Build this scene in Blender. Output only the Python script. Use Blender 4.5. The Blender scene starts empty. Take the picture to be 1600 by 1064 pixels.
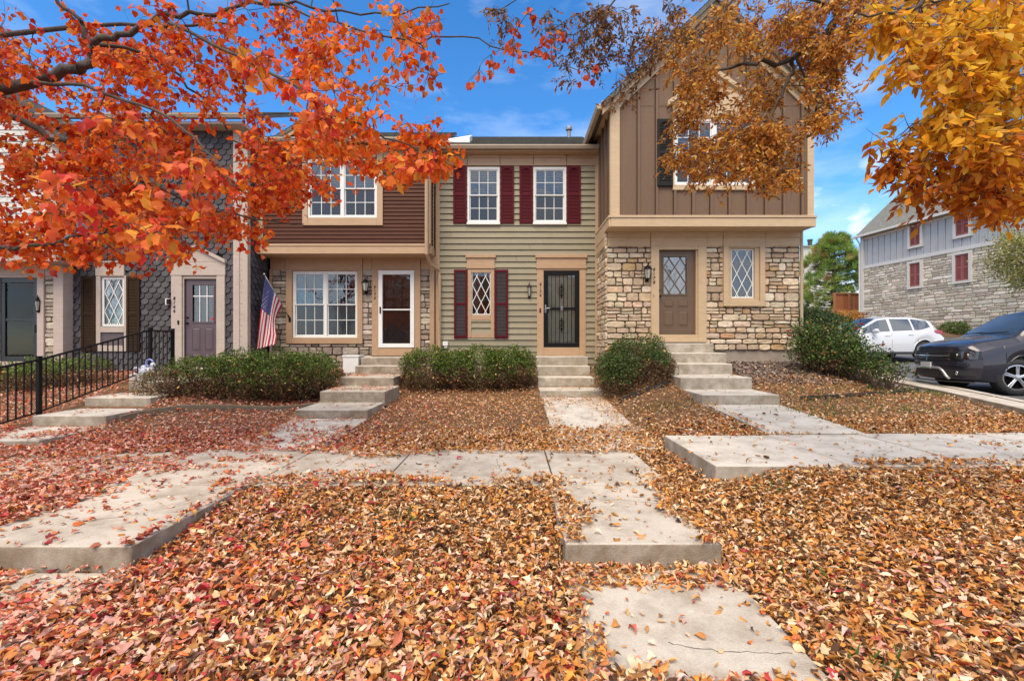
import bpy, math, random
import numpy as np
from mathutils import Vector
rad = math.radians
SC = bpy.context.scene
COL = SC.collection
# ---------------------------------------------------------------- camera
F, CX, HZ, CH = 711.0, 800.0, 540.0, 1.55      # focal length / centre / horizon in photo pixels, eye height
cam = bpy.data.cameras.new("camera"); co = bpy.data.objects.new("camera", cam); COL.objects.link(co)
co.location = (0, 0, CH); co.rotation_euler = (rad(90), 0, 0)
cam.lens = F / 1600 * 36; cam.sensor_width = 36; cam.shift_y = 8 / 1600; cam.clip_start = 0.05; cam.clip_end = 1000
SC.camera = co
# ---------------------------------------------------------------- sky and sun
SUN_EL, SUN_AZ = 56.0, 200.0   # azimuth clockwise from +Y
w = bpy.data.worlds.new("World"); SC.world = w; w.use_nodes = True
nt = w.node_tree; N = nt.nodes; L = nt.links
for n in list(N): N.remove(n)
out = N.new("ShaderNodeOutputWorld"); bg = N.new("ShaderNodeBackground")
sky = N.new("ShaderNodeTexSky"); sky.sky_type = 'NISHITA'; sky.sun_disc = False
sky.sun_elevation = rad(SUN_EL); sky.sun_rotation = rad(SUN_AZ); sky.altitude = 1600; sky.ozone_density = 2.4; sky.dust_density = 0.6; sky.air_density = 1.0
hs = N.new("ShaderNodeHueSaturation"); hs.inputs['Saturation'].default_value = 1.3; hs.inputs['Value'].default_value = 1.8
L.new(sky.outputs[0], hs.inputs['Color'])
tc = N.new("ShaderNodeTexCoord"); sep = N.new("ShaderNodeSeparateXYZ"); L.new(tc.outputs['Generated'], sep.inputs[0])
mp = N.new("ShaderNodeMapping"); mp.inputs['Scale'].default_value = (1.0, 1.0, 3.2); mp.inputs['Location'].default_value = (0.4, 0.15, 0.1); L.new(tc.outputs['Generated'], mp.inputs[0])
nz = N.new("ShaderNodeTexNoise"); nz.inputs['Scale'].default_value = 2.4; nz.inputs['Detail'].default_value = 7; nz.inputs['Roughness'].default_value = 0.55; L.new(mp.outputs[0], nz.inputs[0])
cr = N.new("ShaderNodeMapRange"); cr.inputs[1].default_value = 0.50; cr.inputs[2].default_value = 0.86; cr.inputs[3].default_value = 0; cr.inputs[4].default_value = 0.62; L.new(nz.outputs[0], cr.inputs[0])
# low band of bright cumulus close to the horizon
mp2 = N.new("ShaderNodeMapping"); mp2.inputs['Scale'].default_value = (1.0, 1.0, 2.0); mp2.inputs['Location'].default_value = (0.1, 0.35, 0.0); L.new(tc.outputs['Generated'], mp2.inputs[0])
nz2 = N.new("ShaderNodeTexNoise"); nz2.inputs['Scale'].default_value = 7.5; nz2.inputs['Detail'].default_value = 6; L.new(mp2.outputs[0], nz2.inputs[0])
cr2 = N.new("ShaderNodeMapRange"); cr2.inputs[1].default_value = 0.53; cr2.inputs[2].default_value = 0.64; cr2.inputs[3].default_value = 0; cr2.inputs[4].default_value = 0.9; L.new(nz2.outputs[0], cr2.inputs[0])
band = N.new("ShaderNodeMapRange"); band.inputs[1].default_value = 0.36; band.inputs[2].default_value = 0.22; band.inputs[3].default_value = 0; band.inputs[4].default_value = 1; L.new(sep.outputs[2], band.inputs[0])
mu = N.new("ShaderNodeMath"); mu.operation = 'MULTIPLY'; L.new(cr2.outputs[0], mu.inputs[0]); L.new(band.outputs[0], mu.inputs[1])
mx = N.new("ShaderNodeMath"); mx.operation = 'MAXIMUM'; L.new(cr.outputs[0], mx.inputs[0]); L.new(mu.outputs[0], mx.inputs[1])
# white fill light added as unseen broken cloud overhead and on the street side, blue sky beyond the houses
bk = N.new("ShaderNodeMapRange"); bk.inputs[1].default_value = 0.48; bk.inputs[2].default_value = 0.0; bk.inputs[3].default_value = 0; bk.inputs[4].default_value = 1; L.new(sep.outputs[1], bk.inputs[0])
nb = N.new("ShaderNodeMapRange"); nb.inputs[1].default_value = 0.36; nb.inputs[2].default_value = 0.56; nb.inputs[3].default_value = 0.25; nb.inputs[4].default_value = 0.95; L.new(nz2.outputs[0], nb.inputs[0])
mb_ = N.new("ShaderNodeMath"); mb_.operation = 'MULTIPLY'; L.new(bk.outputs[0], mb_.inputs[0]); L.new(nb.outputs[0], mb_.inputs[1])
mx2 = N.new("ShaderNodeMath"); mx2.operation = 'MAXIMUM'; L.new(mx.outputs[0], mx2.inputs[0]); L.new(mb_.outputs[0], mx2.inputs[1]); mx = mx2
mixc = N.new("ShaderNodeMixRGB"); mixc.inputs[2].default_value = (8.2, 8.6, 9.4, 1)
L.new(mx.outputs[0], mixc.inputs[0]); L.new(hs.outputs[0], mixc.inputs[1]); L.new(mixc.outputs[0], bg.inputs[0])
bg.inputs[1].default_value = 0.12
L.new(bg.outputs[0], out.inputs[0])
sl = bpy.data.lights.new("sun", 'SUN'); sl.energy = 3.0; sl.angle = rad(38); sl.color = (1.0, 0.84, 0.62)
so = bpy.data.objects.new("sun", sl); COL.objects.link(so)
az, el = rad(SUN_AZ), rad(SUN_EL)
sd = Vector((math.sin(az) * math.cos(el), math.cos(az) * math.cos(el), math.sin(el)))
so.rotation_euler = sd.to_track_quat('Z', 'Y').to_euler(); so.location = sd * 60
SC.view_settings.view_transform = 'Standard'; SC.view_settings.look = 'None'; SC.view_settings.exposure = 0.44; SC.view_settings.gamma = 1
SC.cycles.max_bounces = 7; SC.cycles.diffuse_bounces = 3; SC.cycles.glossy_bounces = 3; SC.cycles.transmission_bounces = 4; SC.cycles.transparent_max_bounces = 12
SC.cycles.sample_clamp_indirect = 4

# ---------------------------------------------------------------- helpers
def Wp(px, py, d): return ((px - CX) / F * d, d, CH - (py - HZ) / F * d)
def PX(px, d): return (px - CX) / F * d
def PZ(py, d): return CH - (py - HZ) / F * d
def setp(o, label=None, cat=None, group=None, kind=None):
    if label: o["label"] = label
    if cat: o["category"] = cat
    if group: o["group"] = group
    if kind: o["kind"] = kind
    return o
def world_org(o):
    v = Vector((0, 0, 0))
    while o is not None: v += o.location; o = o.parent
    return v
def thing(name, label, cat, loc=(0, 0, 0), group=None):
    o = bpy.data.objects.new(name, None); COL.objects.link(o); o.location = loc; o.empty_display_size = 0.2
    return setp(o, label, cat, group)
def copy_tree(o, parent=None):
    c = o.copy(); COL.objects.link(c); c.parent = parent
    for ch in [x for x in list(COL.objects) if x.parent is o]: copy_tree(ch, c)
    return c
class Plane:
    """a wall plane: u runs along the wall, w is the way out of it"""
    def __init__(s, o, u, n): s.o, s.u, s.n = o, u, n
    def p(s, u, w, z): return (s.o[0] + u * s.u[0] + w * s.n[0], s.o[1] + u * s.u[1] + w * s.n[1], z)
def front(d): return Plane((0, d), (1, 0), (0, -1))
class MB:
    def __init__(s): s.v = []; s.f = []; s.m = []; s.c = []
    def add(s, vs, fs, m=0, col=None):
        b = len(s.v); s.v.extend(vs); s.c.extend([col or (1, 1, 1)] * len(vs))
        for f in fs: s.f.append(tuple(i + b for i in f)); s.m.append(m)
        return s
    def box(s, x0, x1, y0, y1, z0, z1, m=0, col=None):
        if x0 > x1: x0, x1 = x1, x0
        if y0 > y1: y0, y1 = y1, y0
        if z0 > z1: z0, z1 = z1, z0
        return s.add([(x0,y0,z0),(x1,y0,z0),(x1,y1,z0),(x0,y1,z0),(x0,y0,z1),(x1,y0,z1),(x1,y1,z1),(x0,y1,z1)],
              [(0,3,2,1),(4,5,6,7),(0,1,5,4),(1,2,6,5),(2,3,7,6),(3,0,4,7)], m, col)
    def pbox(s, pl, u0, u1, z0, z1, w0, w1, m=0, col=None):
        if u0 > u1: u0, u1 = u1, u0
        if z0 > z1: z0, z1 = z1, z0
        if w0 > w1: w0, w1 = w1, w0
        vs = [pl.p(u, w, z) for z in (z0, z1) for u, w in ((u0, w1), (u1, w1), (u1, w0), (u0, w0))]
        return s.add(vs, [(0,3,2,1),(4,5,6,7),(0,1,5,4),(1,2,6,5),(2,3,7,6),(3,0,4,7)], m, col)
    def pprism(s, pl, poly, w0, w1, m=0, col=None):
        """polygon of (u, z) points, counter-clockwise seen from outside, extruded from w0 (back) to w1 (front)"""
        n = len(poly)
        vs = [pl.p(u, w1, z) for u, z in poly] + [pl.p(u, w0, z) for u, z in poly]
        fs = [tuple(range(n)), tuple(range(2 * n - 1, n - 1, -1))] + [((i + 1) % n, i, n + i, n + (i + 1) % n) for i in range(n)]
        return s.add(vs, fs, m, col)
    def tube(s, pts, r, n=6, m=0, col=None):
        k = len(pts); rr = r if hasattr(r, '__len__') else [r] * k
        vs = []
        P = [Vector(p) for p in pts]
        up = None
        for i in range(k):
            t = (P[min(i + 1, k - 1)] - P[max(i - 1, 0)])
            t = t.normalized() if t.length > 1e-9 else Vector((0, 0, 1))
            if up is None: up = Vector((0, 0, 1)) if abs(t.z) < 0.9 else Vector((1, 0, 0))
            a = t.cross(up)
            if a.length < 1e-6: a = t.cross(Vector((0, 1, 0)))
            a.normalize(); b = t.cross(a); up = -b if False else up
            for j in range(n):
                th = 2 * math.pi * j / n
                vs.append(tuple(P[i] + a * (math.cos(th) * rr[i]) + b * (math.sin(th) * rr[i])))
        fs = []
        for i in range(k - 1):
            for j in range(n):
                fs.append((i * n + j, (i + 1) * n + j, (i + 1) * n + (j + 1) % n, i * n + (j + 1) % n))
        fs.append(tuple(range(n))); fs.append(tuple(range(k * n - 1, (k - 1) * n - 1, -1)))
        return s.add(vs, fs, m, col)
    def lathe(s, prof, c, n=16, m=0, axis='z', col=None, caps=True):
        """profile of (radius, height) turned about an axis through c"""
        vs = []
        for r, h in prof:
            for j in range(n):
                th = 2 * math.pi * j / n; a, b = r * math.cos(th), r * math.sin(th)
                vs.append((c[0] + a, c[1] + b, c[2] + h) if axis == 'z' else (c[0] + a, c[1] - h, c[2] + b) if axis == 'y' else (c[0] + h, c[1] + a, c[2] + b))
        fs = []
        for i in range(len(prof) - 1):
            for j in range(n): fs.append((i * n + j, i * n + (j + 1) % n, (i + 1) * n + (j + 1) % n, (i + 1) * n + j))
        k = len(prof)
        if caps and prof[0][0] > 1e-4: fs.append(tuple(range(n - 1, -1, -1)))
        if caps and prof[-1][0] > 1e-4: fs.append(tuple(range((k - 1) * n, k * n)))
        return s.add(vs, fs, m, col)
    def build(s, name, mats, parent=None, bevel=0, smooth=False, loc=None, label=None, col=False, seg=2):
        me = bpy.data.meshes.new(name)
        org = world_org(parent) if parent is not None else Vector(loc or (0, 0, 0))
        me.from_pydata([(a - org.x, b - org.y, c - org.z) for a, b, c in s.v], [], s.f)
        for mt in (mats if isinstance(mats, (list, tuple)) else [mats]): me.materials.append(mt)
        if any(s.m): me.polygons.foreach_set("material_index", s.m)
        if smooth: me.polygons.foreach_set("use_smooth", [True] * len(me.polygons))
        if col:
            at = me.color_attributes.new("col", 'FLOAT_COLOR', 'POINT')
            at.data.foreach_set("color", np.hstack([np.array(s.c, dtype=np.float32), np.ones((len(s.c), 1), np.float32)]).ravel())
        me.update()
        o = bpy.data.objects.new(name, me); COL.objects.link(o)
        if parent is not None: o.parent = parent
        else: o.location = org
        if bevel:
            b = o.modifiers.new("edge", 'BEVEL'); b.width = bevel; b.segments = seg; b.limit_method = 'ANGLE'; b.angle_limit = rad(40)
        if label: o["label"] = label
        return o
def fast_mesh(name, V, T, C=None, mats=(), parent=None, smooth=False, loc=(0, 0, 0), midx=None):
    """triangles from numpy arrays"""
    org = world_org(parent) if parent is not None else Vector(loc)
    V = np.asarray(V, np.float32) - np.array(org, np.float32)
    me = bpy.data.meshes.new(name); T = np.asarray(T, np.int32)
    me.vertices.add(len(V)); me.vertices.foreach_set("co", V.ravel())
    me.loops.add(T.size); me.loops.foreach_set("vertex_index", T.ravel())
    me.polygons.add(len(T)); me.polygons.foreach_set("loop_start", np.arange(0, T.size, 3, dtype=np.int32))
    try: me.polygons.foreach_set("loop_total", np.full(len(T), 3, np.int32))
    except Exception: pass
    if midx is not None: me.polygons.foreach_set("material_index", np.asarray(midx, np.int32))
    if smooth: me.polygons.foreach_set("use_smooth", np.ones(len(T), bool))
    me.update(calc_edges=True)
    if C is not None:
        at = me.color_attributes.new("col", 'FLOAT_COLOR', 'POINT')
        at.data.foreach_set("color", np.hstack([np.asarray(C, np.float32), np.ones((len(V), 1), np.float32)]).ravel())
    for m in mats: me.materials.append(m)
    o = bpy.data.objects.new(name, me); COL.objects.link(o)
    if parent is not None: o.parent = parent
    else: o.location = org
    return o
def stamp(templates, tid, pos, R, scale, col):
    """copies of small triangle templates: returns V, T, C"""
    Vs, Ts, Cs, base = [], [], [], 0
    for k, (tv, tt) in enumerate(templates):
        idx = np.nonzero(tid == k)[0]
        if len(idx) == 0: continue
        v = np.einsum('nij,vj->nvi', R[idx], tv) * scale[idx][:, None, None] + pos[idx][:, None, :]
        nv = len(tv)
        t = tt[None] + (np.arange(len(idx)) * nv)[:, None, None] + base
        Vs.append(v.reshape(-1, 3)); Ts.append(t.reshape(-1, 3)); Cs.append(np.repeat(col[idx], nv, axis=0)); base += len(idx) * nv
    return np.concatenate(Vs), np.concatenate(Ts), np.concatenate(Cs)
def frames(ydir, nrm):
    """rotation matrices whose 2nd column is ydir and 3rd is near nrm"""
    y = ydir / np.linalg.norm(ydir, axis=1, keepdims=True)
    x = np.cross(y, nrm); x /= np.linalg.norm(x, axis=1, keepdims=True) + 1e-9
    z = np.cross(x, y)
    return np.stack([x, y, z], axis=2)
# ---------------------------------------------------------------- materials
MATS = {}
def mat(name, col=(.5, .5, .5), rough=.7, n1=0, a1=0.0, n2=0, a2=0.0, bump=0.0, bscale=40, metal=0, attr=False, spec=.5, stretch=None, dirt=None, coat=0, trans=0, face=None):
    """principled material: colour (or the per-piece 'col' attribute) varied by two noises, fine bump"""
    if name in MATS: return MATS[name]
    m = bpy.data.materials.new(name); m.use_nodes = True; MATS[name] = m
    t = m.node_tree; b = t.nodes["Principled BSDF"]; Nn, Ll = t.nodes, t.links
    b.inputs['Roughness'].default_value = rough; b.inputs['Metallic'].default_value = metal; b.inputs['Specular IOR Level'].default_value = spec
    if coat: b.inputs['Coat Weight'].default_value = coat; b.inputs['Coat Roughness'].default_value = 0.03
    tcn = Nn.new("ShaderNodeTexCoord"); src = tcn.outputs['Object']
    if stretch:
        mpn = Nn.new("ShaderNodeMapping"); mpn.inputs['Scale'].default_value = stretch; Ll.new(src, mpn.inputs[0]); src = mpn.outputs[0]
    if attr:
        an = Nn.new("ShaderNodeAttribute"); an.attribute_name = "col"; cur = an.outputs['Color']
    else:
        rg = Nn.new("ShaderNodeRGB"); rg.outputs[0].default_value = (*col, 1); cur = rg.outputs[0]
    for sc_, am in ((n1, a1), (n2, a2)):
        if not sc_: continue
        nn = Nn.new("ShaderNodeTexNoise"); nn.inputs['Scale'].default_value = sc_; nn.inputs['Detail'].default_value = 5; nn.inputs['Roughness'].default_value = .65; Ll.new(src, nn.inputs[0])
        mr = Nn.new("ShaderNodeMapRange"); mr.inputs[1].default_value = .28; mr.inputs[2].default_value = .72; mr.inputs[3].default_value = 1 - am; mr.inputs[4].default_value = 1 + am; Ll.new(nn.outputs[0], mr.inputs[0])
        ml = Nn.new("ShaderNodeVectorMath"); ml.operation = 'SCALE'; Ll.new(cur, ml.inputs[0]); Ll.new(mr.outputs[0], ml.inputs['Scale']); cur = ml.outputs[0]
    if dirt:
        nn = Nn.new("ShaderNodeTexNoise"); nn.inputs['Scale'].default_value = dirt[1]; nn.inputs['Detail'].default_value = 7; nn.inputs['Roughness'].default_value = .7; Ll.new(tcn.outputs['Object'], nn.inputs[0])
        mr = Nn.new("ShaderNodeMapRange"); mr.inputs[1].default_value = dirt[2]; mr.inputs[2].default_value = dirt[3]; mr.inputs[4].default_value = dirt[4]; Ll.new(nn.outputs[0], mr.inputs[0])
        mm = Nn.new("ShaderNodeMixRGB"); Ll.new(mr.outputs[0], mm.inputs[0]); Ll.new(cur, mm.inputs[1]); mm.inputs[2].default_value = (*dirt[0], 1); cur = mm.outputs[0]
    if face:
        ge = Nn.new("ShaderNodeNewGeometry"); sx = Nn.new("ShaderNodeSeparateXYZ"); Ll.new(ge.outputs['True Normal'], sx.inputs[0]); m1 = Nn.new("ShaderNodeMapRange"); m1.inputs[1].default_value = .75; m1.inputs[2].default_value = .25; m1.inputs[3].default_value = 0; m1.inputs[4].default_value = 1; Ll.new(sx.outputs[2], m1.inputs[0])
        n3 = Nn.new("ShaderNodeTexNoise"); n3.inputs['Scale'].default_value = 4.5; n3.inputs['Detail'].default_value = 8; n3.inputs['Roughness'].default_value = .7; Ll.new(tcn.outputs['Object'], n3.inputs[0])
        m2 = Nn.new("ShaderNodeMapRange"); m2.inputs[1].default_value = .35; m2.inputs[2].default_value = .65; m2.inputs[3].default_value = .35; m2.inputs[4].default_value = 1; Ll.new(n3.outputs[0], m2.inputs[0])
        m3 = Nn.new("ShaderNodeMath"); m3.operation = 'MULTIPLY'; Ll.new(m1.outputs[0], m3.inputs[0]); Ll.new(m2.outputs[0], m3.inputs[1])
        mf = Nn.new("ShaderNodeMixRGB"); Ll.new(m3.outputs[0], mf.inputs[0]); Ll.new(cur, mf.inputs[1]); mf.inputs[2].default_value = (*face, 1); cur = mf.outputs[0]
    Ll.new(cur, b.inputs['Base Color'])
    if bump:
        bn = Nn.new("ShaderNodeTexNoise"); bn.inputs['Scale'].default_value = bscale; bn.inputs['Detail'].default_value = 6; Ll.new(src, bn.inputs[0])
        bp = Nn.new("ShaderNodeBump"); bp.inputs['Strength'].default_value = bump; bp.inputs['Distance'].default_value = .01; Ll.new(bn.outputs[0], bp.inputs['Height']); Ll.new(bp.outputs[0], b.inputs['Normal'])
    if trans:
        tr = Nn.new("ShaderNodeBsdfTranslucent"); Ll.new(cur, tr.inputs[0]); ms = Nn.new("ShaderNodeMixShader"); ms.inputs[0].default_value = trans
        Ll.new(b.outputs[0], ms.inputs[1]); Ll.new(tr.outputs[0], ms.inputs[2]); Ll.new(ms.outputs[0], Nn["Material Output"].inputs[0])
    return m
def glass_mat(name, tint=(.7, .75, .78), refl=.3, rough=.03, warp=0.15):
    m = bpy.data.materials.new(name); m.use_nodes = True; t = m.node_tree; Nn, Ll = t.nodes, t.links
    Nn.remove(Nn["Principled BSDF"])
    tr = Nn.new("ShaderNodeBsdfTransparent"); tr.inputs[0].default_value = (*tint, 1)
    gl = Nn.new("ShaderNodeBsdfGlossy"); gl.inputs['Roughness'].default_value = rough
    if warp:
        nn = Nn.new("ShaderNodeTexNoise"); nn.inputs['Scale'].default_value = 3; nn.inputs['Detail'].default_value = 2
        c = Nn.new("ShaderNodeTexCoord"); Ll.new(c.outputs['Object'], nn.inputs[0])
        bp = Nn.new("ShaderNodeBump"); bp.inputs['Strength'].default_value = warp; bp.inputs['Distance'].default_value = .05; Ll.new(nn.outputs[0], bp.inputs['Height']); Ll.new(bp.outputs[0], gl.inputs['Normal'])
    lw = Nn.new("ShaderNodeFresnel"); lw.inputs[0].default_value = 1.5
    ad = Nn.new("ShaderNodeMath"); ad.operation = 'ADD'; ad.use_clamp = True; ad.inputs[1].default_value = refl; Ll.new(lw.outputs[0], ad.inputs[0])
    ms = Nn.new("ShaderNodeMixShader"); Ll.new(ad.outputs[0], ms.inputs[0]); Ll.new(tr.outputs[0], ms.inputs[1]); Ll.new(gl.outputs[0], ms.inputs[2]); Ll.new(ms.outputs[0], Nn["Material Output"].inputs[0])
    return m
# ---------------------------------------------------------------- wall coverings
def cut(a, b, holes):
    """the interval a..b less the hole intervals"""
    segs = [(a, b)]
    for h0, h1 in holes:
        ns = []
        for s0, s1 in segs:
            if h1 <= s0 or h0 >= s1: ns.append((s0, s1)); continue
            if h0 > s0: ns.append((s0, h0))
            if h1 < s1: ns.append((h1, s1))
        segs = ns
    return [(p, q) for p, q in segs if q - p > 0.01]
def lap(mb, pl, u0, u1, z0, z1, expo, holes=(), thick=.02, m=0, rng=None):
    n = max(1, round((z1 - z0) / expo)); e = (z1 - z0) / n; jr = random.Random(int(u0 * 10)); joints = {}
    for i in range(n):
        a, b = z0 + i * e, z0 + (i + 1) * e
        br = sorted({a, b} | {z for h in holes for z in (h[2], h[3]) if a < z < b})
        for p, q in zip(br[:-1], br[1:]):
            mid = (p + q) / 2
            jt = [(x_ - .0025, x_ + .0025) for x_ in joints.setdefault(i, [jr.uniform(u0, u1) for _ in range(int((u1 - u0) / 2.2))])]
            for s0, s1 in cut(u0, u1, [(h[0], h[1]) for h in holes if h[2] < mid < h[3]] + jt):
                wp, wq = thick * (1 - (p - a) / e) + .003, thick * (1 - (q - a) / e) + .003
                vs = [pl.p(s0, wp, p), pl.p(s1, wp, p), pl.p(s1, wq, q), pl.p(s0, wq, q), pl.p(s0, 0, p), pl.p(s1, 0, p)]
                sh = 1.0 if rng is None else rng.uniform(.9, 1.07)
                mb.add(vs, [(0, 1, 2, 3), (4, 5, 1, 0)], m, (sh, sh, sh))
def battens(mb, pl, poly_top, u0, u1, z0, step, first, holes=(), m=0, mb2=None, wid=.045, th=.022, joint=None, shade_strip=None):
    """board and batten: flat sheet with raised strips; poly_top(u) gives the top of the wall"""
    n = 24
    us = sorted({u0, u1} | {u0 + (u1 - u0) * i / n for i in range(n + 1)} | {h for hh in holes for h in hh[:2]} | {(u0 + u1) / 2})
    for a, b in zip(us[:-1], us[1:]):
        mid = (a + b) / 2
        hh = [(h[2], h[3]) for h in holes if h[0] < mid < h[1]]
        ta, tb = poly_top(a), poly_top(b)
        if hh:
            lo, hi = hh[0]
            mb.add([pl.p(a, 0, z0), pl.p(b, 0, z0), pl.p(b, 0, lo), pl.p(a, 0, lo)], [(0, 1, 2, 3)], m)
            mb.add([pl.p(a, 0, hi), pl.p(b, 0, hi), pl.p(b, 0, tb), pl.p(a, 0, ta)], [(0, 1, 2, 3)], m)
        else: mb.add([pl.p(a, 0, z0), pl.p(b, 0, z0), pl.p(b, 0, tb), pl.p(a, 0, ta)], [(0, 1, 2, 3)], m)
    u = first
    while u < u1 - wid:
        top = min(poly_top(u), poly_top(u + wid))
        for s0, s1 in cut(z0, top, [(h[2], h[3]) for h in holes if h[0] < u + wid / 2 < h[1]]):
            (mb2 or mb).pbox(pl, u, u + wid, s0, s1, 0.0005, th, m)
            if shade_strip is not None: shade_strip.pbox(pl, u - .016, u - .0005, s0, s1, 0.0005, .003); shade_strip.pbox(pl, u + wid + .0005, u + wid + .01, s0, s1, 0.0005, .003)  # dark strips both sides of each batten paint in its shadow line
        u += step
def stones(mb, pl, u0, u1, z0, z1, holes, seed, pal, hr=(.09, .2), wr=(.14, .42), depth=.055, m=0, gap=.012, split=.3, simple=False):
    rg = random.Random(seed); z = z0
    def stone(a, b, c, d):
        if b - a < .02 or d - c < .02: return
        base = rg.choice(pal); k = rg.uniform(.8, 1.18); col = tuple(min(1, x * k * rg.uniform(.96, 1.04)) for x in base)
        dp = depth * rg.uniform(.72, 1.25); ins = min(.014, (b - a) * .13, (d - c) * .13)
        cu, cz, hu, hz = (a + b) / 2, (c + d) / 2, (b - a) / 2, (d - c) / 2
        def ring(w, inset, jit):
            r = []
            for k2, (su, sz) in enumerate(((-1, -1), (0, -1), (1, -1), (1, 0), (1, 1), (0, 1), (-1, 1), (-1, 0))):
                cr_ = .9 if su and sz else 1.0
                r.append((cu + su * (hu - inset) * cr_ + J[k2][0] * jit, w * (1 + W_[k2] * (1 if inset else 0)), cz + sz * (hz - inset) * (cr_ if hz > .05 else 1) + J[k2][1] * jit))
            return r
        J = [(rg.uniform(-.006, .006), rg.uniform(-.006, .006)) for _ in range(8)]; W_ = [rg.uniform(-.16, .16) for _ in range(8)]
        if simple: rs = [ring(0, 0, 1), ring(dp * .85, ins, 1)]
        else: rs = [ring(0, 0, 1), ring(dp * .6, 0, 1), ring(dp * .97, ins, 1)]
        vs = [pl.p(*q) for r in rs for q in r] + [pl.p(cu + rg.uniform(-.2, .2) * hu, dp * rg.uniform(.85, 1.08), cz + rg.uniform(-.2, .2) * hz)]
        fs = []
        for r in range(len(rs) - 1):
            for j in range(8): fs.append((r * 8 + j, r * 8 + (j + 1) % 8, (r + 1) * 8 + (j + 1) % 8, (r + 1) * 8 + j))
        lb = (len(rs) - 1) * 8; c_ = len(rs) * 8
        for j in range(8): fs.append((lb + j, lb + (j + 1) % 8, c_))
        mb.add(vs, fs, m, col)
    while z < z1 - .03:
        h = rg.uniform(*hr)
        if z + h > z1 - .05: h = z1 - z
        mid = z + h / 2
        for s0, s1 in cut(u0, u1, [(hh[0], hh[1]) for hh in holes if hh[2] < mid < hh[3]]):
            u = s0
            while u < s1 - .01:
                wd = rg.uniform(*wr) * (1.3 if h > .16 else 1)
                if u + wd > s1 - wr[0] * .6: wd = s1 - u
                g = gap / 2
                if h > .15 and rg.random() < split + .25:
                    if wd > .3 and rg.random() < .5:
                        k = rg.uniform(.4, .6) * wd
                        zz = z + h * rg.uniform(.4, .6)
                        stone(u + g, u + k - g, z + g, z + h - g); stone(u + k + g, u + wd - g, z + g, zz - g); stone(u + k + g, u + wd - g, zz + g, z + h - g)
                    else:
                        zz = z + h * rg.uniform(.38, .62)
                        stone(u + g, u + wd - g, z + g, zz - g); stone(u + g, u + wd - g, zz + g, z + h - g)
                else: stone(u + g, u + wd - g, z + g + rg.uniform(-.004, .004), z + h - g + rg.uniform(-.004, .004))
                u += wd
        z += h
def scales(mb, pl, u0, u1, z0, z1, du, dz, holes=(), top=None, m=0, rng=None):
    """fish-scale shingles: overlapping round-ended tongues"""
    rows = int((z1 - z0) / dz) + 2
    for r in range(rows):
        zt = z0 + r * dz
        n = int((u1 - u0) / du) + 2
        for i in range(-1, n):
            c = u0 + (i + (.5 if r % 2 else 0)) * du; zt = z0 + r * dz + (0 if rng is None else rng.uniform(-.008, .008))
            a, b = max(c - du * .46, u0), min(c + du * .46, u1)
            if b - a < .03: continue
            tz = zt + dz
            if tz > z1 + dz or any(h[0] < (a + b) / 2 < h[1] and h[2] < zt + dz * .2 < h[3] for h in holes): continue
            if top is not None and zt > top((a + b) / 2): continue
            hi = min(zt + dz * 1.15, z1 if top is None else top(c)); lo = zt - dz * .62
            if lo < z0 - dz: continue
            pts = [(a, hi)]
            for q in range(7):
                th = math.pi * q / 6
                uu = c - math.cos(th) * du * .46; pts.append((min(max(uu, a), b), zt + dz * .05 - math.sin(th) * dz * .62))
            pts.append((b, hi))
            s = 1 if rng is None else rng.uniform(.68, 1.3)
            vs = [pl.p(u, .004 + .04 * max(0, (hi - z)) / (hi - lo + 1e-6), z) for u, z in pts]
            vb = [pl.p(u, .0, z) for u, z in pts[1:-1]]
            k = len(pts)
            mb.add(vs + vb, [tuple(range(k))] + [(1 + j, k + j, k + j + 1, 2 + j) for j in range(len(vb) - 1)], m, (s, s, s))
BATTEN_SHADE = mat("batten_shade_dark", (.025, .018, .014), .95)  # dark colour standing in for the shade beside the battens
# ---------------------------------------------------------------- materials of the houses
WHITE = mat("white_vinyl", (.74, .74, .72), .45, 3, .05)
GLASS = glass_mat("window_glass", (.70, .73, .73), .07, .03, .12); SCREEN = glass_mat("screened_glass", (.22, .23, .25), .05, .12, .1)
BLACKM = mat("black_metal", (.007, .007, .008), .45, 8, .15, spec=.2)
ROOMS = mat("dim_room", (.035, .033, .032), .9, 4, .3)
BLIND = mat("blind_slats", (.42, .42, .40), .55)
CURT = mat("net_curtain", (.55, .54, .50), .8, 6, .1)
CHROME = mat("satin_nickel", (.6, .6, .6), .25, metal=1)
LAMPG = mat("lantern_glass", (.42, .42, .38), .25, 12, .3)
MORTAR = mat("stone_mortar", (.085, .068, .05), .95, 20, .2)
STONE = mat("rough_stone", attr=True, rough=.9, n1=14, a1=.22, n2=70, a2=.2, bump=1.0, bscale=38)
FOUND = mat("foundation_concrete", (.33, .28, .23), .9, 6, .15, bump=.3)
def wood(name, col, **k): return mat(name, col, k.get('rough', .62), 5, .08, 60, .06, dirt=(tuple(c * .55 for c in col), 2.6, .5, .82, .35), bump=.25, bscale=90, stretch=k.get('stretch', (1, 1, 6)))
def frame_rect(mb, pl, u0, u1, z0, z1, t, w0, w1, m=0):
    mb.pbox(pl, u0, u1, z1 - t, z1, w0, w1, m); mb.pbox(pl, u0, u1, z0, z0 + t, w0, w1, m)
    mb.pbox(pl, u0, u0 + t, z0 + t, z1 - t, w0, w1, m); mb.pbox(pl, u1 - t, u1, z0 + t, z1 - t, w0, w1, m)
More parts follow.
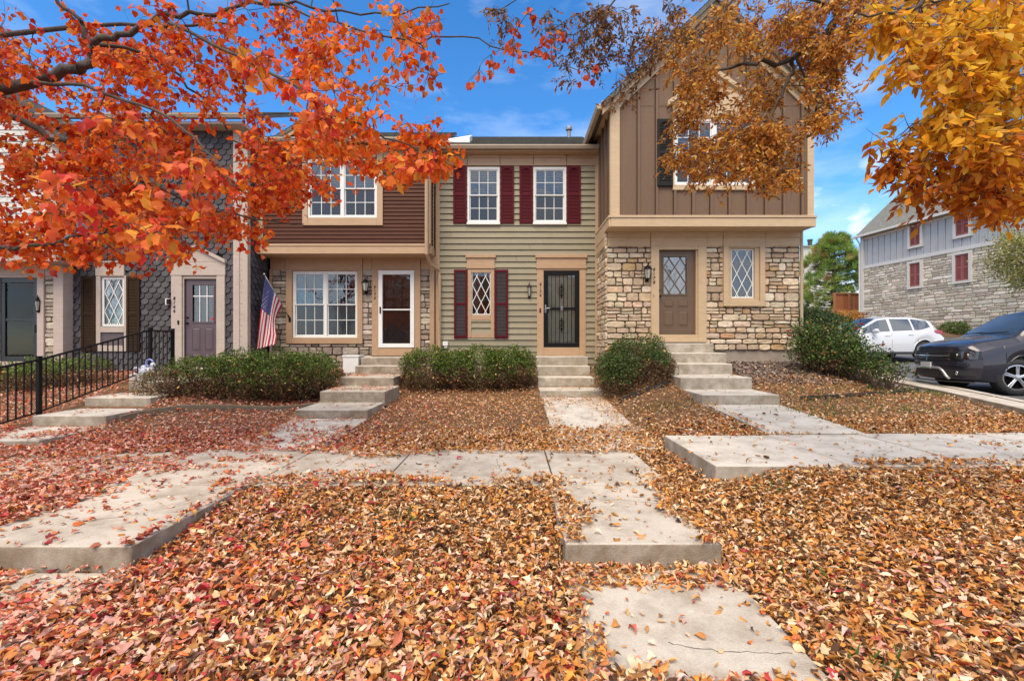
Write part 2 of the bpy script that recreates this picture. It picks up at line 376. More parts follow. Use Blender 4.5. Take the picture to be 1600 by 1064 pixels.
def recess(parent, pl, u0, u1, z0, z1, depth=.35, w=-.02, m=None):
    """the dim room behind an opening: an open box"""
    mb = MB(); a = [pl.p(u, w, z) for z in (z0, z1) for u in (u0, u1)]; b = [pl.p(u, w - depth, z) for z in (z0, z1) for u in (u0, u1)]
    mb.add(a + b, [(4, 5, 7, 6), (0, 4, 6, 2), (1, 3, 7, 5), (0, 1, 5, 4), (2, 6, 7, 3)])
    return mb.build("room_interior", m or ROOMS, parent)
def blinds(parent, pl, u0, u1, z0, z1, w=-.06, tilt=.5, pitch=.045, m=None, name="blind"):
    mb = MB(); z = z1 - .02
    while z > z0:
        hh = pitch * .42
        mb.add([pl.p(u0, w + .012, z - hh * tilt), pl.p(u1, w + .012, z - hh * tilt), pl.p(u1, w - .012, z + hh * tilt), pl.p(u0, w - .012, z + hh * tilt)], [(0, 1, 2, 3)]); z -= pitch
    mb.pbox(pl, u0, u1, z1 - .03, z1, w - .02, w + .015)
    return mb.build(name, m or BLIND, parent)
def sash_window(root, pl, u0, u1, z0, z1, lights=1, cols=3, rows=2, blind=1.0, tilt=.5, fr=.045, name="window"):
    """white double-hung window, one or two lights side by side"""
    f = MB(); frame_rect(f, pl, u0, u1, z0, z1, fr, -.03, .03)
    ww = (u1 - u0 - 2 * fr - (lights - 1) * fr * 1.6) / lights
    wobj = None; cells = []
    for i in range(lights):
        a = u0 + fr + i * (ww + fr * 1.6); b = a + ww; cells.append((a, b))
        if i: f.pbox(pl, a - fr * 1.6, a, z0 + fr, z1 - fr, -.03, .028)
    wobj = f.build(name, WHITE, root, bevel=.004)
    s = MB(); g = MB(); mid = (z0 + z1) / 2
    for a, b in cells:
        t = .028
        frame_rect(s, pl, a + .002, b - .002, mid - .015, z1 - fr - .002, t, -.02, .012); frame_rect(s, pl, a + .002, b - .002, z0 + fr + .002, mid + .012, t, -.04, -.021)
        for k in (0, 1):
            lo, hi = (mid + t - .015, z1 - fr - t) if k == 0 else (z0 + fr + t, mid - t + .012)
            wf = -.002 if k == 0 else -.028
            for c in range(1, cols):
                x = a + t + (b - a - 2 * t) * c / cols; g.pbox(pl, x - .008, x + .008, lo, hi, wf - .008, wf)
            for r in range(1, rows):
                z = lo + (hi - lo) * r / rows; g.pbox(pl, a + t, b - t, z - .008, z + .008, wf - .009, wf - .001)
    s.build("sash", WHITE, wobj, bevel=.003); g.build("grille", WHITE, wobj)
    for a, b in cells:
        p = MB(); p.pbox(pl, a + .01, b - .01, mid, z1 - fr - .01, -.014, -.012); p.build("pane", GLASS, wobj); p = MB(); p.pbox(pl, a + .01, b - .01, z0 + fr + .01, mid, -.036, -.034); p.build("pane", SCREEN, wobj)
        if blind > 0: blinds(wobj, pl, a + .005, b - .005, z1 - fr - (z1 - z0 - 2 * fr) * blind, z1 - fr, w=-.08, tilt=tilt)
    recess(wobj, pl, u0 + .01, u1 - .01, z0 + .01, z1 - .01, w=-.031)
    return wobj
def lattice(mb, pl, u0, u1, z0, z1, w, r=.009, nx=2, ny=2.3, m=0):
    """diamond lattice bars clipped to the opening"""
    dw = (u1 - u0) / nx; dh = (z1 - z0) / ny; k = dh / dw; uc, zc = (u0 + u1) / 2, (z0 + z1) / 2
    for sgn in (1, -1):
        for i in range(-6, 7):
            # line z = zc + sgn*k*(u-uc) + (i+.5)*dh
            pts = []
            off = (i + .5) * dh
            for u in (u0, u1):
                z = zc + sgn * k * (u - uc) + off
                if z0 <= z <= z1: pts.append((u, z))
            for z in (z0, z1):
                u = uc + (z - zc - off) / (sgn * k)
                if u0 < u < u1: pts.append((u, z))
            if len(pts) >= 2:
                (a, b), (c, d) = pts[0], pts[1]; ln = math.hypot(c - a, d - b)
                if ln < .03: continue
                nx_, nz_ = -(d - b) / ln * r, (c - a) / ln * r
                ww = w + (.0015 if sgn > 0 else 0)
                poly = [(a + nx_, b + nz_), (a - nx_, b - nz_), (c - nx_, d - nz_), (c + nx_, d + nz_)]
                mb.pprism(pl, poly, ww - .008, ww, m)
def lattice_window(root, pl, u0, u1, z0, z1, fr=.02, curtain=None, blind=0, name="window"):
    f = MB(); frame_rect(f, pl, u0, u1, z0, z1, fr, -.03, .012); wobj = f.build(name, WHITE, root, bevel=.003)
    g = MB(); lattice(g, pl, u0 + fr, u1 - fr, z0 + fr, z1 - fr, -.004); g.build("lattice", WHITE, wobj)
    p = MB(); p.pbox(pl, u0 + fr * .6, u1 - fr * .6, z0 + fr * .6, z1 - fr * .6, -.018, -.015); p.build("pane", GLASS, wobj)
    if curtain:
        c = MB(); n = 24; a, b = u0 + fr + (u1 - u0) * curtain[0], u0 + fr + (u1 - u0) * curtain[1]
        vs = []
        for i in range(n + 1):
            u = a + (b - a) * i / n; ww = -.09 + .012 * math.sin(i * 1.7)
            vs += [pl.p(u, ww, z0), pl.p(u, ww, z1)]
        c.add(vs, [(2 * i, 2 * i + 2, 2 * i + 3, 2 * i + 1) for i in range(n)]); c.build("curtain", CURT, wobj)
    if blind: blinds(wobj, pl, u0 + fr, u1 - fr, z1 - (z1 - z0) * blind, z1 - fr)
    recess(wobj, pl, u0 + .005, u1 - .005, z0 + .005, z1 - .005, w=-.031)
    return wobj
def shutter(root, pl, u0, u1, z0, z1, m, mslat=None, arch=False, w=.045, label=None):
    st, rl = min(.055, (u1 - u0) * .17), .07
    f = MB(); mid = z0 + (z1 - z0) * .5
    f.pbox(pl, u0, u0 + st, z0, z1, .004, w + .022); f.pbox(pl, u1 - st, u1, z0, z1, .004, w + .022)
    for a, b in ((z0, z0 + rl * 1.15), (mid - rl / 2, mid + rl / 2), (z1 - rl, z1)): f.pbox(pl, u0 + st, u1 - st, a, b, .004, w + .02)
    if arch:
        pts = [(u0 + st, z1 - rl + .001)]; n = 8
        for i in range(n + 1):
            t = i / n; pts.append((u0 + st + (u1 - u0 - 2 * st) * t, z1 - rl - .07 + .07 * math.sin(math.pi * t)))
        pts.append((u1 - st, z1 - rl + .001)); f.pprism(pl, pts, .006, w + .018)
    sh = f.build("shutter", m, root, bevel=.004, label=label)
    s = MB(); s.pbox(pl, u0 + st, u1 - st, z0 + rl, z1 - rl, .003, .04)
    for a, b in ((z0 + rl * 1.15, mid - rl / 2), (mid + rl / 2, z1 - rl)):
        n = max(4, int((b - a) / .036)); e = (b - a) / n
        for i in range(n):
            z = a + i * e
            s.add([pl.p(u0 + st, w + .014, z + e * .12), pl.p(u1 - st, w + .014, z + e * .12), pl.p(u1 - st, .041, z + e * 1.1), pl.p(u0 + st, .041, z + e * 1.1), pl.p(u0 + st, w + .01, z), pl.p(u1 - st, w + .01, z)], [(0, 1, 2, 3), (4, 5, 1, 0)])
    s.build("louvres", mslat or m, sh)
    return sh
def panel(mb, pl, u0, u1, z0, z1, w, m=0, t=.022):
    """raised panel: a shallow groove round a bevelled field"""
    frame_rect(mb, pl, u0, u1, z0, z1, .012, w - .001, w + .006, m)
    a = [pl.p(u, w + .001, z) for u, z in ((u0 + t, z0 + t), (u1 - t, z0 + t), (u1 - t, z1 - t), (u0 + t, z1 - t))]
    b = [pl.p(u, w + .012, z) for u, z in ((u0 + t * 1.9, z0 + t * 1.9), (u1 - t * 1.9, z0 + t * 1.9), (u1 - t * 1.9, z1 - t * 1.9), (u0 + t * 1.9, z1 - t * 1.9))]
    mb.add(a + b, [(4, 5, 6, 7), (0, 1, 5, 4), (1, 2, 6, 5), (2, 3, 7, 6), (3, 0, 4, 7)], m)
def lever(parent, pl, u, z, w, m, side=1):
    mb = MB(); q = pl.p(u, w, z)
    mb.lathe([(.026, 0), (.026, .01), (.012, .014), (.012, .05), (.028, .056), (.032, .07), (.024, .086), (.0, .09)], q, 14, axis='y')
    mb.build("handle", m, parent); mb = MB(); q2 = pl.p(u, w, z + .14); mb.lathe([(.026, 0), (.026, .014), (.016, .018), (.0, .02)], q2, 14, axis='y')
    return mb.build("deadbolt", m, parent, smooth=False)
def wall_lantern(root, pl, u, z, s=1.0, name="wall_lantern", slim=False):
    mb = MB(); c = pl.p(u, .11 * s if not slim else .07, z); r = .075 * s if not slim else .045 * s
    h = .2 * s if not slim else .24 * s
    mb.pbox(pl, u - .035 * s, u + .035 * s, z - .17 * s, z - .0 * s, .028, .045)
    mb.tube([pl.p(u, .04, z - .12 * s), pl.p(u, .09 * s, z - .17 * s), pl.p(u, .11 * s, z - .12 * s)] if not slim else [pl.p(u, .03, z + .1), pl.p(u, .07, z + .16 * s), pl.p(u, .07, z + .13 * s)], .009, 6)
    n = 6
    mb.lathe([(r * .35, -h * .62), (r * .62, -h * .55), (r * .6, -h * .5)], c, n)
    mb.lathe([(r * 1.28, h * .42), (r * 1.3, h * .46), (r * .9, h * .62), (r * .35, h * .82), (r * .18, h * .86), (r * .2, h * .98), (.001, h * 1.08)], c, n)
    for j in range(n):
        th = 2 * math.pi * j / n
        mb.tube([(c[0] + r * .6 * math.cos(th), c[1] + r * .6 * math.sin(th), c[2] - h * .5), (c[0] + r * 1.05 * math.cos(th), c[1] + r * 1.05 * math.sin(th), c[2] + h * .44)], .005, 4)
    o = mb.build(name, BLACKM, root)
    g = MB(); g.lathe([(r * .55, -h * .5), (r * .98, h * .43)], c, n); g.build("lantern_glass", LAMPG, o)
    b = MB(); b.lathe([(.012, -h * .3), (.013, 0), (.02, h * .1), (.02, h * .18), (.0, h * .3)], c, 10); b.build("bulb", mat("bulb_white", (.8, .78, .72), .3), o, smooth=True)
    return o
def number(root, text, pl, u, z, h, m, gap=1.34, name="house_number", w=.002, tilt=-.0):
    """house number, digits one below the other"""
    mb = MB()
    for i, ch in enumerate(text):
        cu = bpy.data.curves.new("t", 'FONT'); cu.body = ch; cu.size = h * 1.38; cu.extrude = .006; cu.align_x = 'CENTER'; cu.shear = .2; cu.resolution_u = 4; cu.offset = -.001
        o = bpy.data.objects.new("t", cu); COL.objects.link(o); dg = bpy.context.evaluated_depsgraph_get(); dg.update()
        me = bpy.data.meshes.new_from_object(o.evaluated_get(dg))
        zb = z - (i + 1) * h * gap + h * .15  # batten shadow lines painted as thin dark strips
        vs = [pl.p(u + v.co.x, w + .007 + v.co.z, zb + v.co.y) for v in me.vertices]
        mb.add(vs, [tuple(p.vertices) for p in me.polygons])
        bpy.data.objects.remove(o); bpy.data.curves.remove(cu); bpy.data.meshes.remove(me)
    return mb.build(name, m, root)
# ---------------------------------------------------------------- shared trim and roof builders
ROOF = mat("asphalt_shingles", (.13, .125, .11), .95, 9, .35, 60, .35, bump=.8, bscale=70)
class Fa:
    """a facade at depth d, measured in photo pixels"""
    def __init__(s, d): s.d = d; s.pl = front(d)
    def X(s, px): return PX(px, s.d)
    def Z(s, py): return PZ(py, s.d)
    def b(s, mb, x0, x1, y0, y1, w1, w0=0.0, m=0): mb.pbox(s.pl, s.X(x0), s.X(x1), s.Z(y1), s.Z(y0), w0, w1, m)
def shingle_roof(name, root, corners, rows=16, m=None):
    """roof slope as overlapping courses: corners = eave left, eave right, ridge right, ridge left"""
    a, b, c, d = [Vector(q) for q in corners]; mb = MB(); nrm = (b - a).cross(d - a).normalized()
    for i in range(rows):
        t0, t1 = i / rows, (i + 1.25) / rows; t1 = min(t1, 1)
        p, q = a.lerp(d, t0), b.lerp(c, t0); r, s = b.lerp(c, t1), a.lerp(d, t1)
        up = nrm * .014
        mb.add([tuple(p + up), tuple(q + up), tuple(r), tuple(s), tuple(p - nrm * .004), tuple(q - nrm * .004)], [(0, 1, 2, 3), (4, 5, 1, 0)])
    th = nrm * -.09
    mb.add([tuple(v + o_) for o_ in (nrm * -.006, th) for v in (a, b, c, d)], [(7, 6, 5, 4), (0, 4, 5, 1), (1, 5, 6, 2), (2, 6, 7, 3), (3, 7, 4, 0)])
    return mb.build(name, m or ROOF, root)
def gutter(root, x0, x1, y, z, m, r=.06):
    mb = MB(); prof = [(-.11, 0), (-.115, -.03), (-.09, -.1), (-.0, -.1), (0, 0), (-.012, 0), (-.012, -.088), (-.085, -.088), (-.1, -.03), (-.1, 0)]
    vs = [(x, y + py_, z + pz_) for x in (x0, x1) for py_, pz_ in prof]; n = len(prof)
    mb.add(vs, [(i, (i + 1) % n, n + (i + 1) % n, n + i) for i in range(n)] + [tuple(range(n))[::-1], tuple(range(n, 2 * n))])
    return mb.build("gutter", m, root)

# ================================================================ green-grey lap sided house, 8174
def house_sage():
    d = 12.05; A = Fa(d); pl = A.pl; X, Z = A.X, A.Z
    t = thing("townhouse", "sage green lap-sided middle townhouse with maroon shutters, numbered 8174", "townhouse", (X(810), d, 1.0))
    SAGE = mat("sage_siding", attr=True, rough=.6, n1=3, a1=.06, n2=50, a2=.05, bump=.2, bscale=70, stretch=(1, 1, 8), spec=.25, dirt=((.15, .13, .09), 1.6, .52, .8, .35))
    SAGE2 = mat("sage_panel", (.25, .215, .13), .6, 4, .05)
    TAN = wood("tan_trim", (.44, .29, .175)); MAR = mat("maroon_shutter_paint", (.085, .008, .014), .6, 6, .12, spec=.12); DG = mat("grey_louvre", (.05, .04, .045), .7, 6, .15, spec=.15)
    xl, xr = X(681), X(937)
    wins = [(730.4, 780.7, 262.3, 348.5, 0), (833.2, 884.4, 262.3, 348.5, 1)]
    holes = [(X(a), X(b), Z(e), Z(c)) for a, b, c, e, _ in wins] + [(X(737), X(766.5), Z(492), Z(426)), (X(849.5), X(905), Z(542.5), Z(422.5))]
    s = MB(); rg = random.Random(4); lap(s, pl, xl, xr, .75, Z(259), .159, holes, .034, rng=rg)
    s.c = [(.285 * c[0], .252 * c[1], .175 * c[2]) for c in s.c]
    s.build("wall", SAGE, t, col=True)
    c = MB(); c.box(xl, xr - .02, d + .42, 18.5, .6, Z(240)); c.build("rear_wall", SAGE2, t)
    # frieze, trim
    f = MB()
    for a, b in ((686, 730), (730.6, 781), (781.6, 833), (833.6, 884.8), (885.4, 937)):
        w = .03 if (b - a) > 47 and a in (730.6, 833.6) else .036
        A.b(f, a, b, 248.4, 259.5, .046 if a in (730.6, 833.6) else .034); A.b(f, a, b, 237.5, 248.2, .062 if a in (730.6, 833.6) else .05)
    A.b(f, 929.6, 937.4, 259.6, 563, .04); A.b(f, 681, 687.3, 259.6, 556, .045)
    # porch lintels
    for a, b, pa, pb in ((728, 774.8, 729.8, 772.9), (836.4, 917, 838.3, 915.3)):
        A.b(f, a, b, 398.3, 403.6, .085, .003); A.b(f, pa, pb, 403.7, 416.4, .05, .003); A.b(f, a + 1, b - 1, 416.5, 420.2, .066, .003)
    # lower window surround
    A.b(f, 731, 736.6, 420.3, 528, .042, .003); A.b(f, 766.9, 772.4, 420.3, 528, .042, .003); A.b(f, 736.7, 766.8, 420.3, 426, .04, .003); A.b(f, 736.7, 766.8, 492, 500.5, .04, .003); A.b(f, 736.7, 766.8, 521.7, 528, .04, .003)
    # door surround
    A.b(f, 838.8, 849.2, 420.3, 556, .042, .003); A.b(f, 905.2, 915, 420.3, 556, .042, .003); A.b(f, 849.3, 905.1, 420.3, 423, .04, .003); A.b(f, 849.3, 905.1, 542.6, 556, .04, .003)
    f.build("trim", TAN, t, bevel=.005)
    p = MB(); A.b(p, 736.7, 766.8, 500.6, 521.6, .012, .002); p.build("apron_panel", SAGE2, t)
    # windows and shutters
    for a, b, y0, y1, k in wins:
        wo = sash_window(t, pl, X(a), X(b), Z(y1), Z(y0), 1, 3, 2, blind=1.0, tilt=.9 if k == 0 else .6, fr=.05)
        sl_ = MB(); A.b(sl_, a - .8, b + .8, 348.6, 352, .075, .0); sl_.build("sill", WHITE, wo, bevel=.004)
    for a, b in ((708.5, 729.4), (781.8, 803), (811.6, 832.4), (885.2, 906.8)): shutter(t, pl, X(a), X(b), Z(349.8), Z(260.8), MAR, arch=True)
    for a, b in ((709.8, 730.6), (772.8, 793.9)): shutter(t, pl, X(a), X(b), Z(528.5), Z(422), MAR, DG, label="maroon framed shutter with dark grey louvres")
    lattice_window(t, pl, X(736.9), X(766.6), Z(491.8), Z(426.2), curtain=(.0, .42))
    # black storm door before a cream door
    dr = MB(); frame_rect(dr, pl, X(849.4), X(905), Z(542.6), Z(423.2), .115, -.005, .045); sd_ = dr.build("storm_door", BLACKM, t, bevel=.005)
    g = MB(); zt, zb, xa, xb = Z(428.5), Z(536.5), X(855.5), X(899)
    for i in range(1, 7):
        u = xa + (xb - xa) * i / 7; g.pbox(pl, u - .007, u + .007, zb, zt, .012, .026)
    g.pbox(pl, xa, xb, Z(484.4), Z(480.6), .008, .034)
    um = (xa + xb) / 2
    for zc in (Z(455), Z(508)):
        for q in range(6):
            th = q * math.pi / 3
            pts = [pl.p(um + (.0 + .055 * k_) * math.cos(th + k_ * 1.3) * .9, .03, zc + (.11 * k_) * math.sin(th + k_ * 1.3) * 1.3) for k_ in (0, .3, .6, .9, 1.15)]
            g.tube(pts, .006, 4)
        for dz in (-.17, -.1, .1, .17): g.lathe([(.0, -.03), (.018, -.01), (.018, .01), (.0, .03)], pl.p(um, .03, zc + dz), 8)
        for sg in (-1, 1):
            for dz in (-.06, .06): g.tube([pl.p(um, .03, zc + dz * 2.2), pl.p(um + sg * .05, .03, zc + dz * 1.8), pl.p(um + sg * .07, .03, zc + dz), pl.p(um + sg * .035, .03, zc + dz * .5)], .006, 4)
    g.build("scrollwork", BLACKM, sd_)
    p = MB(); p.pbox(pl, xa, xb, zb, zt, .0, .003); p.build("pane", glass_mat("door_glass", (.92, .93, .9), .03, .02, .12), sd_)
    h = MB(); h.pbox(pl, X(851), X(853.2), Z(489), Z(477.5), .046, .062); h.pbox(pl, X(851.5), X(859), Z(483), Z(481.6), .062, .074); h.pbox(pl, X(875.5), X(879.5), Z(485.5), Z(480), .035, .06); h.build("handle", CHROME, sd_, bevel=.003)
    inn = MB(); DW = mat("cream_door", (.78, .73, .60), .5, 5, .1)
    frame_rect(inn, pl, X(851), X(903.5), Z(541), Z(424.5), .0, -.07, -.05); inn.pbox(pl, X(851), X(903.5), Z(541), Z(424.5), -.09, -.05)
    for a, b in ((857, 875), (880, 898)):
        for y0, y1 in ((430, 448), (454, 494), (500, 535)): panel(inn, pl, X(a), X(b), Z(y1), Z(y0), -.05)
    inn.build("entry_door", DW, t)
    wall_lantern(t, pl, X(827), Z(456), 1.0, slim=True)
    number(t, "8174", pl, X(843.9), Z(441.5), .072, mat("oxide_number", (.05, .012, .012), .5), w=.042)
    q = MB(); A.b(q, 842.6, 845.2, 482, 488.5, .055, .04); q.build("doorbell", mat("dark_red_plastic", (.06, .012, .012), .4), t, bevel=.003)
    q = MB(); A.b(q, 692.5, 700.5, 533.5, 540, .09, .02); A.b(q, 694, 699, 540, 544.5, .07, .02); q.build("outdoor_socket", WHITE, t, bevel=.004)
    # eaves and roof
    ez = PZ(229, d - .24); rz = ez + .52 * 3.75
    shingle_roof("roof", t, [(X(681), d - .27, ez), (X(937) + .05, d - .27, ez), (X(937) + .05, d + 3.48, rz), (X(681), d + 3.48, rz)], 26)
    f = MB(); f.box(X(681), X(937), d - .22, d + .45, ez - .14, ez - .1); f.box(X(681), X(937), d - .25, d - .225, ez - .14, ez - .02); f.build("soffit", TAN, t)
    gutter(t, X(681), X(932), d - .255, ez - .0, mat("bronze_gutter", (.30, .235, .17), .5, 4, .1))
    rb = MB(); rb.box(X(681), X(937), d + 3.3, 19, .5, rz - .1); rb.build("attic_wall", SAGE2, t)
    sk = MB(); sy = 12.9; sx0, sx1 = PX(690, sy), PX(734, sy); zr = lambda y: ez + .52 * (y - d + .27)
    sk.add([(sx0, sy, zr(sy) - .03), (sx1, sy, zr(sy) - .03), (sx1, sy + .8, zr(sy + .8) - .03), (sx0, sy + .8, zr(sy + .8) - .03), (sx0, sy, zr(sy) + .03), (sx1, sy, zr(sy) + .17), (sx1, sy + .8, zr(sy + .8) + .17), (sx0, sy + .8, zr(sy + .8) + .05)], [(0, 1, 5, 4), (1, 2, 6, 5), (2, 3, 7, 6), (3, 0, 4, 7), (4, 5, 6, 7)]); sk.build("skylight", WHITE, t, bevel=.01)
    v = MB(); vx, vy, vz = PX(889, 15.2), 15.2, PZ(216, 15.2) - .3
    v.lathe([(.06, 0), (.06, .55), (.11, .56), (.11, .62), (.08, .68), (.0, .7)], (vx, vy, vz), 14); v.build("roof_vent", mat("galvanised", (.25, .25, .25), .45, metal=.6), t)
    return t
# ================================================================ brown sided house with stone base, 8170
def house_brown():
    d = 12.05; G = Fa(d); U = Fa(11.45); t = thing("townhouse", "reddish brown townhouse over a stone base with a white storm door, numbered 8170", "townhouse", (G.X(550), d, 1.0))
    BR = mat("brown_siding", attr=True, rough=.5, n1=3, a1=.1, n2=60, a2=.08, bump=.12, bscale=80, stretch=(1, 1, 8), spec=.12, dirt=((.05, .025, .015), 1.8, .5, .8, .4))
    TAN = wood("sand_trim", (.40, .255, .15)); TANU = wood("sand_trim_upper", (.46, .31, .19))
    pl = G.pl; X, Z = G.X, G.Z
    holes = [(X(458.5), X(559), Z(527.5), Z(424.5)), (X(592.8), X(648.3), Z(542.5), Z(424))]
    bk = MB()
    for a, b, c_, e in ((425, 458.4, 412, 585), (559.2, 592.7, 412, 585), (648.5, 681, 412, 585), (458.4, 559.2, 527.7, 585), (458.4, 559.2, 412, 424.3), (592.7, 648.5, 542.7, 585), (592.7, 648.5, 412, 423.9)): G.b(bk, a, b, c_, e, .012, -.05)
    bk.build("mortar_bed", MORTAR, t)
    s = MB(); pal = [(.32, .26, .21), (.40, .33, .27), (.28, .22, .175), (.44, .37, .31), (.36, .275, .225), (.23, .18, .14), (.50, .43, .37)]
    stones(s, pl, X(426), X(676), Z(585), Z(420), [(X(452), X(565), Z(532), 9), (X(585), X(655), .0, 9)], 21, pal, (.11, .22), (.15, .36), .045, gap=.015)
    s.build("stone_wall", STONE, t, col=True)
    f = MB()
    for a, b in ((424, 447), (447.6, 567.6), (568.2, 582), (582.6, 657.6), (658.2, 682)): G.b(f, a, b, 402, 421.8, .075 if a in (447.6, 582.6) else .06, .013)
    G.b(f, 423, 426.6, 421.9, 560, .07, .0)
    frame = [(449, 458.2, 422, 537), (559.8, 567.6, 422, 537), (458.3, 559.7, 528, 537)]
    for a, b, c_, e in frame: G.b(f, a, b, c_, e, .085, .013)
    G.b(f, 458.3, 559.7, 422, 424, .083, .013)
    G.b(f, 582.6, 592.4, 422, 556, .085, .013); G.b(f, 648.6, 657.6, 422, 556, .085, .013); G.b(f, 592.5, 648.5, 543.2, 556, .083, .013); G.b(f, 592.5, 648.5, 421.9, 423.3, .083, .013)
    G.b(f, 672.3, 679.6, 402, 560, .1, .013)
    f.build("trim", TAN, t, bevel=.005)
    sash_window(t, pl, X(458.5), X(559.5), Z(527.8), Z(424.3), 2, 3, 2, blind=1, tilt=.55, fr=.05)
    # white storm door over a brown crossbuck door
    dm = MB(); frame_rect(dm, pl, X(592.7), X(648.3), Z(543), Z(423.6), .105, .0, .1); dm.pbox(pl, X(599), X(642), Z(485.3), Z(483.2), .03, .075)
    sd_ = dm.build("storm_door", WHITE, t, bevel=.006)
    p = MB(); p.pbox(pl, X(599), X(642), Z(538), Z(431), .045, .048); p.build("pane", glass_mat("storm_glass", (.8, .8, .78), .03, .02, .12), sd_)
    h = MB(); h.pbox(pl, X(595), X(597), Z(490), Z(480), .101, .125); h.build("handle", BLACKM, sd_, bevel=.003)
    DB = mat("brown_door", (.19, .115, .075), .45, 8, .2, bump=.2, bscale=40, stretch=(6, 1, 1))
    inn = MB(); inn.pbox(pl, X(594), X(647), Z(541), Z(486), -.06, -.02); frame_rect(inn, pl, X(594), X(647), Z(486), Z(425), .1, -.08, -.04)
    um = (X(599) + X(642)) / 2
    for sg in (-1, 1): inn.pprism(pl, [(um - sg * .32 - .03, Z(534)), (um - sg * .32 + .03, Z(534)), (um + sg * .32 + .03, Z(494)), (um + sg * .32 - .03, Z(494))][::1], -.02, .0 if sg > 0 else .002)
    frame_rect(inn, pl, X(602), X(639), Z(537), Z(491), .05, -.02, .004)
    for i in range(1, 3): u = X(601) + (X(640) - X(601)) * i / 3; inn.pbox(pl, u - .012, u + .012, Z(484), Z(432), -.07, -.045)
    for i in range(1, 3): z = Z(484) + (Z(432) - Z(484)) * i / 3; inn.pbox(pl, X(601), X(640), z - .012, z + .012, -.072, -.047)
    inn.build("entry_door", DB, t)
    recess(t, pl, X(595), X(646), Z(486), Z(425), .3, w=-.085)
    cu_ = MB(); cu_.pbox(pl, X(599), X(642), Z(486), Z(431), -.125, -.12); cu_.build("door_curtain", mat("grey_brown_curtain", (.30, .26, .23), .9, 9, .3), t)
    wall_lantern(t, Plane((0, d - .04), (1, 0), (0, -1)), X(573.6), Z(449), 1.12)
    number(t, "8170", pl, X(586.9), Z(446), .072, mat("black_number", (.02, .017, .015), .5), w=.085)
    # overhanging upper floor
    ul, ur = U.X(401.7), U.X(671); zb, zt = U.Z(385.2), U.Z(247.5); pu = U.pl; X, Z = U.X, U.Z
    s = MB(); wh = (X(481.8), X(589.6), Z(340.6), Z(249.5)); lap(s, pu, X(411), X(665), zb, zt, .098, [wh], .022, rng=random.Random(2))
    side = Plane((ur, 0), (0, 1), (1, 0)); lap(s, side, 11.5, d, Z(378), zt, .098, [], .014)
    sideL = Plane((ul, 0), (0, -1), (-1, 0)); lap(s, sideL, -d, -11.5, Z(385), zt, .098, [], .014)
    s.c = [(.082 * c[0], .029 * c[1], .017 * c[2]) for c in s.c]; s.build("wall", BR, t, col=True)
    c = MB(); c.box(ul + .03, ur - .03, d + .4, 18.5, .6, U.Z(225)); c.box(ul + .03, X(481), 11.5, d + .4, U.Z(384), U.Z(225)); c.box(X(590.5), ur - .03, 11.5, d + .4, U.Z(384), U.Z(225))
    c.box(X(481), X(590.5), 11.85, d + .4, U.Z(384), U.Z(225)); c.build("rear_wall", mat("dark_brown_wall", (.07, .03, .02), .8), t)
    f = MB()
    U.b(f, 401.7, 671, 381.6, 385.3, .06, -.02); U.b(f, 402.2, 670.6, 385.4, 397, .045, -.02); f.box(ul, ur, 11.49, d, U.Z(397) , U.Z(397) + .025)
    f.box(ur - .02, ur + .035, 11.5, d, U.Z(397) + .026, U.Z(381.6)); f.box(ul - .03, ul + .02, 11.5, d, U.Z(397) + .026, U.Z(381.6))
    U.b(f, 401.9, 411.5, 247.6, 381.5, .035); U.b(f, 664, 670.9, 247.6, 381.5, .035)
    f.box(ur - .002, ur + .03, 11.415, 11.56, U.Z(381.5), zt); f.box(ur + .001, ur + .026, d - .14, d - .05, U.Z(381.5), zt)
    for a, b, w in ((401.9, 473, .035), (473.6, 598.8, .05), (599.4, 671, .035)): U.b(f, a, b, 235, 247.5, w)
    U.b(f, 401.9, 671, 223.5, 234.8, .055)
    for a, b, c_, e in ((473.6, 481.6, 247.6, 353), (589.8, 598.7, 247.6, 353), (481.7, 589.7, 341, 353)): U.b(f, a, b, c_, e, .05, .002)
    f.build("upper_trim", TANU, t, bevel=.005)
    sash_window(t, pu, X(481.8), X(589.6), Z(340.8), Z(249.3), 2, 3, 2, blind=.55, tilt=.7, fr=.05)
    ez = PZ(217, 11.2); yy = 11.2; rz = ez + .5 * 4.6
    shingle_roof("roof", t, [(ul - .25, yy, ez), (X(681), yy, ez), (X(681), yy + 4.6, rz), (ul - .25, yy + 4.6, rz)], 30)
    f = MB(); f.box(ul - .2, ur + .1, yy + .03, 11.5, ez - .2, ez - .15); f.build("soffit", TANU, t)
    gutter(t, ul - .2, ur + .12, yy + .01, ez, mat("bronze_gutter"))
    ds = MB(); xx = X(667.5); ds.tube([(xx, yy - .04, ez - .08), (xx, 11.3, ez - .35), (xx, 11.35, ez - .5), (xx, 11.35, U.Z(378)), (xx, 11.36, U.Z(398)), (xx + .06, 11.6, U.Z(412)), (X(684) - .05, d - .12, PZ(424, d)), (X(684) - .03, d - .12, PZ(436, d)), (X(684) - .03, d - .12, 1.15)], .045, 8)
    ds.build("downspout", mat("sand_gutter", (.42, .29, .18), .5, 4, .1), t, smooth=False)
    # front gable with cream fish-scale shingles
    gx0, gx1, gy = PX(446, 11.6), PX(584, 11.6), 11.6; gz0 = ez + .12; gp = (gx0 + gx1) / 2; pk = gz0 + (gx1 - gx0) / 2 * .6
    CRM = mat("cream_scales", attr=True, rough=.7, n1=6, a1=.1); s = MB(); gpl = Plane((0, gy), (1, 0), (0, -1))
    top = lambda u: pk - abs(u - gp) * .6
    scales(s, gpl, gx0 + .1, gx1 - .1, gz0, pk, .2, .13, top=top, rng=random.Random(3)); s.c = [(.50 * c[0], .47 * c[1], .38 * c[2]) for c in s.c]
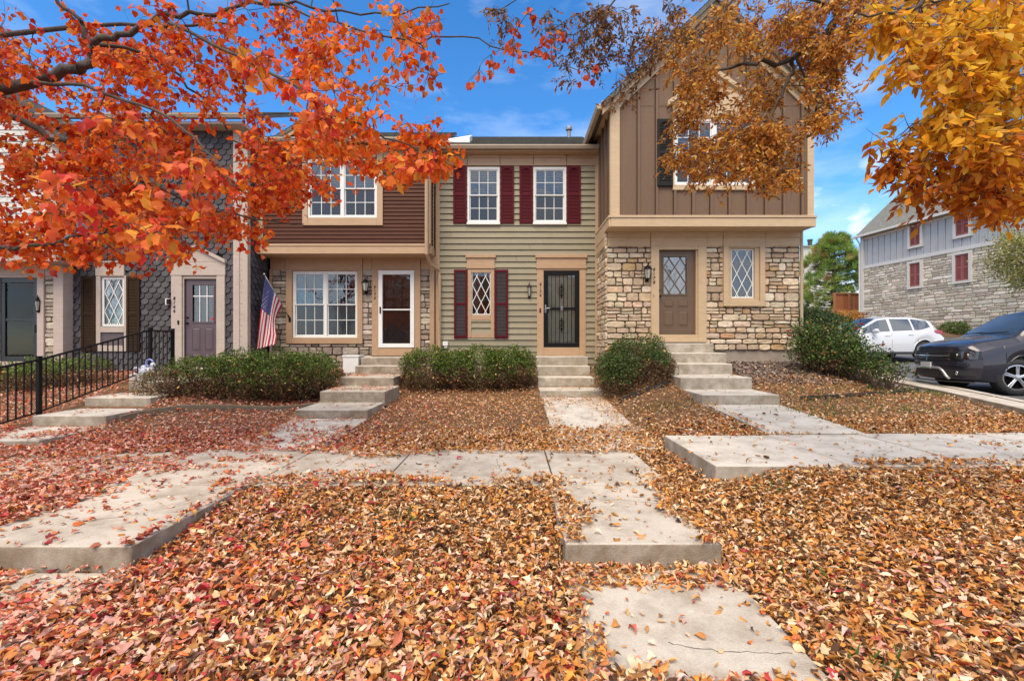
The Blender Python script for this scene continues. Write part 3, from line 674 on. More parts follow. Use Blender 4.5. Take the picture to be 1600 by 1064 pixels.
    s.pprism(gpl, [(gx0, gz0 - .1), (gx1, gz0 - .1), (gp, pk)], -.1, 0, 0, (.4, .38, .3)); s.build("gable", CRM, t, col=True)
    f = MB()
    for sg in (-1, 1):
        e0 = gp + sg * (gx1 - gx0) / 2; e1 = e0 + sg * .28; s0 = .6
        poly = [(gp, pk - .08), (e1, pk - .08 - abs(e1 - gp) * s0), (e1, pk + .12 - abs(e1 - gp) * s0), (gp, pk + .12)]
        if sg > 0: poly = poly
        else: poly = poly[::-1]
        f.pprism(gpl, poly, .16, .2)
    f.build("rake_board", TANU, t)
    for sg in (-1, 1):
        e1 = (gx1 - gx0) / 2 + .3; zl = pk + .13 - e1 * .6
        cs = [(gp + sg * e1, gy - .22, zl), (gp, gy - .22, pk + .13), (gp, gy + 2.2, pk + .13), (gp + sg * e1, gy + 2.2, zl)]
        cs = [cs[0], cs[3], cs[2], cs[1]] if sg < 0 else [cs[0], cs[3], cs[2], cs[1]]
        if sg < 0: cs = [cs[1], cs[0], cs[3], cs[2]]
        shingle_roof("gable_roof", t, cs, 14)
    return t
# ================================================================ gabled board-and-batten house on stone, 8178
def house_gable():
    d = 10.94; G = Fa(d); U = Fa(10.47); t = thing("townhouse", "gabled townhouse with brown board-and-batten above pale stone, numbered 8178", "townhouse", (G.X(1100), d, 1.2))
    BB = mat("taupe_boards", (.15, .088, .052), .7, 3, .07, 90, .12, bump=.35, bscale=120, stretch=(1, 1, .12))
    TR = wood("buff_trim", (.52, .38, .235)); TRG = wood("buff_trim_lower", (.50, .36, .22))
    pl = G.pl; X, Z = G.X, G.Z; xl, xr = X(948.5), X(1248)
    door = (X(1028.4), X(1086.5), Z(522.5), Z(391.5)); win = (X(1141.3), X(1177.2), Z(465.8), Z(389.5))
    bk = MB(); za = Z(546.5)
    for a, b, c_, e in ((xl + .02, door[0], za, Z(375)), (door[1], win[0], za, Z(375)), (win[1], xr, za, Z(375)), (door[0], door[1], za, door[2]), (door[0], door[1], door[3], Z(375)), (win[0], win[1], za, win[2]), (win[0], win[1], win[3], Z(375))):
        bk.pbox(pl, a, b, c_, e, -.05, .012)
    bk.box(xl + .012, xl + .06, d + .0, 12.1, .8, Z(360)); bk.build("mortar_bed", MORTAR, t)
    pal = [(.50, .39, .275), (.55, .44, .32), (.45, .34, .235), (.58, .47, .345), (.48, .35, .23), (.51, .385, .285), (.40, .29, .19), (.60, .51, .39), (.44, .28, .15), (.54, .42, .305)]
    s = MB(); stones(s, pl, xl - .02, xr - .01, Z(547.5), Z(384), [(X(1020), X(1098), 0, 9), (X(1133), X(1187), Z(474), 9)], 7, pal, (.105, .235), (.14, .4), .05, gap=.017)
    s.build("stone_wall", STONE, t, col=True); s = MB()
    side = Plane((xl, 0), (0, -1), (-1, 0)); stones(s, side, -12.06, -d + .04, Z(562), Z(352), [], 8, pal, (.1, .215), (.13, .34), .045, gap=.015)
    s.build("stone_return", STONE, t, col=True)
    f = MB(); f.box(xl + .06, xr, d + .01, d + .3, .7, Z(547.3)); f.box(xl + .02, xl + .3, d + .3, 12.05, .6, 1.0); f.build("foundation", FOUND, t)
    c = MB(); c.box(xl + .05, xr - .02, d + .42, 18, .8, Z(360)); c.build("rear_wall", FOUND, t)
    f = MB()
    for a, b, w in ((949, 1015, .065), (1015.6, 1102.5, .08), (1103, 1127.5, .065), (1128, 1193, .08), (1193.6, 1248, .065)):
        G.b(f, a, b, 372.2, 385.6, w, .0); G.b(f, a, b, 358, 372, w + .012, .0)
    f.box(xl - .065, xl - .002, d - .0, 12.05, Z(385.6), Z(372.2)); f.box(xl - .075, xl - .004, d - .0, 12.05, Z(372), Z(354))
    # door surround
    G.b(f, 1015.9, 1028.2, 385.7, 534.7, .09, .013); G.b(f, 1088.8, 1101.8, 385.7, 534.7, .09, .013); G.b(f, 1028.3, 1088.7, 523, 534.7, .088, .013); G.b(f, 1028.3, 1088.7, 385.7, 391.2, .088, .013); G.b(f, 1086.2, 1088.7, 391.3, 522.9, .06, -.03)
    for a, b, c_, e in ((1128, 1136, 385.7, 479), (1184.5, 1192.3, 385.7, 479), (1136.1, 1184.4, 471, 479), (1136.1, 1184.4, 385.7, 387.4)): G.b(f, a, b, c_, e, .1, .013)
    for a, b, c_, e in ((1136.1, 1141.1, 387.5, 470.9), (1177.4, 1184.4, 387.5, 470.9), (1141.2, 1177.3, 466, 470.9), (1141.2, 1177.3, 387.5, 389.3)): G.b(f, a, b, c_, e, .06, .013)
    f.build("trim", TRG, t, bevel=.005)
    # panelled door with a diamond light
    DT = mat("taupe_door", (.125, .078, .046), .45, 5, .06); dm = MB(); gx = (X(1036.6), X(1073.4), Z(460), Z(400.5)); w0 = -.02
    dm.pbox(pl, X(1028.6), gx[0], Z(522.4), Z(391.4), w0 - .04, w0); dm.pbox(pl, gx[1], X(1086), Z(522.4), Z(391.4), w0 - .04, w0); dm.pbox(pl, gx[0], gx[1], Z(522.4), gx[2], w0 - .04, w0); dm.pbox(pl, gx[0], gx[1], gx[3], Z(391.4), w0 - .04, w0)
    frame_rect(dm, pl, gx[0] - .02, gx[1] + .02, gx[2] - .02, gx[3] + .02, .03, w0 + .001, w0 + .016)
    for a, b in ((1037, 1053), (1060, 1076)):
        panel(dm, pl, X(a), X(b), Z(480), Z(469.5), w0, t=.018); panel(dm, pl, X(a), X(b), Z(510), Z(485.5), w0, t=.022)
    do = dm.build("entry_door", DT, t)
    g = MB(); g.pbox(pl, gx[0], gx[1], gx[2], gx[3], w0 - .025, w0 - .02); g.build("pane", glass_mat("etched_glass", (.75, .72, .66), .2, .12, .3), do)
    g = MB(); lattice(g, pl, gx[0] + .01, gx[1] - .01, gx[2] + .01, gx[3] - .01, w0 - .004, r=.009, nx=2, ny=2.2); g.build("lattice", DT, do)
    c = MB(); n = 20; vs = []
    for i in range(n + 1): u = gx[0] + (gx[1] - gx[0]) * i / n; ww = -.11 + .015 * math.sin(i * 1.9); vs += [pl.p(u, ww, gx[2]), pl.p(u, ww, gx[3])]
    c.add(vs, [(2 * i, 2 * i + 2, 2 * i + 3, 2 * i + 1) for i in range(n)]); c.build("curtain", CURT, do)
    lever(do, pl, X(1030.8), Z(463), w0, BLACKM); recess(do, pl, gx[0], gx[1], gx[2], gx[3], .3, w=w0 - .041)
    lattice_window(t, pl, *[v for v in (win[0], win[1], win[2], win[3])], fr=.03, blind=1.0)
    wall_lantern(t, Plane((0, d - .05), (1, 0), (0, -1)), X(1009), Z(429), 1.15)
    number(t, "8178", pl, X(1019.8), Z(418.5), .076, mat("black_number"), w=.09)
    q = MB(); G.b(q, 1018.4, 1020.6, 460, 465, .1, .09); q.build("doorbell", mat("buff_plastic", (.35, .27, .18), .4), t, bevel=.002)
    # overhanging gabled floor
    pu = U.pl; X, Z = U.X, U.Z; ul, ur = X(955.4), X(1270); zb, zt = Z(338), Z(166.5); uc = (ul + ur) / 2; sl_ = .95; pk = zt + (uc - ul - .18) * sl_
    top = lambda u: min(pk, pk - abs(u - uc) * sl_)
    wh = (X(1053), X(1176), Z(290), Z(187)); s = MB(); st = 28.35 * 10.47 / F
    se = MB(); battens(s, pu, top, ul, ur, zb - .02, st, X(995.6), [wh], th=.042, wid=.055, shade_strip=se)
    sd2 = Plane((ul, 0), (0, -1), (-1, 0)); battens(s, sd2, lambda u: zt + .1, -12.05, -10.47, zb - .02, st, -12.05 + .2, [], th=.042, wid=.055, shade_strip=se); se.build("batten_shade", BATTEN_SHADE, t)
    s.pbox(pu, ul, ur, Z(166.3), Z(165.7), .0, .006)
    s.build("wall", BB, t)
    c = MB(); c.box(ul + .02, ur, 11.0, 18, Z(355), zt); c.box(ul + .02, wh[0] - .02, 10.5, 11.0, Z(355), zt); c.box(wh[1] + .02, ur, 10.5, 11.0, Z(355), zt); c.box(wh[0] - .02, wh[1] + .02, 10.85, 11.0, Z(355), zt); c.box(wh[0] - .02, wh[1] + .02, 10.5, 10.85, Z(355), wh[2] - .02)
    c.add([(ul, 10.5, zt), (ur, 10.5, zt), (uc, 10.5, pk), (ul, 18, zt), (ur, 18, zt), (uc, 18, pk)], [(0, 1, 2), (5, 4, 3)]); c.build("rear_upper_wall", BB, t)
    f = MB()
    U.b(f, 951.5, 1273, 338.2, 341.8, .1, -.02); U.b(f, 953.5, 1271.6, 342, 355.5, .08, -.02)
    f.box(ul - .02, ur, 10.49, d + .02, Z(355.5) + .0, Z(355.5) + .02)
    f.box(ul - .09, ul + .0, 10.39, 12.05, Z(341.8), Z(338.2)); f.box(ul - .075, ul + .02, 10.41, 12.05, Z(355.4), Z(342))
    U.b(f, 955.3, 967.8, 163, 338, .04); U.b(f, 1260.5, 1270.3, 158, 338, .04); f.box(ul - .035, ul - .001, 10.431, 10.6, zb, zt + .02); f.box(ul - .032, ul - .001, 11.92, 12.05, zb, zt)
    f.box(ul - .03, ul - .001, 10.6, 11.92, zt - .08, zt + .1)
    # rake boards on the gable
    for k, (off0, off1, w0_, w1_) in enumerate(((-.05, .16, .002, .045), (.13, .29, .10, .19), (.29, .35, .12, .25))):
        for sg in (-1, 1):
            ext = (uc - ul) + (.03 if k == 0 else .24)
            a = [(uc, pk + off0), (uc + sg * ext, pk + off0 - ext * sl_), (uc + sg * ext, pk + off1 - ext * sl_), (uc, pk + off1)]
            f.pprism(pu, a if sg > 0 else a[::-1], w0_, w1_ - (.0 if sg > 0 else .002))
    for sg in (-1, 1):  # raked soffit between wall and outer board
        ext = (uc - ul) + .24; a = [(uc, pk + .23), (uc + sg * ext, pk + .23 - ext * sl_), (uc + sg * ext, pk + .26 - ext * sl_), (uc, pk + .26)]
        f.pprism(pu, a if sg > 0 else a[::-1], -.05, .1)
    ez_ = zt - .06
    f.box(ul - .25, ul + .04, 10.33, 10.45, ez_ - .06, ez_ + .12)   # eave return
    f.box(ul - .24, ul + .0, 10.46, 12.2, ez_ + .02, ez_ + .06)    # side soffit
    # window surround and peaked head
    for a, b, c_, e in ((1050.5, 1052.8, 186, 292), (1176.3, 1178.6, 186, 292), (1050.5, 1178.6, 292.1, 298), (1052.9, 1176.2, 290.3, 292)): U.b(f, a, b, c_, e, .05, .002)
    U.b(f, 1051, 1178, 166.6, 186.2, .05, .002)
    hp = [(X(1046), Z(166)), (X(1183), Z(166)), (X(1114.5), Z(118))]; f.pprism(pu, hp, .002, .055)
    for sg in (-1, 1):
        a = [(X(1114.5), Z(119)), (X(1114.5 + sg * 73), Z(168.5)), (X(1114.5 + sg * 73), Z(161)), (X(1114.5), Z(111.5))]; f.pprism(pu, a if sg > 0 else a[::-1], .002, .12 - (.0 if sg > 0 else .003))
    f.build("upper_trim", TR, t, bevel=.005)
    sash_window(t, pu, X(1053), X(1176), Z(290), Z(187), 2, 3, 2, blind=.6, tilt=.6, fr=.055)
    DK = mat("charcoal_shutter", (.018, .018, .017), .6, 5, .15, spec=.15)
    for a, b in ((1026, 1050.2), (1178.9, 1203)): shutter(t, pu, X(a), X(b), Z(292), Z(188), DK, arch=True)
    ext = (uc - ul) + .27; oz = pk + .37
    for sg in (-1, 1):
        lo = (uc + sg * ext, oz - ext * sl_)
        cs = [(lo[0], 10.2, lo[1]), (lo[0], 18.2, lo[1]), (uc, 18.2, oz), (uc, 10.2, oz)]
        if sg < 0: cs = [cs[1], cs[0], cs[3], cs[2]]
        shingle_roof("roof", t, cs, 26)
    # side gutter and right-hand downspout
    g = MB(); gx0 = ul - .27; prof = [(0, 0), (-.115, 0), (-.12, -.03), (-.09, -.11), (0, -.11)]; zz = oz - ext * sl_ + .0
    vs = [(gx0 + a, y, zz + b) for y in (10.25, 12.3) for a, b in prof]; n = 5
    g.add(vs, [(i, (i + 1) % n, n + (i + 1) % n, n + i) for i in range(n)] + [tuple(range(n))[::-1], tuple(range(n, 2 * n))]); g.build("gutter", mat("buff_gutter", (.42, .33, .22), .5, 4, .1), t)
    ds = MB(); ds.tube([(G.X(1250), d - .06, G.Z(359)), (G.X(1250), d - .06, G.Z(552)), (G.X(1250) + .03, d - .16, G.Z(556))], .035, 8); ds.build("downspout", mat("buff_gutter"), t)
    return t
# ================================================================ dark scale-shingled house, 8166
def house_scales():
    d = 11.15; A = Fa(d); pl = A.pl; X, Z = A.X, A.Z
    t = thing("townhouse", "dark grey scale-shingled townhouse with a pedimented purple-grey door, numbered 8166", "townhouse", (X(240), d, .9))
    SCL = mat("slate_scales", attr=True, spec=.2, rough=.75, n1=4, a1=.12, n2=40, a2=.1); TR = wood("stone_grey_trim", (.46, .385, .33)); DK = mat("dark_corner", (.05, .045, .045), .6)
    xl, xr = X(100), X(386); door = (X(288.8), X(339), Z(575), Z(436.3)); win = (X(159.5), X(196), Z(510.5), Z(433)); zt = Z(196)
    s = MB(); scales(s, pl, xl, xr - .1, .75, zt, .20, .135, [(X(271), X(350), 0, Z(395)), (X(152), X(197), Z(548), Z(413))], rng=random.Random(5))
    for a, b, c_, e in ((xl, win[0], .6, zt), (win[1], door[0], .6, zt), (door[1], xr, .6, zt), (win[0], win[1], .6, win[2]), (win[0], win[1], win[3], zt), (door[0], door[1], .6, door[2]), (door[0], door[1], door[3], zt)): s.pbox(pl, a, b, c_, e, -.05, .003, 0, (.12, .12, .12))
    sd_ = Plane((xr, 0), (0, 1), (1, 0)); scales(s, sd_, d + .1, 12.1, .75, zt, .20, .135, rng=random.Random(6)); s.box(xr - .06, xr + .003, d + .0, 12.1, .6, zt, 0, (.12, .12, .12))
    s.c = [(.078 * c[0], .073 * c[1], .080 * c[2]) for c in s.c]; s.build("wall", SCL, t, col=True)
    c = MB(); c.box(xl, xr - .1, d + .42, 18, .6, zt); c.build("rear_wall", DK, t)
    f = MB(); A.b(f, 366, 376, 196, 560, .05); A.b(f, 376.3, 386.3, 196, 560, .04); f.box(xr - .0, xr + .035, d - .04, d + .09, .8, zt)
    # door surround with pediment
    A.b(f, 270, 286.6, 431, 575, .06, .003); A.b(f, 340.6, 353.3, 431, 575, .06, .003); A.b(f, 286.7, 288.8, 436, 575, .03, .003); A.b(f, 339, 340.5, 436, 575, .03, .003); A.b(f, 286.7, 340.5, 431, 436, .03, .003)
    A.b(f, 269, 354.3, 409.5, 430.9, .07, .003)
    pk = (X(309), Z(388)); f.pprism(pl, [(X(267), Z(410)), (X(354.5), Z(410)), pk], .003, .075)
    for sg, px_ in ((-1, 265), (1, 356)):
        a = [(pk[0], pk[1] - .02), (X(px_), Z(412.5)), (X(px_), Z(407.5)), (pk[0], pk[1] + .06)]; f.pprism(pl, a if sg > 0 else a[::-1], .003, .13 - (0 if sg > 0 else .003))
    for a, b, c_, e, w in ((152.3, 196.8, 411, 431.5, .06), (152.5, 159.4, 431.6, 549, .05), (189.9 + 6.2, 200, 431.6, 549, .05), (159.5, 196, 431.6, 433, .05), (159.5, 196, 510.6, 519.5, .05), (159.5, 196, 540, 549, .05), (151.5, 198, 409, 411.5, .09)): A.b(f, a, b, c_, e, w, .003)
    f.build("trim", TR, t, bevel=.005)
    p = MB(); A.b(p, 159.5, 196, 519.6, 539.9, .015, .003); p.build("apron_panel", mat("purple_grey", (.105, .08, .09), .55, 5, .06), t)
    lattice_window(t, pl, win[0] + .01, win[1] - .01, win[2] + .01, win[3] - .01, fr=.05, curtain=(.3, .9))
    SH = mat("dark_brown_shutter", (.035, .018, .010), .65, 5, .12, spec=.12); shutter(t, pl, X(130), X(152), Z(549), Z(432.5), SH); shutter(t, pl, X(200.4), X(221), Z(549), Z(432.5), SH)
    DP = mat("plum_grey_door", (.10, .072, .085), .5, 5, .06); dm = MB(); gx = (X(299.7), X(333.8), Z(503.5), Z(444.5)); w0 = -.02
    dm.pbox(pl, door[0], gx[0], door[2], door[3], w0 - .04, w0); dm.pbox(pl, gx[1], door[1], door[2], door[3], w0 - .04, w0); dm.pbox(pl, gx[0], gx[1], door[2], gx[2], w0 - .04, w0); dm.pbox(pl, gx[0], gx[1], gx[3], door[3], w0 - .04, w0)
    frame_rect(dm, pl, gx[0] - .02, gx[1] + .02, gx[2] - .02, gx[3] + .02, .03, w0 + .001, w0 + .014)
    for a, b in ((299, 313), (319, 333)): panel(dm, pl, X(a), X(b), Z(548), Z(512), w0); panel(dm, pl, X(a), X(b), Z(570), Z(552), w0)
    do = dm.build("entry_door", DP, t); g = MB(); g.pbox(pl, gx[0], gx[1], gx[2], gx[3], w0 - .025, w0 - .02); g.build("pane", GLASS, do)
    g = MB()
    for k in (1, 2): u = gx[0] + (gx[1] - gx[0]) * k / 3; g.pbox(pl, u - .009, u + .009, gx[2], gx[3], w0 - .015, w0 - .004)
    g.pbox(pl, gx[0], gx[1], Z(463.5), Z(462), w0 - .016, w0 - .005); g.build("grille", WHITE, do)
    blinds(do, pl, gx[0], gx[1], gx[2], Z(463), w=-.08, tilt=1.0, pitch=.04); lever(do, pl, X(292.5), Z(505), w0, BLACKM); recess(do, pl, gx[0], gx[1], gx[2], gx[3], .3, w=w0 - .041)
    q = MB(); A.b(q, 329.5, 333, 496.5, 500.5, .0, -.01); q.build("sticker", mat("red_sticker", (.5, .03, .04), .5), t)
    l = MB(); A.b(l, 262, 268, 467, 477, .09, .02); lo = l.build("porch_light", WHITE, t, bevel=.01); l = MB(); A.b(l, 265.6, 270, 468, 476, .12, .03); l.build("light_mount", BLACKM, lo)
    number(t, "8166", pl, X(275), Z(463), .076, mat("black_number"), w=.06)
    q = MB(); A.b(q, 280.5, 282.8, 501, 507, .075, .06); q.build("doorbell", BLACKM, t)
    ez = Z(196) + .05; shingle_roof("roof", t, [(xl - .2, d - .4, ez), (xr + .2, d - .4, ez), (xr + .2, d + 3.6, ez + 2.1), (xl - .2, d + 3.6, ez + 2.1)], 26)
    f = MB(); f.box(xl, xr + .1, d - .38, d + .1, ez - .2, ez - .14); f.build("soffit", TR, t); gutter(t, xl - .2, xr + .2, d - .39, ez, mat("bronze_gutter"))
    return t
# ================================================================ house at the left edge
def house_left():
    d = 10.95; A = Fa(d); pl = A.pl; X, Z = A.X, A.Z; U = Fa(10.45)
    t = thing("townhouse", "pale sided townhouse with a black storm door over a green door", "townhouse", (X(-60), d, .9))
    TR = wood("warm_grey_trim", (.47, .38, .33)); PALE = mat("pale_siding", attr=True, rough=.6, n1=3, a1=.05)
    xl, xr = X(-230), X(101.5); door = (X(4), X(63), Z(564.5), Z(435)); zt = Z(404)
    bk = MB()
    for a, b, c_, e in ((xl, door[0], .5, zt), (door[1], xr, .5, zt), (door[0], door[1], .5, door[2]), (door[0], door[1], door[3], zt)): bk.pbox(pl, a, b, c_, e, -.05, .012)
    bk.build("mortar_bed", MORTAR, t)
    pal = [(.44, .38, .31), (.50, .43, .35), (.36, .30, .25), (.54, .48, .40)]
    s = MB(); stones(s, pl, X(73), X(88.5), .8, Z(431), [], 31, pal, (.1, .22), (.14, .3), .05, gap=.016); s.build("stone_pier", STONE, t, col=True); s = MB(); stones(s, pl, xl, X(-10), .8, Z(431), [], 32, pal, (.1, .22), (.14, .36), .05, gap=.016); s.build("stone_wall", STONE, t, col=True)
    f = MB(); A.b(f, -230, 73.6, 404.6, 431, .07, .013); A.b(f, 73.8, 88, 404.6, 432, .06, .013); A.b(f, 88.1, 101.6, 390, 566, .08, .0); A.b(f, 63.2, 73.6, 431.2, 566, .085, .013); A.b(f, -10, 3.8, 431.2, 566, .085, .013); A.b(f, 3.9, 63.1, 431.2, 434.8, .08, .013); A.b(f, 3.9, 63.1, 564.7, 575, .08, .013)
    f.box(xr - .001, xr + .03, d - .08, d + .3, .8, Z(200)); f.build("trim", TR, t, bevel=.005)
    GR = mat("olive_door", (.34, .35, .09), .5, 5, .06); dm = MB()
    dm.pbox(pl, X(6), X(61), Z(564), Z(500), -.09, -.05); frame_rect(dm, pl, X(6), X(61), Z(500), Z(436), .14, -.09, -.05)
    for a, b in ((20, 35), (39, 54)): panel(dm, pl, X(a), X(b), Z(528), Z(510), -.05); panel(dm, pl, X(a), X(b), Z(556), Z(532), -.05)
    do = dm.build("entry_door", GR, t); g = MB()
    for k in (1, 2, 3): u = X(15) + (X(56) - X(15)) * k / 4; g.pbox(pl, u - .012, u + .012, Z(498), Z(443), -.08, -.06)
    for k in (1, 2): z = Z(498) + (Z(443) - Z(498)) * k / 3; g.pbox(pl, X(15), X(56), z - .01, z + .01, -.082, -.061)
    g.build("grille", WHITE, do); recess(do, pl, X(12), X(56), Z(500), Z(440), .3, w=-.095)
    c = MB(); n = 16; vs = []
    for i in range(n + 1): u = X(28) + (X(55) - X(28)) * i / n; vs += [pl.p(u, -.14 + .012 * math.sin(i * 1.8), Z(499)), pl.p(u, -.14 + .012 * math.sin(i * 1.8), Z(441))]
    c.add(vs, [(2 * i, 2 * i + 2, 2 * i + 3, 2 * i + 1) for i in range(n)]); c.build("curtain", CURT, do)
    sm = MB(); frame_rect(sm, pl, X(4.2), X(62.8), Z(564), Z(435.2), .11, .0, .05); sm.pbox(pl, X(11), X(56), Z(502), Z(498), .01, .04); so_ = sm.build("storm_door", mat("navy_black_metal", (.016, .02, .024), .35), t, bevel=.005)
    p = MB(); p.pbox(pl, X(11), X(56), Z(557), Z(441), .02, .023); p.build("pane", glass_mat("tinted_door_glass", (.9, .92, .92), .0, .02, 0), so_)
    h = MB(); h.pbox(pl, X(59), X(61.5), Z(520), Z(508), .05, .08); h.build("handle", BLACKM, so_)
    wall_lantern(t, Plane((0, d - .04), (1, 0), (0, -1)), X(66) - .0, Z(478), 1.0, slim=True)
    # upper floor with pale lap siding and a front gable
    pu = U.pl; ul, ur = U.X(-235), U.X(94); uc = (ul + ur) / 2; zt2 = U.Z(230); pk = zt2 + (ur - uc) * .72; s = MB(); lap(s, pu, ul, ur, U.Z(394), zt2, .13, [], .018)
    z = zt2
    while z < pk - .1:
        hw = (pk - z) / .72; lap(s, pu, uc - hw, uc + hw, z, z + .13, .13, [], .018); z += .13
    sd_ = Plane((ur, 0), (0, 1), (1, 0)); lap(s, sd_, 10.47, 11.2, U.Z(394), zt2, .13, [], .016)
    s.c = [(.56 * c[0], .55 * c[1], .52 * c[2]) for c in s.c]; s.build("wall", PALE, t, col=True)
    c = MB(); c.box(ul + .02, ur - .02, 10.5, 17.5, U.Z(398), zt2); c.box(xl, xr, d + .42, 17.5, .5, U.Z(398)); c.add([(ul, 10.5, zt2), (ur, 10.5, zt2), (uc, 10.5, pk), (ul, 17.5, zt2), (ur, 17.5, zt2), (uc, 17.5, pk)], [(0, 1, 2), (5, 4, 3)]); c.build("rear_wall", mat("pale_wall", (.5, .49, .46), .7), t)
    f = MB(); U.b(f, -237, 96, 394, 398, .08, -.02); U.b(f, -236, 94.5, 398.2, 409, .06, -.02); f.box(ul, ur, 10.47, 10.96, U.Z(409), U.Z(409) + .02); U.b(f, 84, 94.3, 232, 394, .035)
    for sg in (-1, 1):
        ext = ur - uc + .3; a = [(uc, pk), (uc + sg * ext, pk - ext * .72), (uc + sg * ext, pk + .2 - ext * .72), (uc, pk + .2)]; f.pprism(pu, a if sg > 0 else a[::-1], .02, .15 - (0 if sg > 0 else .003))
    f.build("upper_trim", TR, t, bevel=.005)
    ext = ur - uc + .32; oz = pk + .24
    for sg in (-1, 1):
        lo = (uc + sg * ext, oz - ext * .72); cs = [(lo[0], 10.25, lo[1]), (lo[0], 17.6, lo[1]), (uc, 17.6, oz), (uc, 10.25, oz)]
        if sg < 0: cs = [cs[1], cs[0], cs[3], cs[2]]
        shingle_roof("roof", t, cs, 24)
    return t
house_sage(); house_brown(); house_gable(); house_scales(); house_left()
# ---------------------------------------------------------------- terrain
def sstep(x, a, b):
    t = np.clip((np.asarray(x, float) - a) / (b - a), 0, 1); return t * t * (3 - 2 * t)
PM = np.array([(-8, -.05), (1.5, 0), (2.9, .01), (3.2, .03), (4.3, .15), (6.1, .165), (7.9, .27), (9.9, .41), (10.65, .62), (11.25, .85), (12.2, 1.02), (14, 1.1), (40, 1.6)])
PR = np.array([(-8, -.05), (1.5, 0), (2.6, .03), (4.2, .29), (4.6, .33), (6.2, .34), (8, .49), (8.9, .70), (9.8, .96), (10.6, 1.14), (12, 1.22), (20, 1.5), (40, 2.6)])
PLF = np.array([(-8, -.05), (1.5, 0), (3, .01), (4.4, .13), (5.5, .13), (6.4, .13), (7.4, .27), (8.3, .47), (9.2, .66), (10.5, .88), (12, 1.0), (40, 1.5)])
PP = np.array([(-8, .25), (2, .28), (6, .36), (7.8, .47), (9.2, .55), (10.5, .60), (12, .66), (16.5, .93), (19, 1.15), (23.5, 2.35), (27, 2.9), (40, 3.3), (90, 4)])
def gz(x, y):
    x = np.asarray(x, float); y = np.asarray(y, float)
    m = np.interp(y, PM[:, 0], PM[:, 1]); r = np.interp(y, PR[:, 0], PR[:, 1]); l = np.interp(y, PLF[:, 0], PLF[:, 1]); p = np.interp(y, PP[:, 0], PP[:, 1])
    wr = sstep(x, 1.75, 2.9) ; wl = 1 - sstep(x, -6.3, -4.3); wp = sstep(x, 6.6, 9.2)
    z = m * (1 - wr) + r * wr; z = z * (1 - wl) + l * wl
    z = z * (1 - wp) + p * wp
    return z
def vnoise(x, y, s, seed=0):
    """smooth value noise for density masks"""
    x = np.asarray(x) / s; y = np.asarray(y) / s; xi = np.floor(x).astype(int); yi = np.floor(y).astype(int); fx, fy = x - xi, y - yi
    def h(a, b): v = np.sin(a * 127.1 + b * 311.7 + seed * 74.7) * 43758.5453; return v - np.floor(v)
    fx = fx * fx * (3 - 2 * fx); fy = fy * fy * (3 - 2 * fy)
    return (h(xi, yi) * (1 - fx) + h(xi + 1, yi) * fx) * (1 - fy) + (h(xi, yi + 1) * (1 - fx) + h(xi + 1, yi + 1) * fx) * fy
def sheet(name, xs, ys, zf, m, kind="structure", clip=None, loc=(0, 0, 0)):
    gx, gy = np.meshgrid(xs, ys); z = zf(gx, gy); V = np.stack([gx, gy, z], -1).reshape(-1, 3); nx, ny = len(xs), len(ys)
    i, j = np.meshgrid(np.arange(nx - 1), np.arange(ny - 1)); a = (j * nx + i).ravel()
    T = np.concatenate([np.stack([a, a + 1, a + nx + 1], 1), np.stack([a, a + nx + 1, a + nx], 1)])
    if clip is not None:
        c = V[T].mean(1); T = T[clip(c[:, 0], c[:, 1])]
    o = fast_mesh(name, V, T, None, [m], smooth=True, loc=loc); setp(o, kind=kind); return o
LITTER = mat("leaf_mould", (.16, .085, .04), .95, 6, .35, 60, .6, bump=1, bscale=60)
xs = np.unique(np.concatenate([np.arange(-12, 26, .2), np.array([-300, -150, -80, -50, -35, -25, -18, -14, 28, 31, 35, 40, 50, 70, 100, 160, 300])]))
ys = np.unique(np.concatenate([np.arange(0, 26, .2), np.array([-60, -30, -15, -8, -4, -2, -1, 27, 28, 30, 33, 36, 40, 50, 70, 90, 140, 220, 400])]))
sheet("ground", xs, ys, lambda x, y: gz(x, y) - .03, LITTER)
# ---------------------------------------------------------------- asphalt, kerb
def lotx(y): return np.interp(y, [-8, 6, 7.25, 10.5, 13.5, 16, 20], [8.2, 8.5, 8.8, 9.55, 10.6, 11.0, 11.0])   # west edge of the parking lot
ASPH = mat("asphalt", (.10, .10, .105), .9, 2, .2, 120, .35, bump=.5, bscale=150, dirt=((.17, .165, .16), 1.2, .45, .7, .5))
sheet("parking_lot", np.arange(8, 40, .25), np.arange(-8, 24, .25), lambda x, y: gz(x, y) - .0, ASPH, clip=lambda x, y: (x > lotx(y) + .0) & (y < 22.0) & (x < np.interp(y, [-8, 14, 22], [36, 25.2, 24.4])))
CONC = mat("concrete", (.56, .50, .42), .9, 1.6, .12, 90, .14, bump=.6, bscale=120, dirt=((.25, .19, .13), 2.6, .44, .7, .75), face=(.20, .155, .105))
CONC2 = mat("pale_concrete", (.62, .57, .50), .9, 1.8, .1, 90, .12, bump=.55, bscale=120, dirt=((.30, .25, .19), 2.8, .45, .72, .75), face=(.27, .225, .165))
CSIDE = mat("concrete_face", (.25, .215, .17), .95, 2.5, .25, 40, .25, bump=.6, bscale=90, dirt=((.11, .085, .06), 6, .45, .7, .55))
k = MB()
yy = -6.0
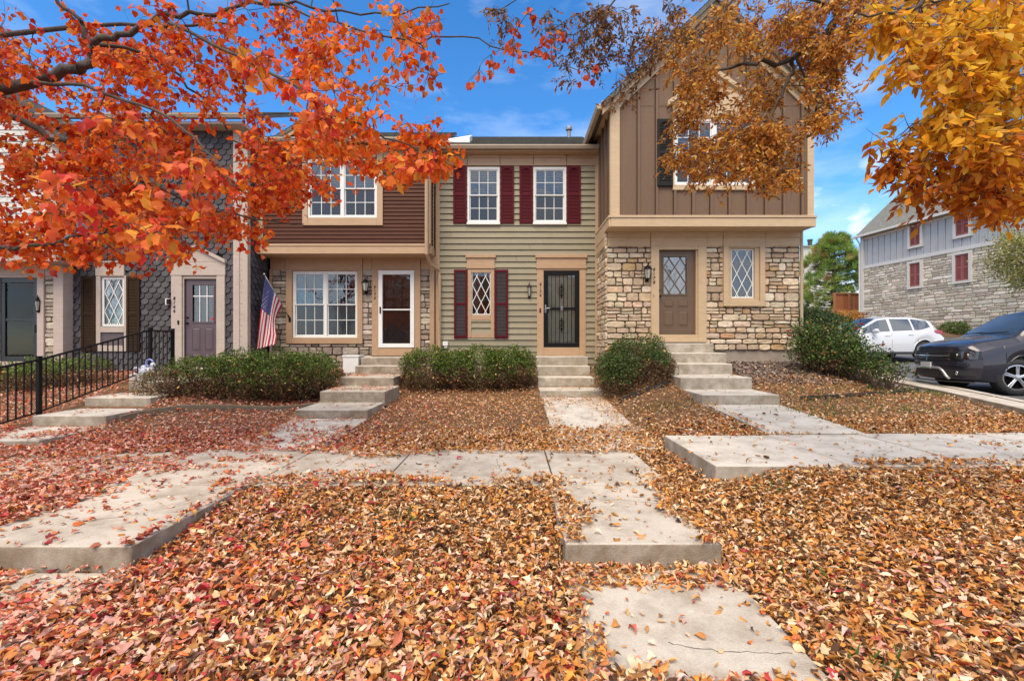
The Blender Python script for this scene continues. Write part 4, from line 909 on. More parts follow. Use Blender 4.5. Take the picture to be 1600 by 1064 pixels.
while yy < 13.4:
    for a, b, dz in ((-.62, -.18, .02), (-.17, .0, .02)):
        y1 = yy + 2.38; n = 6
        top, bot = [], []
        for i in range(n + 1):
            y = yy + .012 + (y1 - yy - .024) * i / n; x = float(lotx(y)); z = float(gz(x, y)) + dz + (.1 if b == .0 else .085)
            top += [(x + a, y, z), (x + b - .012, y, z)]; bot += [(x + a, y, z - .3), (x + b - .012, y, z - .3)]
        m_ = len(top); fs = []
        for i in range(n): p = 2 * i; fs += [(p, p + 1, p + 3, p + 2), (p + 1, m_ + p + 1, m_ + p + 3, p + 3), (m_ + p, p, p + 2, m_ + p + 2)]
        fs += [(1, 0, m_, m_ + 1), (m_ - 2, m_ - 1, 2 * m_ - 1, 2 * m_ - 2)]
        k.add(top + bot, fs)
    yy += 2.4
setp(k.build("kerb", CONC, bevel=.012), kind="structure")
# ---------------------------------------------------------------- slabs
def slab(mb, x0, x1, y0, y1, z, th=.16, z2=None, g=.006, skew=0):
    """concrete slab; z at its near edge, z2 at its far edge"""
    z2 = z if z2 is None else z2; x0 += g; x1 -= g; y0 += g; y1 -= g
    nx, ny = 1, 1
    mb.add([(x0, y0, z - th), (x1, y0, z - th), (x1 + skew, y1, z2 - th), (x0 + skew, y1, z2 - th), (x0, y0, z), (x1, y0, z), (x1 + skew, y1, z2), (x0 + skew, y1, z2)],
           [(0, 3, 2, 1), (4, 5, 6, 7), (0, 1, 5, 4), (1, 2, 6, 5), (2, 3, 7, 6), (3, 0, 4, 7)])
def crack(name, pts, z, kind="structure"):
    """hairline crack lying open in a slab"""
    rg = random.Random(len(pts) + int(pts[0][0] * 100)); P = []
    for (a, b), (c, d) in zip(pts[:-1], pts[1:]):
        for i in range(9): t = i / 9; P.append((a + (c - a) * t + rg.uniform(-.012, .012), b + (d - b) * t + rg.uniform(-.012, .012)))
    mb = MB()
    for p, q in zip(P[:-1], P[1:]):
        dx, dy = q[0] - p[0], q[1] - p[1]; l = math.hypot(dx, dy); nx, ny = -dy / l, dx / l; w0 = rg.uniform(.001, .0028)
        mb.add([(p[0] - nx * w0, p[1] - ny * w0, z + .0015), (q[0] - nx * w0, q[1] - ny * w0, z + .0015), (q[0] + nx * w0, q[1] + ny * w0, z + .0015), (p[0] + nx * w0, p[1] + ny * w0, z + .0015)], [(0, 1, 2, 3)])
    return mb
def slabobj(name, L_, m=CONC, parent=None, **kw):
    mb = MB()
    for a in L_: slab(mb, *a[:5], **(a[5] if len(a) > 5 else {}))
    o = mb.build(name, m, parent, bevel=.014, seg=3)
    return o
# long sidewalk, near edge y 4.42, far edge 5.95; the stretch right of x=1.9 lies a step higher
L1 = []
for a, b, z in ((-2.55, -1.28, .2), (-1.28, .42, .2), (.42, 1.9 - .35, .2), (-3.95, -2.55, .2), (-5.6, -3.95, .17), (-7.4, -5.6, .15), (-9.4, -7.4, .14), (-11.5, -9.4, .13), (-13.5, -11.5, .12)): L1.append((a, b, 4.42, 5.93, z))
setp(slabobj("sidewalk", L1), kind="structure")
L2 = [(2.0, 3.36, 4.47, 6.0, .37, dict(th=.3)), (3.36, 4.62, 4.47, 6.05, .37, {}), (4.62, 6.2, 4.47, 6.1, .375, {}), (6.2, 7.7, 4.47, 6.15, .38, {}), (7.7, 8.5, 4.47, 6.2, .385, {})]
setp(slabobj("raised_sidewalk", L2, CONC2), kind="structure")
# walks from the street up to the sidewalk, each with one step down
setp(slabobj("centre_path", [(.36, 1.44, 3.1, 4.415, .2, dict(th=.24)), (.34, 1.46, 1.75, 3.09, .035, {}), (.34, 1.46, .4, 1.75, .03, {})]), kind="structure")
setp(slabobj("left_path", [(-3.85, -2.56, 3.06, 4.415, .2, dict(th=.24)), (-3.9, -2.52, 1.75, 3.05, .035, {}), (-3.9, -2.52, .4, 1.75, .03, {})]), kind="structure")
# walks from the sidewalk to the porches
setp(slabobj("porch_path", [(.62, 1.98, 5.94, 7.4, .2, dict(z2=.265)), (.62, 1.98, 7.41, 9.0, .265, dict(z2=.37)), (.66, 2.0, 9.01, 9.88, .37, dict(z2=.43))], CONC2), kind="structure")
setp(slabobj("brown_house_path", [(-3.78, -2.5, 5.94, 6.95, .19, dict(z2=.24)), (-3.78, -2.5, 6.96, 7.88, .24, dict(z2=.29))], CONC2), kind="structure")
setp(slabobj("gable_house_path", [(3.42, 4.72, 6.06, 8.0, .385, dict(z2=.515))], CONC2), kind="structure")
CRK = mat("crack_dark", (.06, .05, .04), .95)
for pts, z in (([(.80, 2.32), (1.05, 2.25), (1.42, 2.24)], .035), ([(-3.6, 3.62), (-3.3, 3.5), (-2.95, 3.66)], .2), ([(-.25, 4.45), (-.12, 4.9), (-.18, 5.4), (.0, 5.9)], .2), ([(-2.1, 4.5), (-1.95, 5.1), (-2.0, 5.85)], .2), ([(.5, 3.9), (.9, 4.0), (1.4, 3.86)], .2), ([(5.2, 4.6), (5.5, 5.3), (5.4, 6.0)], .375)):
    setp(crack("c", pts, z).build("pavement_crack", CRK), kind="structure")
# ---------------------------------------------------------------- flights of concrete steps
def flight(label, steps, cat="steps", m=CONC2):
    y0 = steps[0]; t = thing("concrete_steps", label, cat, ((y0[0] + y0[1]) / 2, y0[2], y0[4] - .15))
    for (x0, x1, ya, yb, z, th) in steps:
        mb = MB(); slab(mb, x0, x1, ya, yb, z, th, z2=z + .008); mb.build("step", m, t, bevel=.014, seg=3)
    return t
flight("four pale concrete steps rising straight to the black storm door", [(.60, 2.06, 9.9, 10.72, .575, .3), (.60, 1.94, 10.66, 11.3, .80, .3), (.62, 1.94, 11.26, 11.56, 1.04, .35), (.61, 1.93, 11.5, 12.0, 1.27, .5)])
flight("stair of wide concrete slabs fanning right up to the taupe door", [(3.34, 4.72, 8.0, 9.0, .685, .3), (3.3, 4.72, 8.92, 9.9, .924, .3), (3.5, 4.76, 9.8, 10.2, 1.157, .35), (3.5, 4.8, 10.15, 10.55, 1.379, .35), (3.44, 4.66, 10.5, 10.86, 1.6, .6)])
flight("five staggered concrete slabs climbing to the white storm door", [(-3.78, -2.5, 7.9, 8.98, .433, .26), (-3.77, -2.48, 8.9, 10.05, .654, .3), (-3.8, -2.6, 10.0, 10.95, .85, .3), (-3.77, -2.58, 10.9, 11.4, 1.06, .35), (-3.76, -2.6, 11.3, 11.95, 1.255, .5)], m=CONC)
flight("concrete slab steps beside the black railing at the left", [(-7.85, -6.58, 6.33, 7.42, .23, .2), (-7.82, -6.6, 7.4, 8.35, .41, .26), (-7.82, -6.6, 8.31, 9.3, .60, .28), (-7.8, -6.6, 9.24, 10.3, .81, .3), (-8.2, -6.9, 10.25, 11.05, 1.02, .4)])
# ---------------------------------------------------------------- leaf shapes
def lens_leaf(rng, rows=3, width=.42, curl=.6, fold=.5, twist=.5):
    ts = np.linspace(0, 1, rows + 2)[1:-1]; V = [(0, 0, 0)]; T = []
    for t in ts:
        wd = width * (math.sin(math.pi * t ** .85)) * rng.uniform(.85, 1.12)
        for sx in (-.5, 0, .5): V.append((sx * wd, t, 0))
    V.append((0, 1, 0)); n = rows
    T += [(0, 2, 1), (0, 3, 2)]
    for i in range(n - 1):
        a = 1 + i * 3; b = a + 3
        T += [(a, a + 1, b + 1), (a, b + 1, b), (a + 1, a + 2, b + 2), (a + 1, b + 2, b + 1)]
    a = 1 + (n - 1) * 3; T += [(a, a + 1, a + 3), (a + 1, a + 2, a + 3)]
    V = np.array(V, float); c = rng.uniform(-1, 1) * curl; f = rng.uniform(.2, 1) * fold * rng.choice([-1, 1, 1]); tw = rng.uniform(-1, 1) * twist
    t = V[:, 1] - .5; V[:, 2] += c * (t * t - .1) + f * np.abs(V[:, 0]) * 1.6
    ang = tw * t * 2; x, z = V[:, 0].copy(), V[:, 2].copy(); V[:, 0] = x * np.cos(ang) - z * np.sin(ang) + rng.uniform(-.12, .12) * t * t * 4 * .3; V[:, 2] = x * np.sin(ang) + z * np.cos(ang)
    V[:, 1] -= 0
    return V, np.array(T)
def maple_leaf(rng, curl=.5):
    half = [(.24, -.02), (.40, .08), (.37, .26), (.50, .50), (.31, .56), (.18, .78)]
    out = [(0, 0)] + half + [(0, 1)] + [(-x, y) for x, y in half[::-1]]
    V = np.array([(0, .36, 0)] + [(x * rng.uniform(.9, 1.1), y * rng.uniform(.95, 1.05), 0) for x, y in out], float); n = len(out)
    T = np.array([(0, 1 + i, 1 + (i + 1) % n) for i in range(n)])
    c1, c2, f = rng.uniform(-.9, .5) * curl, rng.uniform(-.9, .6) * curl, rng.uniform(0, .5) * curl
    V[:, 2] = c1 * V[:, 0] ** 2 * 1.8 + c2 * (V[:, 1] - .36) ** 2 + f * np.abs(V[:, 0])
    return V, T
def tiny_leaf(width=.5, fold=.25):
    return np.array([(0, 0, 0), (-width / 2, .5, fold * .3), (0, 1, 0), (width / 2, .5, fold * .3)], float), np.array([(0, 2, 1), (0, 3, 2)])
def leaf_mat(name, rough=.55, trans=.3, bump=.15, n=30, a=.15):
    return mat(name, attr=True, rough=rough, n1=n, a1=a, trans=trans, spec=.3)
def pick(rs, pal, w, n, jit=.16):
    p = np.array(pal, float); w = np.array(w, float) / sum(w); c = p[rs.choice(len(p), n, p=w)]
    return np.clip(c * rs.uniform(1 - jit, 1 + jit, (n, 1)) * rs.uniform(.94, 1.06, (n, 3)), 0, 1)
# ---------------------------------------------------------------- fallen leaves on the ground
def rects():
    """concrete surfaces (x0, x1, y0, y1, z, z2, leaf share, noisy edge)"""
    R = []
    for a in L1: R.append((a[0], a[1], 4.42, 5.93, a[4], a[4], .10 if a[0] > -2.6 else .34 if a[0] > -4 else .70, .34))
    for a in L2: R.append((a[0], a[1], a[2], a[3], a[4], a[4], .03, .10))
    R += [(.36, 1.44, 3.1, 4.415, .2, .2, .05, .2), (.34, 1.46, .4, 2.08, .035, .035, .9, .6), (.34, 1.46, 2.08, 2.84, .035, .035, .15, .27), (.34, 1.46, 2.84, 3.09, .035, .035, .95, .8), (-3.85, -2.56, 3.06, 4.415, .2, .2, .2, .1), (-3.9, -2.52, .4, 3.05, .035, .035, .4, .12),
          (.62, 1.98, 5.94, 9.0, .2, .37, .42, .62), (.66, 2.0, 9.01, 9.88, .37, .43, .8, .4), (-3.78, -2.5, 5.94, 7.88, .19, .29, .66, .3), (3.42, 4.72, 6.06, 8.0, .385, .515, .05, .14)]
    return R
STEPS = [(.60, 2.06, 9.9, 10.66, .58, .3), (.60, 1.94, 10.66, 11.26, .81, .1), (3.34, 4.72, 8.0, 8.92, .69, .14), (3.3, 4.72, 8.92, 9.8, .93, .06), (-3.78, -2.5, 7.9, 8.9, .44, .3), (-3.77, -2.48, 8.9, 10.0, .66, .4), (-3.8, -2.6, 10.0, 10.9, .86, .35),
         (-7.85, -6.58, 6.33, 7.42, .235, .55), (-7.82, -6.6, 7.4, 8.35, .415, .3), (-7.82, -6.6, 8.31, 9.3, .605, .25)]
def fallen_leaves():
    rs = np.random.RandomState(11)
    def sample(y0, y1, dens, lim=1.22):
        n = int((y1 * y1 - y0 * y0) * lim * dens); y = np.sqrt(rs.uniform(y0 * y0, y1 * y1, n)); x = rs.uniform(-1, 1, n) * (y * lim + .3)
        return np.stack([x, y], 1)
    def flank(y0, y1, dens, x0, x1):
        n = int((y1 - y0) * (x1 - x0) * dens); return np.stack([rs.uniform(x0, x1, n), rs.uniform(y0, y1, n)], 1)
    P = np.concatenate([flank(-1.0, 1.35, 420, -4.5, 4.5), flank(.5, 4.4, 300, 3.2, 8.0), flank(.5, 4.4, 300, -7.6, -3.2), flank(4.4, 8, 220, -13, -8), sample(1.35, 3.2, 3300), sample(3.2, 4.6, 2500), sample(4.6, 7.0, 1500), sample(7.0, 12.0, 800)])
    x, y = P[:, 0], P[:, 1]; n = len(x)
    keep = np.ones(n, bool); z = gz(x, y) + rs.uniform(0, 1, n) ** 1.6 * np.where(y < 5, .05, .04); onc = np.zeros(n, bool)
    nz_ = vnoise(x, y, .34, 1) * .6 + vnoise(x, y, .13, 2) * .4; nb = vnoise(x, y, .9, 5)
    for (x0, x1, y0, y1, za, zb, share, edge) in rects():
        inside = (x > x0) & (x < x1) & (y > y0) & (y < y1)
        sx0, sx1 = x - x0, x1 - x; dy0, dy1 = y - y0, y1 - y
        if (x0, y0) in [(a[0], 4.42) for a in L1]: dd = np.minimum(dy0, dy1)
        elif (x0, y0) in [(a[0], a[2]) for a in L2]: dd = np.where(x0 == 2.0, np.minimum(dy1 + .3, np.minimum(dy0 + .2, sx0 + .3)), np.minimum(dy0, dy1))
        else: dd = np.minimum(sx0, sx1)
        # spill over the edges in tongues, sparse clumps elsewhere
        if (x0, y0) in [(a[0], 4.42) for a in L1]: dd = np.where(((x > -3.8) & (x < -2.6) | (x > .5) & (x < 1.4)) & (y < 5.2), dy1, dd)
        spill = dd < edge * (nb * 1.5 + nz_ - .62) ; thin = (nz_ > 1 - share * .82 - .08) & (rs.uniform(0, 1, n) < .55)
        lone = rs.uniform(0, 1, n) < .022 + share * .05
        ok = spill & (rs.uniform(0, 1, n) < .75) | thin & (share > .02) | lone
        keep &= ~inside | ok; zs = za + (zb - za) * np.clip((y - y0) / (y1 - y0), 0, 1)
        hgt = np.where(spill, rs.uniform(.004, .035, n), .006); z = np.where(inside, zs + hgt, z); onc |= inside & ~spill
    for (x0, x1, y0, y1, zt, share) in STEPS:
        inside = (x > x0) & (x < x1) & (y > y0) & (y < y1); back = (y - y0) / (y1 - y0)
        ok = (nz_ > 1 - share - .2 * back) & (rs.uniform(0, 1, n) < .6) | (rs.uniform(0, 1, n) < .02)
        keep &= ~inside | ok; z = np.where(inside, zt + .008, z); onc |= inside
    porch = ((x > .55) & (x < 2.05) & (y > 11.2)) | ((x > 3.4) & (x < 4.85) & (y > 9.8)) | ((x > -3.85) & (x < -2.5) & (y > 10.9)) | ((x > -8.2) & (x < -6.5) & (y > 9.3))
    keep &= ~porch; keep &= ~(x > lotx(y) - .62) | (rs.uniform(0, 1, n) < .02)
    bed = (y > 9.35 + .35 * np.sin(x * 1.3)) & (x > 4.7); keep &= ~bed | (rs.uniform(0, 1, n) < .06)
    bed2 = (y > 10.9); keep &= ~bed2 | (rs.uniform(0, 1, n) < .25); keep &= y < 12.0
    x, y, z, onc = x[keep], y[keep], z[keep], onc[keep]; n = len(x)
    # leaf kinds
    rng = random.Random(5)
    tp = [lens_leaf(rng, 3, rng.uniform(.28, .42), 1.2, 1.3, 1.1) for _ in range(18)] + [lens_leaf(rng, 3, .5, 1.9, .9, 1.6) for _ in range(8)] + [maple_leaf(rng, 1.2) for _ in range(8)] + [lens_leaf(rng, 1, .45, .6, .6, .3) for _ in range(8)]
    redness = np.clip(sstep(-x, -.6, 4.6) * .76 + .05 + .25 * (vnoise(x, y, 1.4, 9) - .5) + .12 * (y < 3.2), 0, 1)
    mp_ = rs.uniform(0, 1, n) < .06 + redness * .45; far = (y > 7.2)
    tid = np.where(mp_, rs.randint(26, 34, n), np.where(far, rs.randint(34, 42, n), rs.randint(0, 26, n)))
    tans = pick(rs, [(.66, .39, .18), (.76, .52, .30), (.56, .28, .09), (.68, .29, .05), (.38, .17, .055), (.11, .05, .025), (.60, .24, .07), (.82, .62, .43)], [19, 18, 18, 13, 14, 13, 14, 11], n, .25)
    reds = pick(rs, [(.58, .17, .10), (.46, .05, .055), (.68, .35, .26), (.27, .03, .04), (.66, .17, .05), (.72, .46, .37), (.34, .10, .05)], [20, 8, 26, 5, 14, 18, 12], n, .2)
    col = np.where((rs.uniform(0, 1, n) < redness * np.where(mp_, 1.25, .85))[:, None], reds, tans)
    sc = (.033 + .040 * rs.uniform(0, 1, n) ** 1.3) * np.where(mp_, .85, 1.0) * np.where(far, .82, 1); u_ = rs.uniform(0, 1, n); sc = np.where(u_ < .2, sc * .5, np.where(u_ > .955, sc * 1.45, sc))
    yd = np.stack([rs.normal(size=n), rs.normal(size=n), rs.normal(size=n) * np.where(onc, .08, .26)], 1)
    nr = np.stack([rs.normal(size=n) * .42, rs.normal(size=n) * .42, np.ones(n)], 1); nr[onc] *= (.5, .5, 1)
    pos = np.stack([x, y, z + np.where(onc, .006, .012)], 1); R = frames(yd, nr)
    V, T, C = stamp(tp, tid, pos, R, sc, col)
    gl = gz(V[:, 0], V[:, 1]) - .02
    o = fast_mesh("fallen_leaves", V, T, C, [leaf_mat("dry_leaf", .7, .12, a=.22)]); setp(o, "thick carpet of tan, brown and red fallen leaves over the front lawns", "leaves", kind="stuff")
fallen_leaves()
def grass_tufts():
    rs = np.random.RandomState(3); P = []
    for (x, y, r, k) in ((5.9, 8.3, .7, 260), (5.0, 7.4, .4, 120), (7.3, 8.9, .5, 200), (6.6, 7.6, .5, 120), (2.6, 8.0, .3, 80), (1.9, 2.9, .15, 60), (2.45, 4.15, .15, 40), (1.8, 2.2, .12, 30), (8.1, 9.0, .4, 120), (-.9, 3.8, .12, 30)):
        P.append(np.stack([rs.normal(x, r, k), rs.normal(y, r * .5, k)], 1))
    P = np.concatenate(P); n = len(P); z = gz(P[:, 0], P[:, 1])
    tv = np.array([(-.06, 0, 0), (.06, 0, 0), (.03, .6, .05), (0, 1, .25)], float); tt = np.array([(0, 1, 2), (0, 2, 3)])
    yd = np.stack([rs.normal(size=n) * .4, rs.normal(size=n) * .4, np.ones(n)], 1); R = frames(yd, rs.normal(size=(n, 3)))
    V, T, C = stamp([(tv, tt)], np.zeros(n, int), np.stack([P[:, 0], P[:, 1], z + .0], 1), R, rs.uniform(.06, .12, n), pick(rs, [(.08, .15, .03), (.14, .2, .05)], [1, 1], n))
    setp(fast_mesh("grass", V, T, C, [leaf_mat("grass_blade", .6, .3)]), "green grass tufts poking through the fallen leaves", "grass", kind="stuff")
grass_tufts()
def bark_mulch():
    rs = np.random.RandomState(8); n = 9000; x = np.concatenate([rs.uniform(4.7, 10, 6000), rs.uniform(-6.5, 3.4, 3000)]); y = np.concatenate([rs.uniform(9.2, 11, 6000), rs.uniform(10.5, 12, 3000)])
    k = ~((x > .55) & (x < 2.05)) & ~((x > 3.3) & (x < 4.85)) & ~((x > -3.85) & (x < -2.5)) & (x < lotx(y) - .6); x, y = x[k], y[k]; n = len(x)
    tp = [(np.array([(-.3, 0, 0), (.3, 0, 0), (.25, 1, .1), (-.25, 1, 0), (0, .5, .3)], float), np.array([(0, 1, 4), (1, 2, 4), (2, 3, 4), (3, 0, 4)]))]
    yd = np.stack([rs.normal(size=n), rs.normal(size=n), rs.normal(size=n) * .3], 1); R = frames(yd, np.tile([[0, 0, 1.]], (n, 1)) + rs.normal(size=(n, 3)) * .4)
    V, T, C = stamp(tp, np.zeros(n, int), np.stack([x, y, gz(x, y) + .0], 1), R, rs.uniform(.03, .07, n), pick(rs, [(.16, .11, .09), (.26, .2, .17), (.09, .06, .05), (.34, .28, .24)], [3, 3, 2, 1.5], n))
    setp(fast_mesh("bark_mulch", V, T, C, [mat("mulch_chip", attr=True, rough=.95)]), "grey-brown bark mulch along the house walls", "mulch", kind="stuff")
bark_mulch()
# ---------------------------------------------------------------- hedges and shrubs
TWIG = mat("shrub_twig", (.13, .085, .06), .9, 20, .3)
def shrub(name, label, cat, blobs, nleaf, ntwig, pal, wts, size=(.028, .046), low=.5, base=None, seed=1, flowers=None, group=None, dead=((.16, .08, .035), (.25, .14, .07), (.08, .045, .03), (.11, .07, .04)), shell=.7, lowkeep=.85, boxy=True):
    rs = np.random.RandomState(seed); B = np.array(blobs, float)
    c0 = B[:, :3].mean(0); gb = float(gz(c0[0], c0[1])); t = thing(name, label, cat, (c0[0], c0[1], gb), group)
    vol = B[:, 3] * B[:, 4] * B[:, 5]; bi = rs.choice(len(B), nleaf, p=vol / vol.sum())
    d = rs.normal(size=(nleaf, 3)); d /= np.linalg.norm(d, axis=1, keepdims=True); dq = np.sign(d) * np.abs(d) ** .8; d = np.where(boxy, dq / np.linalg.norm(dq, axis=1, keepdims=True) * (1 + .12 * np.abs(d[:, :1] * d[:, 2:])), d); r = shell + (1.04 - shell) * rs.uniform(0, 1, nleaf) ** .7
    lump = 1 + .2 * (vnoise(d[:, 0] * 4 + bi * 3, d[:, 2] * 4 + d[:, 1] * 3, .8, seed) - .5) * 2
    P = B[bi, :3] + d * r[:, None] * B[bi, 3:6] * lump[:, None]
    zb = gz(P[:, 0], P[:, 1]); h = (P[:, 2] - zb) / (B[:, 2].max() + B[:, 5].max() - gb)
    keep = (P[:, 2] > zb + .02) & (rs.uniform(0, 1, nleaf) < np.where(h < low, lowkeep, 1)); P, d, h = P[keep], d[keep], h[keep]; n = len(P)
    patch = vnoise(P[:, 0], P[:, 2] + P[:, 1], .22, seed + 3)
    green = pick(rs, pal, wts, n, .25); brown = pick(rs, dead, [1] * len(dead), n, .3)
    isd = rs.uniform(0, 1, n) < np.clip((low + .14 + .35 * (patch - .5) - h) * 3.2, 0, .9) + np.where(patch > .74, .22, .015); col = np.where(isd[:, None], brown, green)
    yd = d * .5 + rs.normal(size=(n, 3)) * .7 + (0, 0, .15); R = frames(yd, d + rs.normal(size=(n, 3)) * .6 + (0, 0, .3))
    V, T, C = stamp([tiny_leaf(.75), tiny_leaf(.6, .6)], rs.randint(0, 2, n), P, R, rs.uniform(*size, n), col)
    fast_mesh("foliage", V, T, C, [leaf_mat("shrub_leaf", .5, .22)], t)
    ci = rs.choice(n, min(n, max(10, n // 160)), replace=False); cp = P[ci] + d[ci] * .03; rgl = random.Random(9); Vc, Tc, Cc_ = stamp([lens_leaf(rgl, 3, .45, .8, .6, .5) for _ in range(5)], rs.randint(0, 5, len(ci)), cp, frames(rs.normal(size=(len(ci), 3)), rs.normal(size=(len(ci), 3)) * .5 + (0, -.4, 1)), rs.uniform(.05, .08, len(ci)), pick(rs, [(.68, .46, .24), (.6, .3, .1), (.55, .16, .06)], [3, 2, 1], len(ci)))
    fast_mesh("caught_leaves", Vc, Tc, Cc_, [leaf_mat("dry_leaf", .7, .12, a=.22)], t)
    mb = MB(); rg = random.Random(seed)
    for i in range(ntwig):
        b = blobs[rg.randrange(len(blobs))]; a = rg.uniform(0, 6.283); q = rg.uniform(.2, .98); k = rg.uniform(.0, .35)
        p0 = (b[0] + math.cos(a) * b[3] * k, b[1] + math.sin(a) * b[4] * k); z0 = float(gz(*p0)) - .02
        p2 = (b[0] + math.cos(a) * b[3] * q, b[1] + math.sin(a) * b[4] * q, b[2] + b[5] * rg.uniform(-.5, .9) * math.sqrt(max(.05, 1 - q * q)))
        m_ = ((p0[0] + p2[0]) / 2 + rg.uniform(-.05, .05), (p0[1] + p2[1]) / 2 + rg.uniform(-.05, .05), (z0 + p2[2]) / 2 - .04)
        mb.tube([(p0[0], p0[1], z0), m_, p2], [.008, .005, .002], 3)
    mb.build("twigs", TWIG, t)
    if flowers:
        pet = MB(); stm = MB(); red = mat("rose_petal", (.45, .015, .03), .5)
        for (fx, fy, fz) in flowers:
            for q in range(9):
                a = q * 2.4; rr = .012 + .004 * q; c = (fx + math.cos(a) * rr * .55, fy + math.sin(a) * rr * .55, fz)
                tg = (-math.sin(a), math.cos(a)); k_ = .018; pet.add([(c[0] - tg[0] * k_ * .6, c[1] - tg[1] * k_ * .6, c[2] - .022), (c[0] + tg[0] * k_ * .6, c[1] + tg[1] * k_ * .6, c[2] - .022), (c[0] + tg[0] * k_ + .5 * (c[0] - fx), c[1] + tg[1] * k_ + .5 * (c[1] - fy), c[2] + .012), (c[0] + .8 * (c[0] - fx), c[1] + .8 * (c[1] - fy), c[2] + .026 - q * .002), (c[0] - tg[0] * k_ + .5 * (c[0] - fx), c[1] - tg[1] * k_ + .5 * (c[1] - fy), c[2] + .012)], [(0, 1, 2, 3, 4)])
            stm.tube([(fx + .05, fy, fz - .5), (fx + .02, fy, fz - .2), (fx, fy, fz - .02)], [.004, .003, .003], 3)
        stm.build("rose_stems", mat("rose_stem", (.07, .10, .03), .6), t); pet.build("rose_flowers", red, t)
    return t
GP = [(.085, .145, .018), (.15, .225, .025), (.04, .07, .018), (.27, .31, .09)]; GW = [4, 3, 3, 1.1]
def el(px, py, d, rx, ry, rz): p = Wp(px, py, d); return (p[0], p[1], p[2], rx, ry, rz)
shrub("hedge", "long low hedge in front of the flag and the brown house window", "hedge",
      [el(268, 603, 9.0, .55, .5, .40), el(320, 592, 9.1, .6, .6, .47), el(375, 588, 9.2, .6, .62, .5), el(430, 586, 9.4, .6, .62, .5), el(478, 584, 9.6, .46, .55, .47), (-4.15, 9.8, .9, .4, .45, .40)], 42000, 620, GP, GW, seed=2)
shrub("hedge", "clipped hedge between the white storm door steps and the black storm door steps", "hedge",
      [(-1.95, 10.55, .98, .6, .5, .50), (-1.35, 10.6, 1.0, .5, .5, .44), (-.75, 10.6, 1.02, .62, .5, .50), (-.1, 10.6, 1.02, .52, .5, .5), (.2, 10.65, 1.0, .36, .45, .46)], 40000, 560, GP, GW, seed=3)
shrub("round_shrub", "round clipped shrub between the two right-hand stairs", "shrub",
      [(2.62, 9.75, 1.06, .76, .68, .66), (2.62, 9.75, .9, .8, .7, .58)], 30000, 420, [(.06, .11, .018), (.10, .155, .03), (.035, .06, .018), (.20, .22, .10)], [4, 2.5, 3, 1], seed=4, low=.42)
shrub("hedge", "pale green hedge behind the black railing under the lattice window", "hedge",
      [el(20, 600, 9.3, .6, .5, .42), el(75, 592, 9.5, .6, .5, .45), el(125, 588, 9.7, .55, .5, .42), el(-40, 605, 9.3, .6, .5, .42)], 20000, 260, [(.13, .2, .03), (.19, .26, .05), (.07, .11, .02)], [4, 3, 2], seed=5)
shrub("rose_bush", "loose leafy rose bush with red blooms right of the gabled house", "bush",
      [el(1275, 545, 9.9, .55, .55, .55), el(1262, 520, 10.0, .34, .4, .34), el(1305, 545, 9.7, .58, .6, .5), el(1342, 562, 9.4, .55, .5, .38), el(1382, 580, 9.0, .45, .4, .22), el(1325, 520, 9.8, .3, .3, .28), el(1240, 585, 9.9, .25, .3, .16)], 13500, 340,
      [(.055, .10, .02), (.10, .17, .03), (.035, .065, .02), (.20, .26, .06), (.24, .12, .05)], [4, 3, 3, .8, .4], size=(.035, .062), low=.15, seed=6, shell=.2, lowkeep=.6, boxy=False,
      flowers=[Wp(1380, 538, 9.3), Wp(1339, 513, 9.4), Wp(1231, 517, 9.9), Wp(1346, 506, 9.5), Wp(1233, 524, 9.9)])
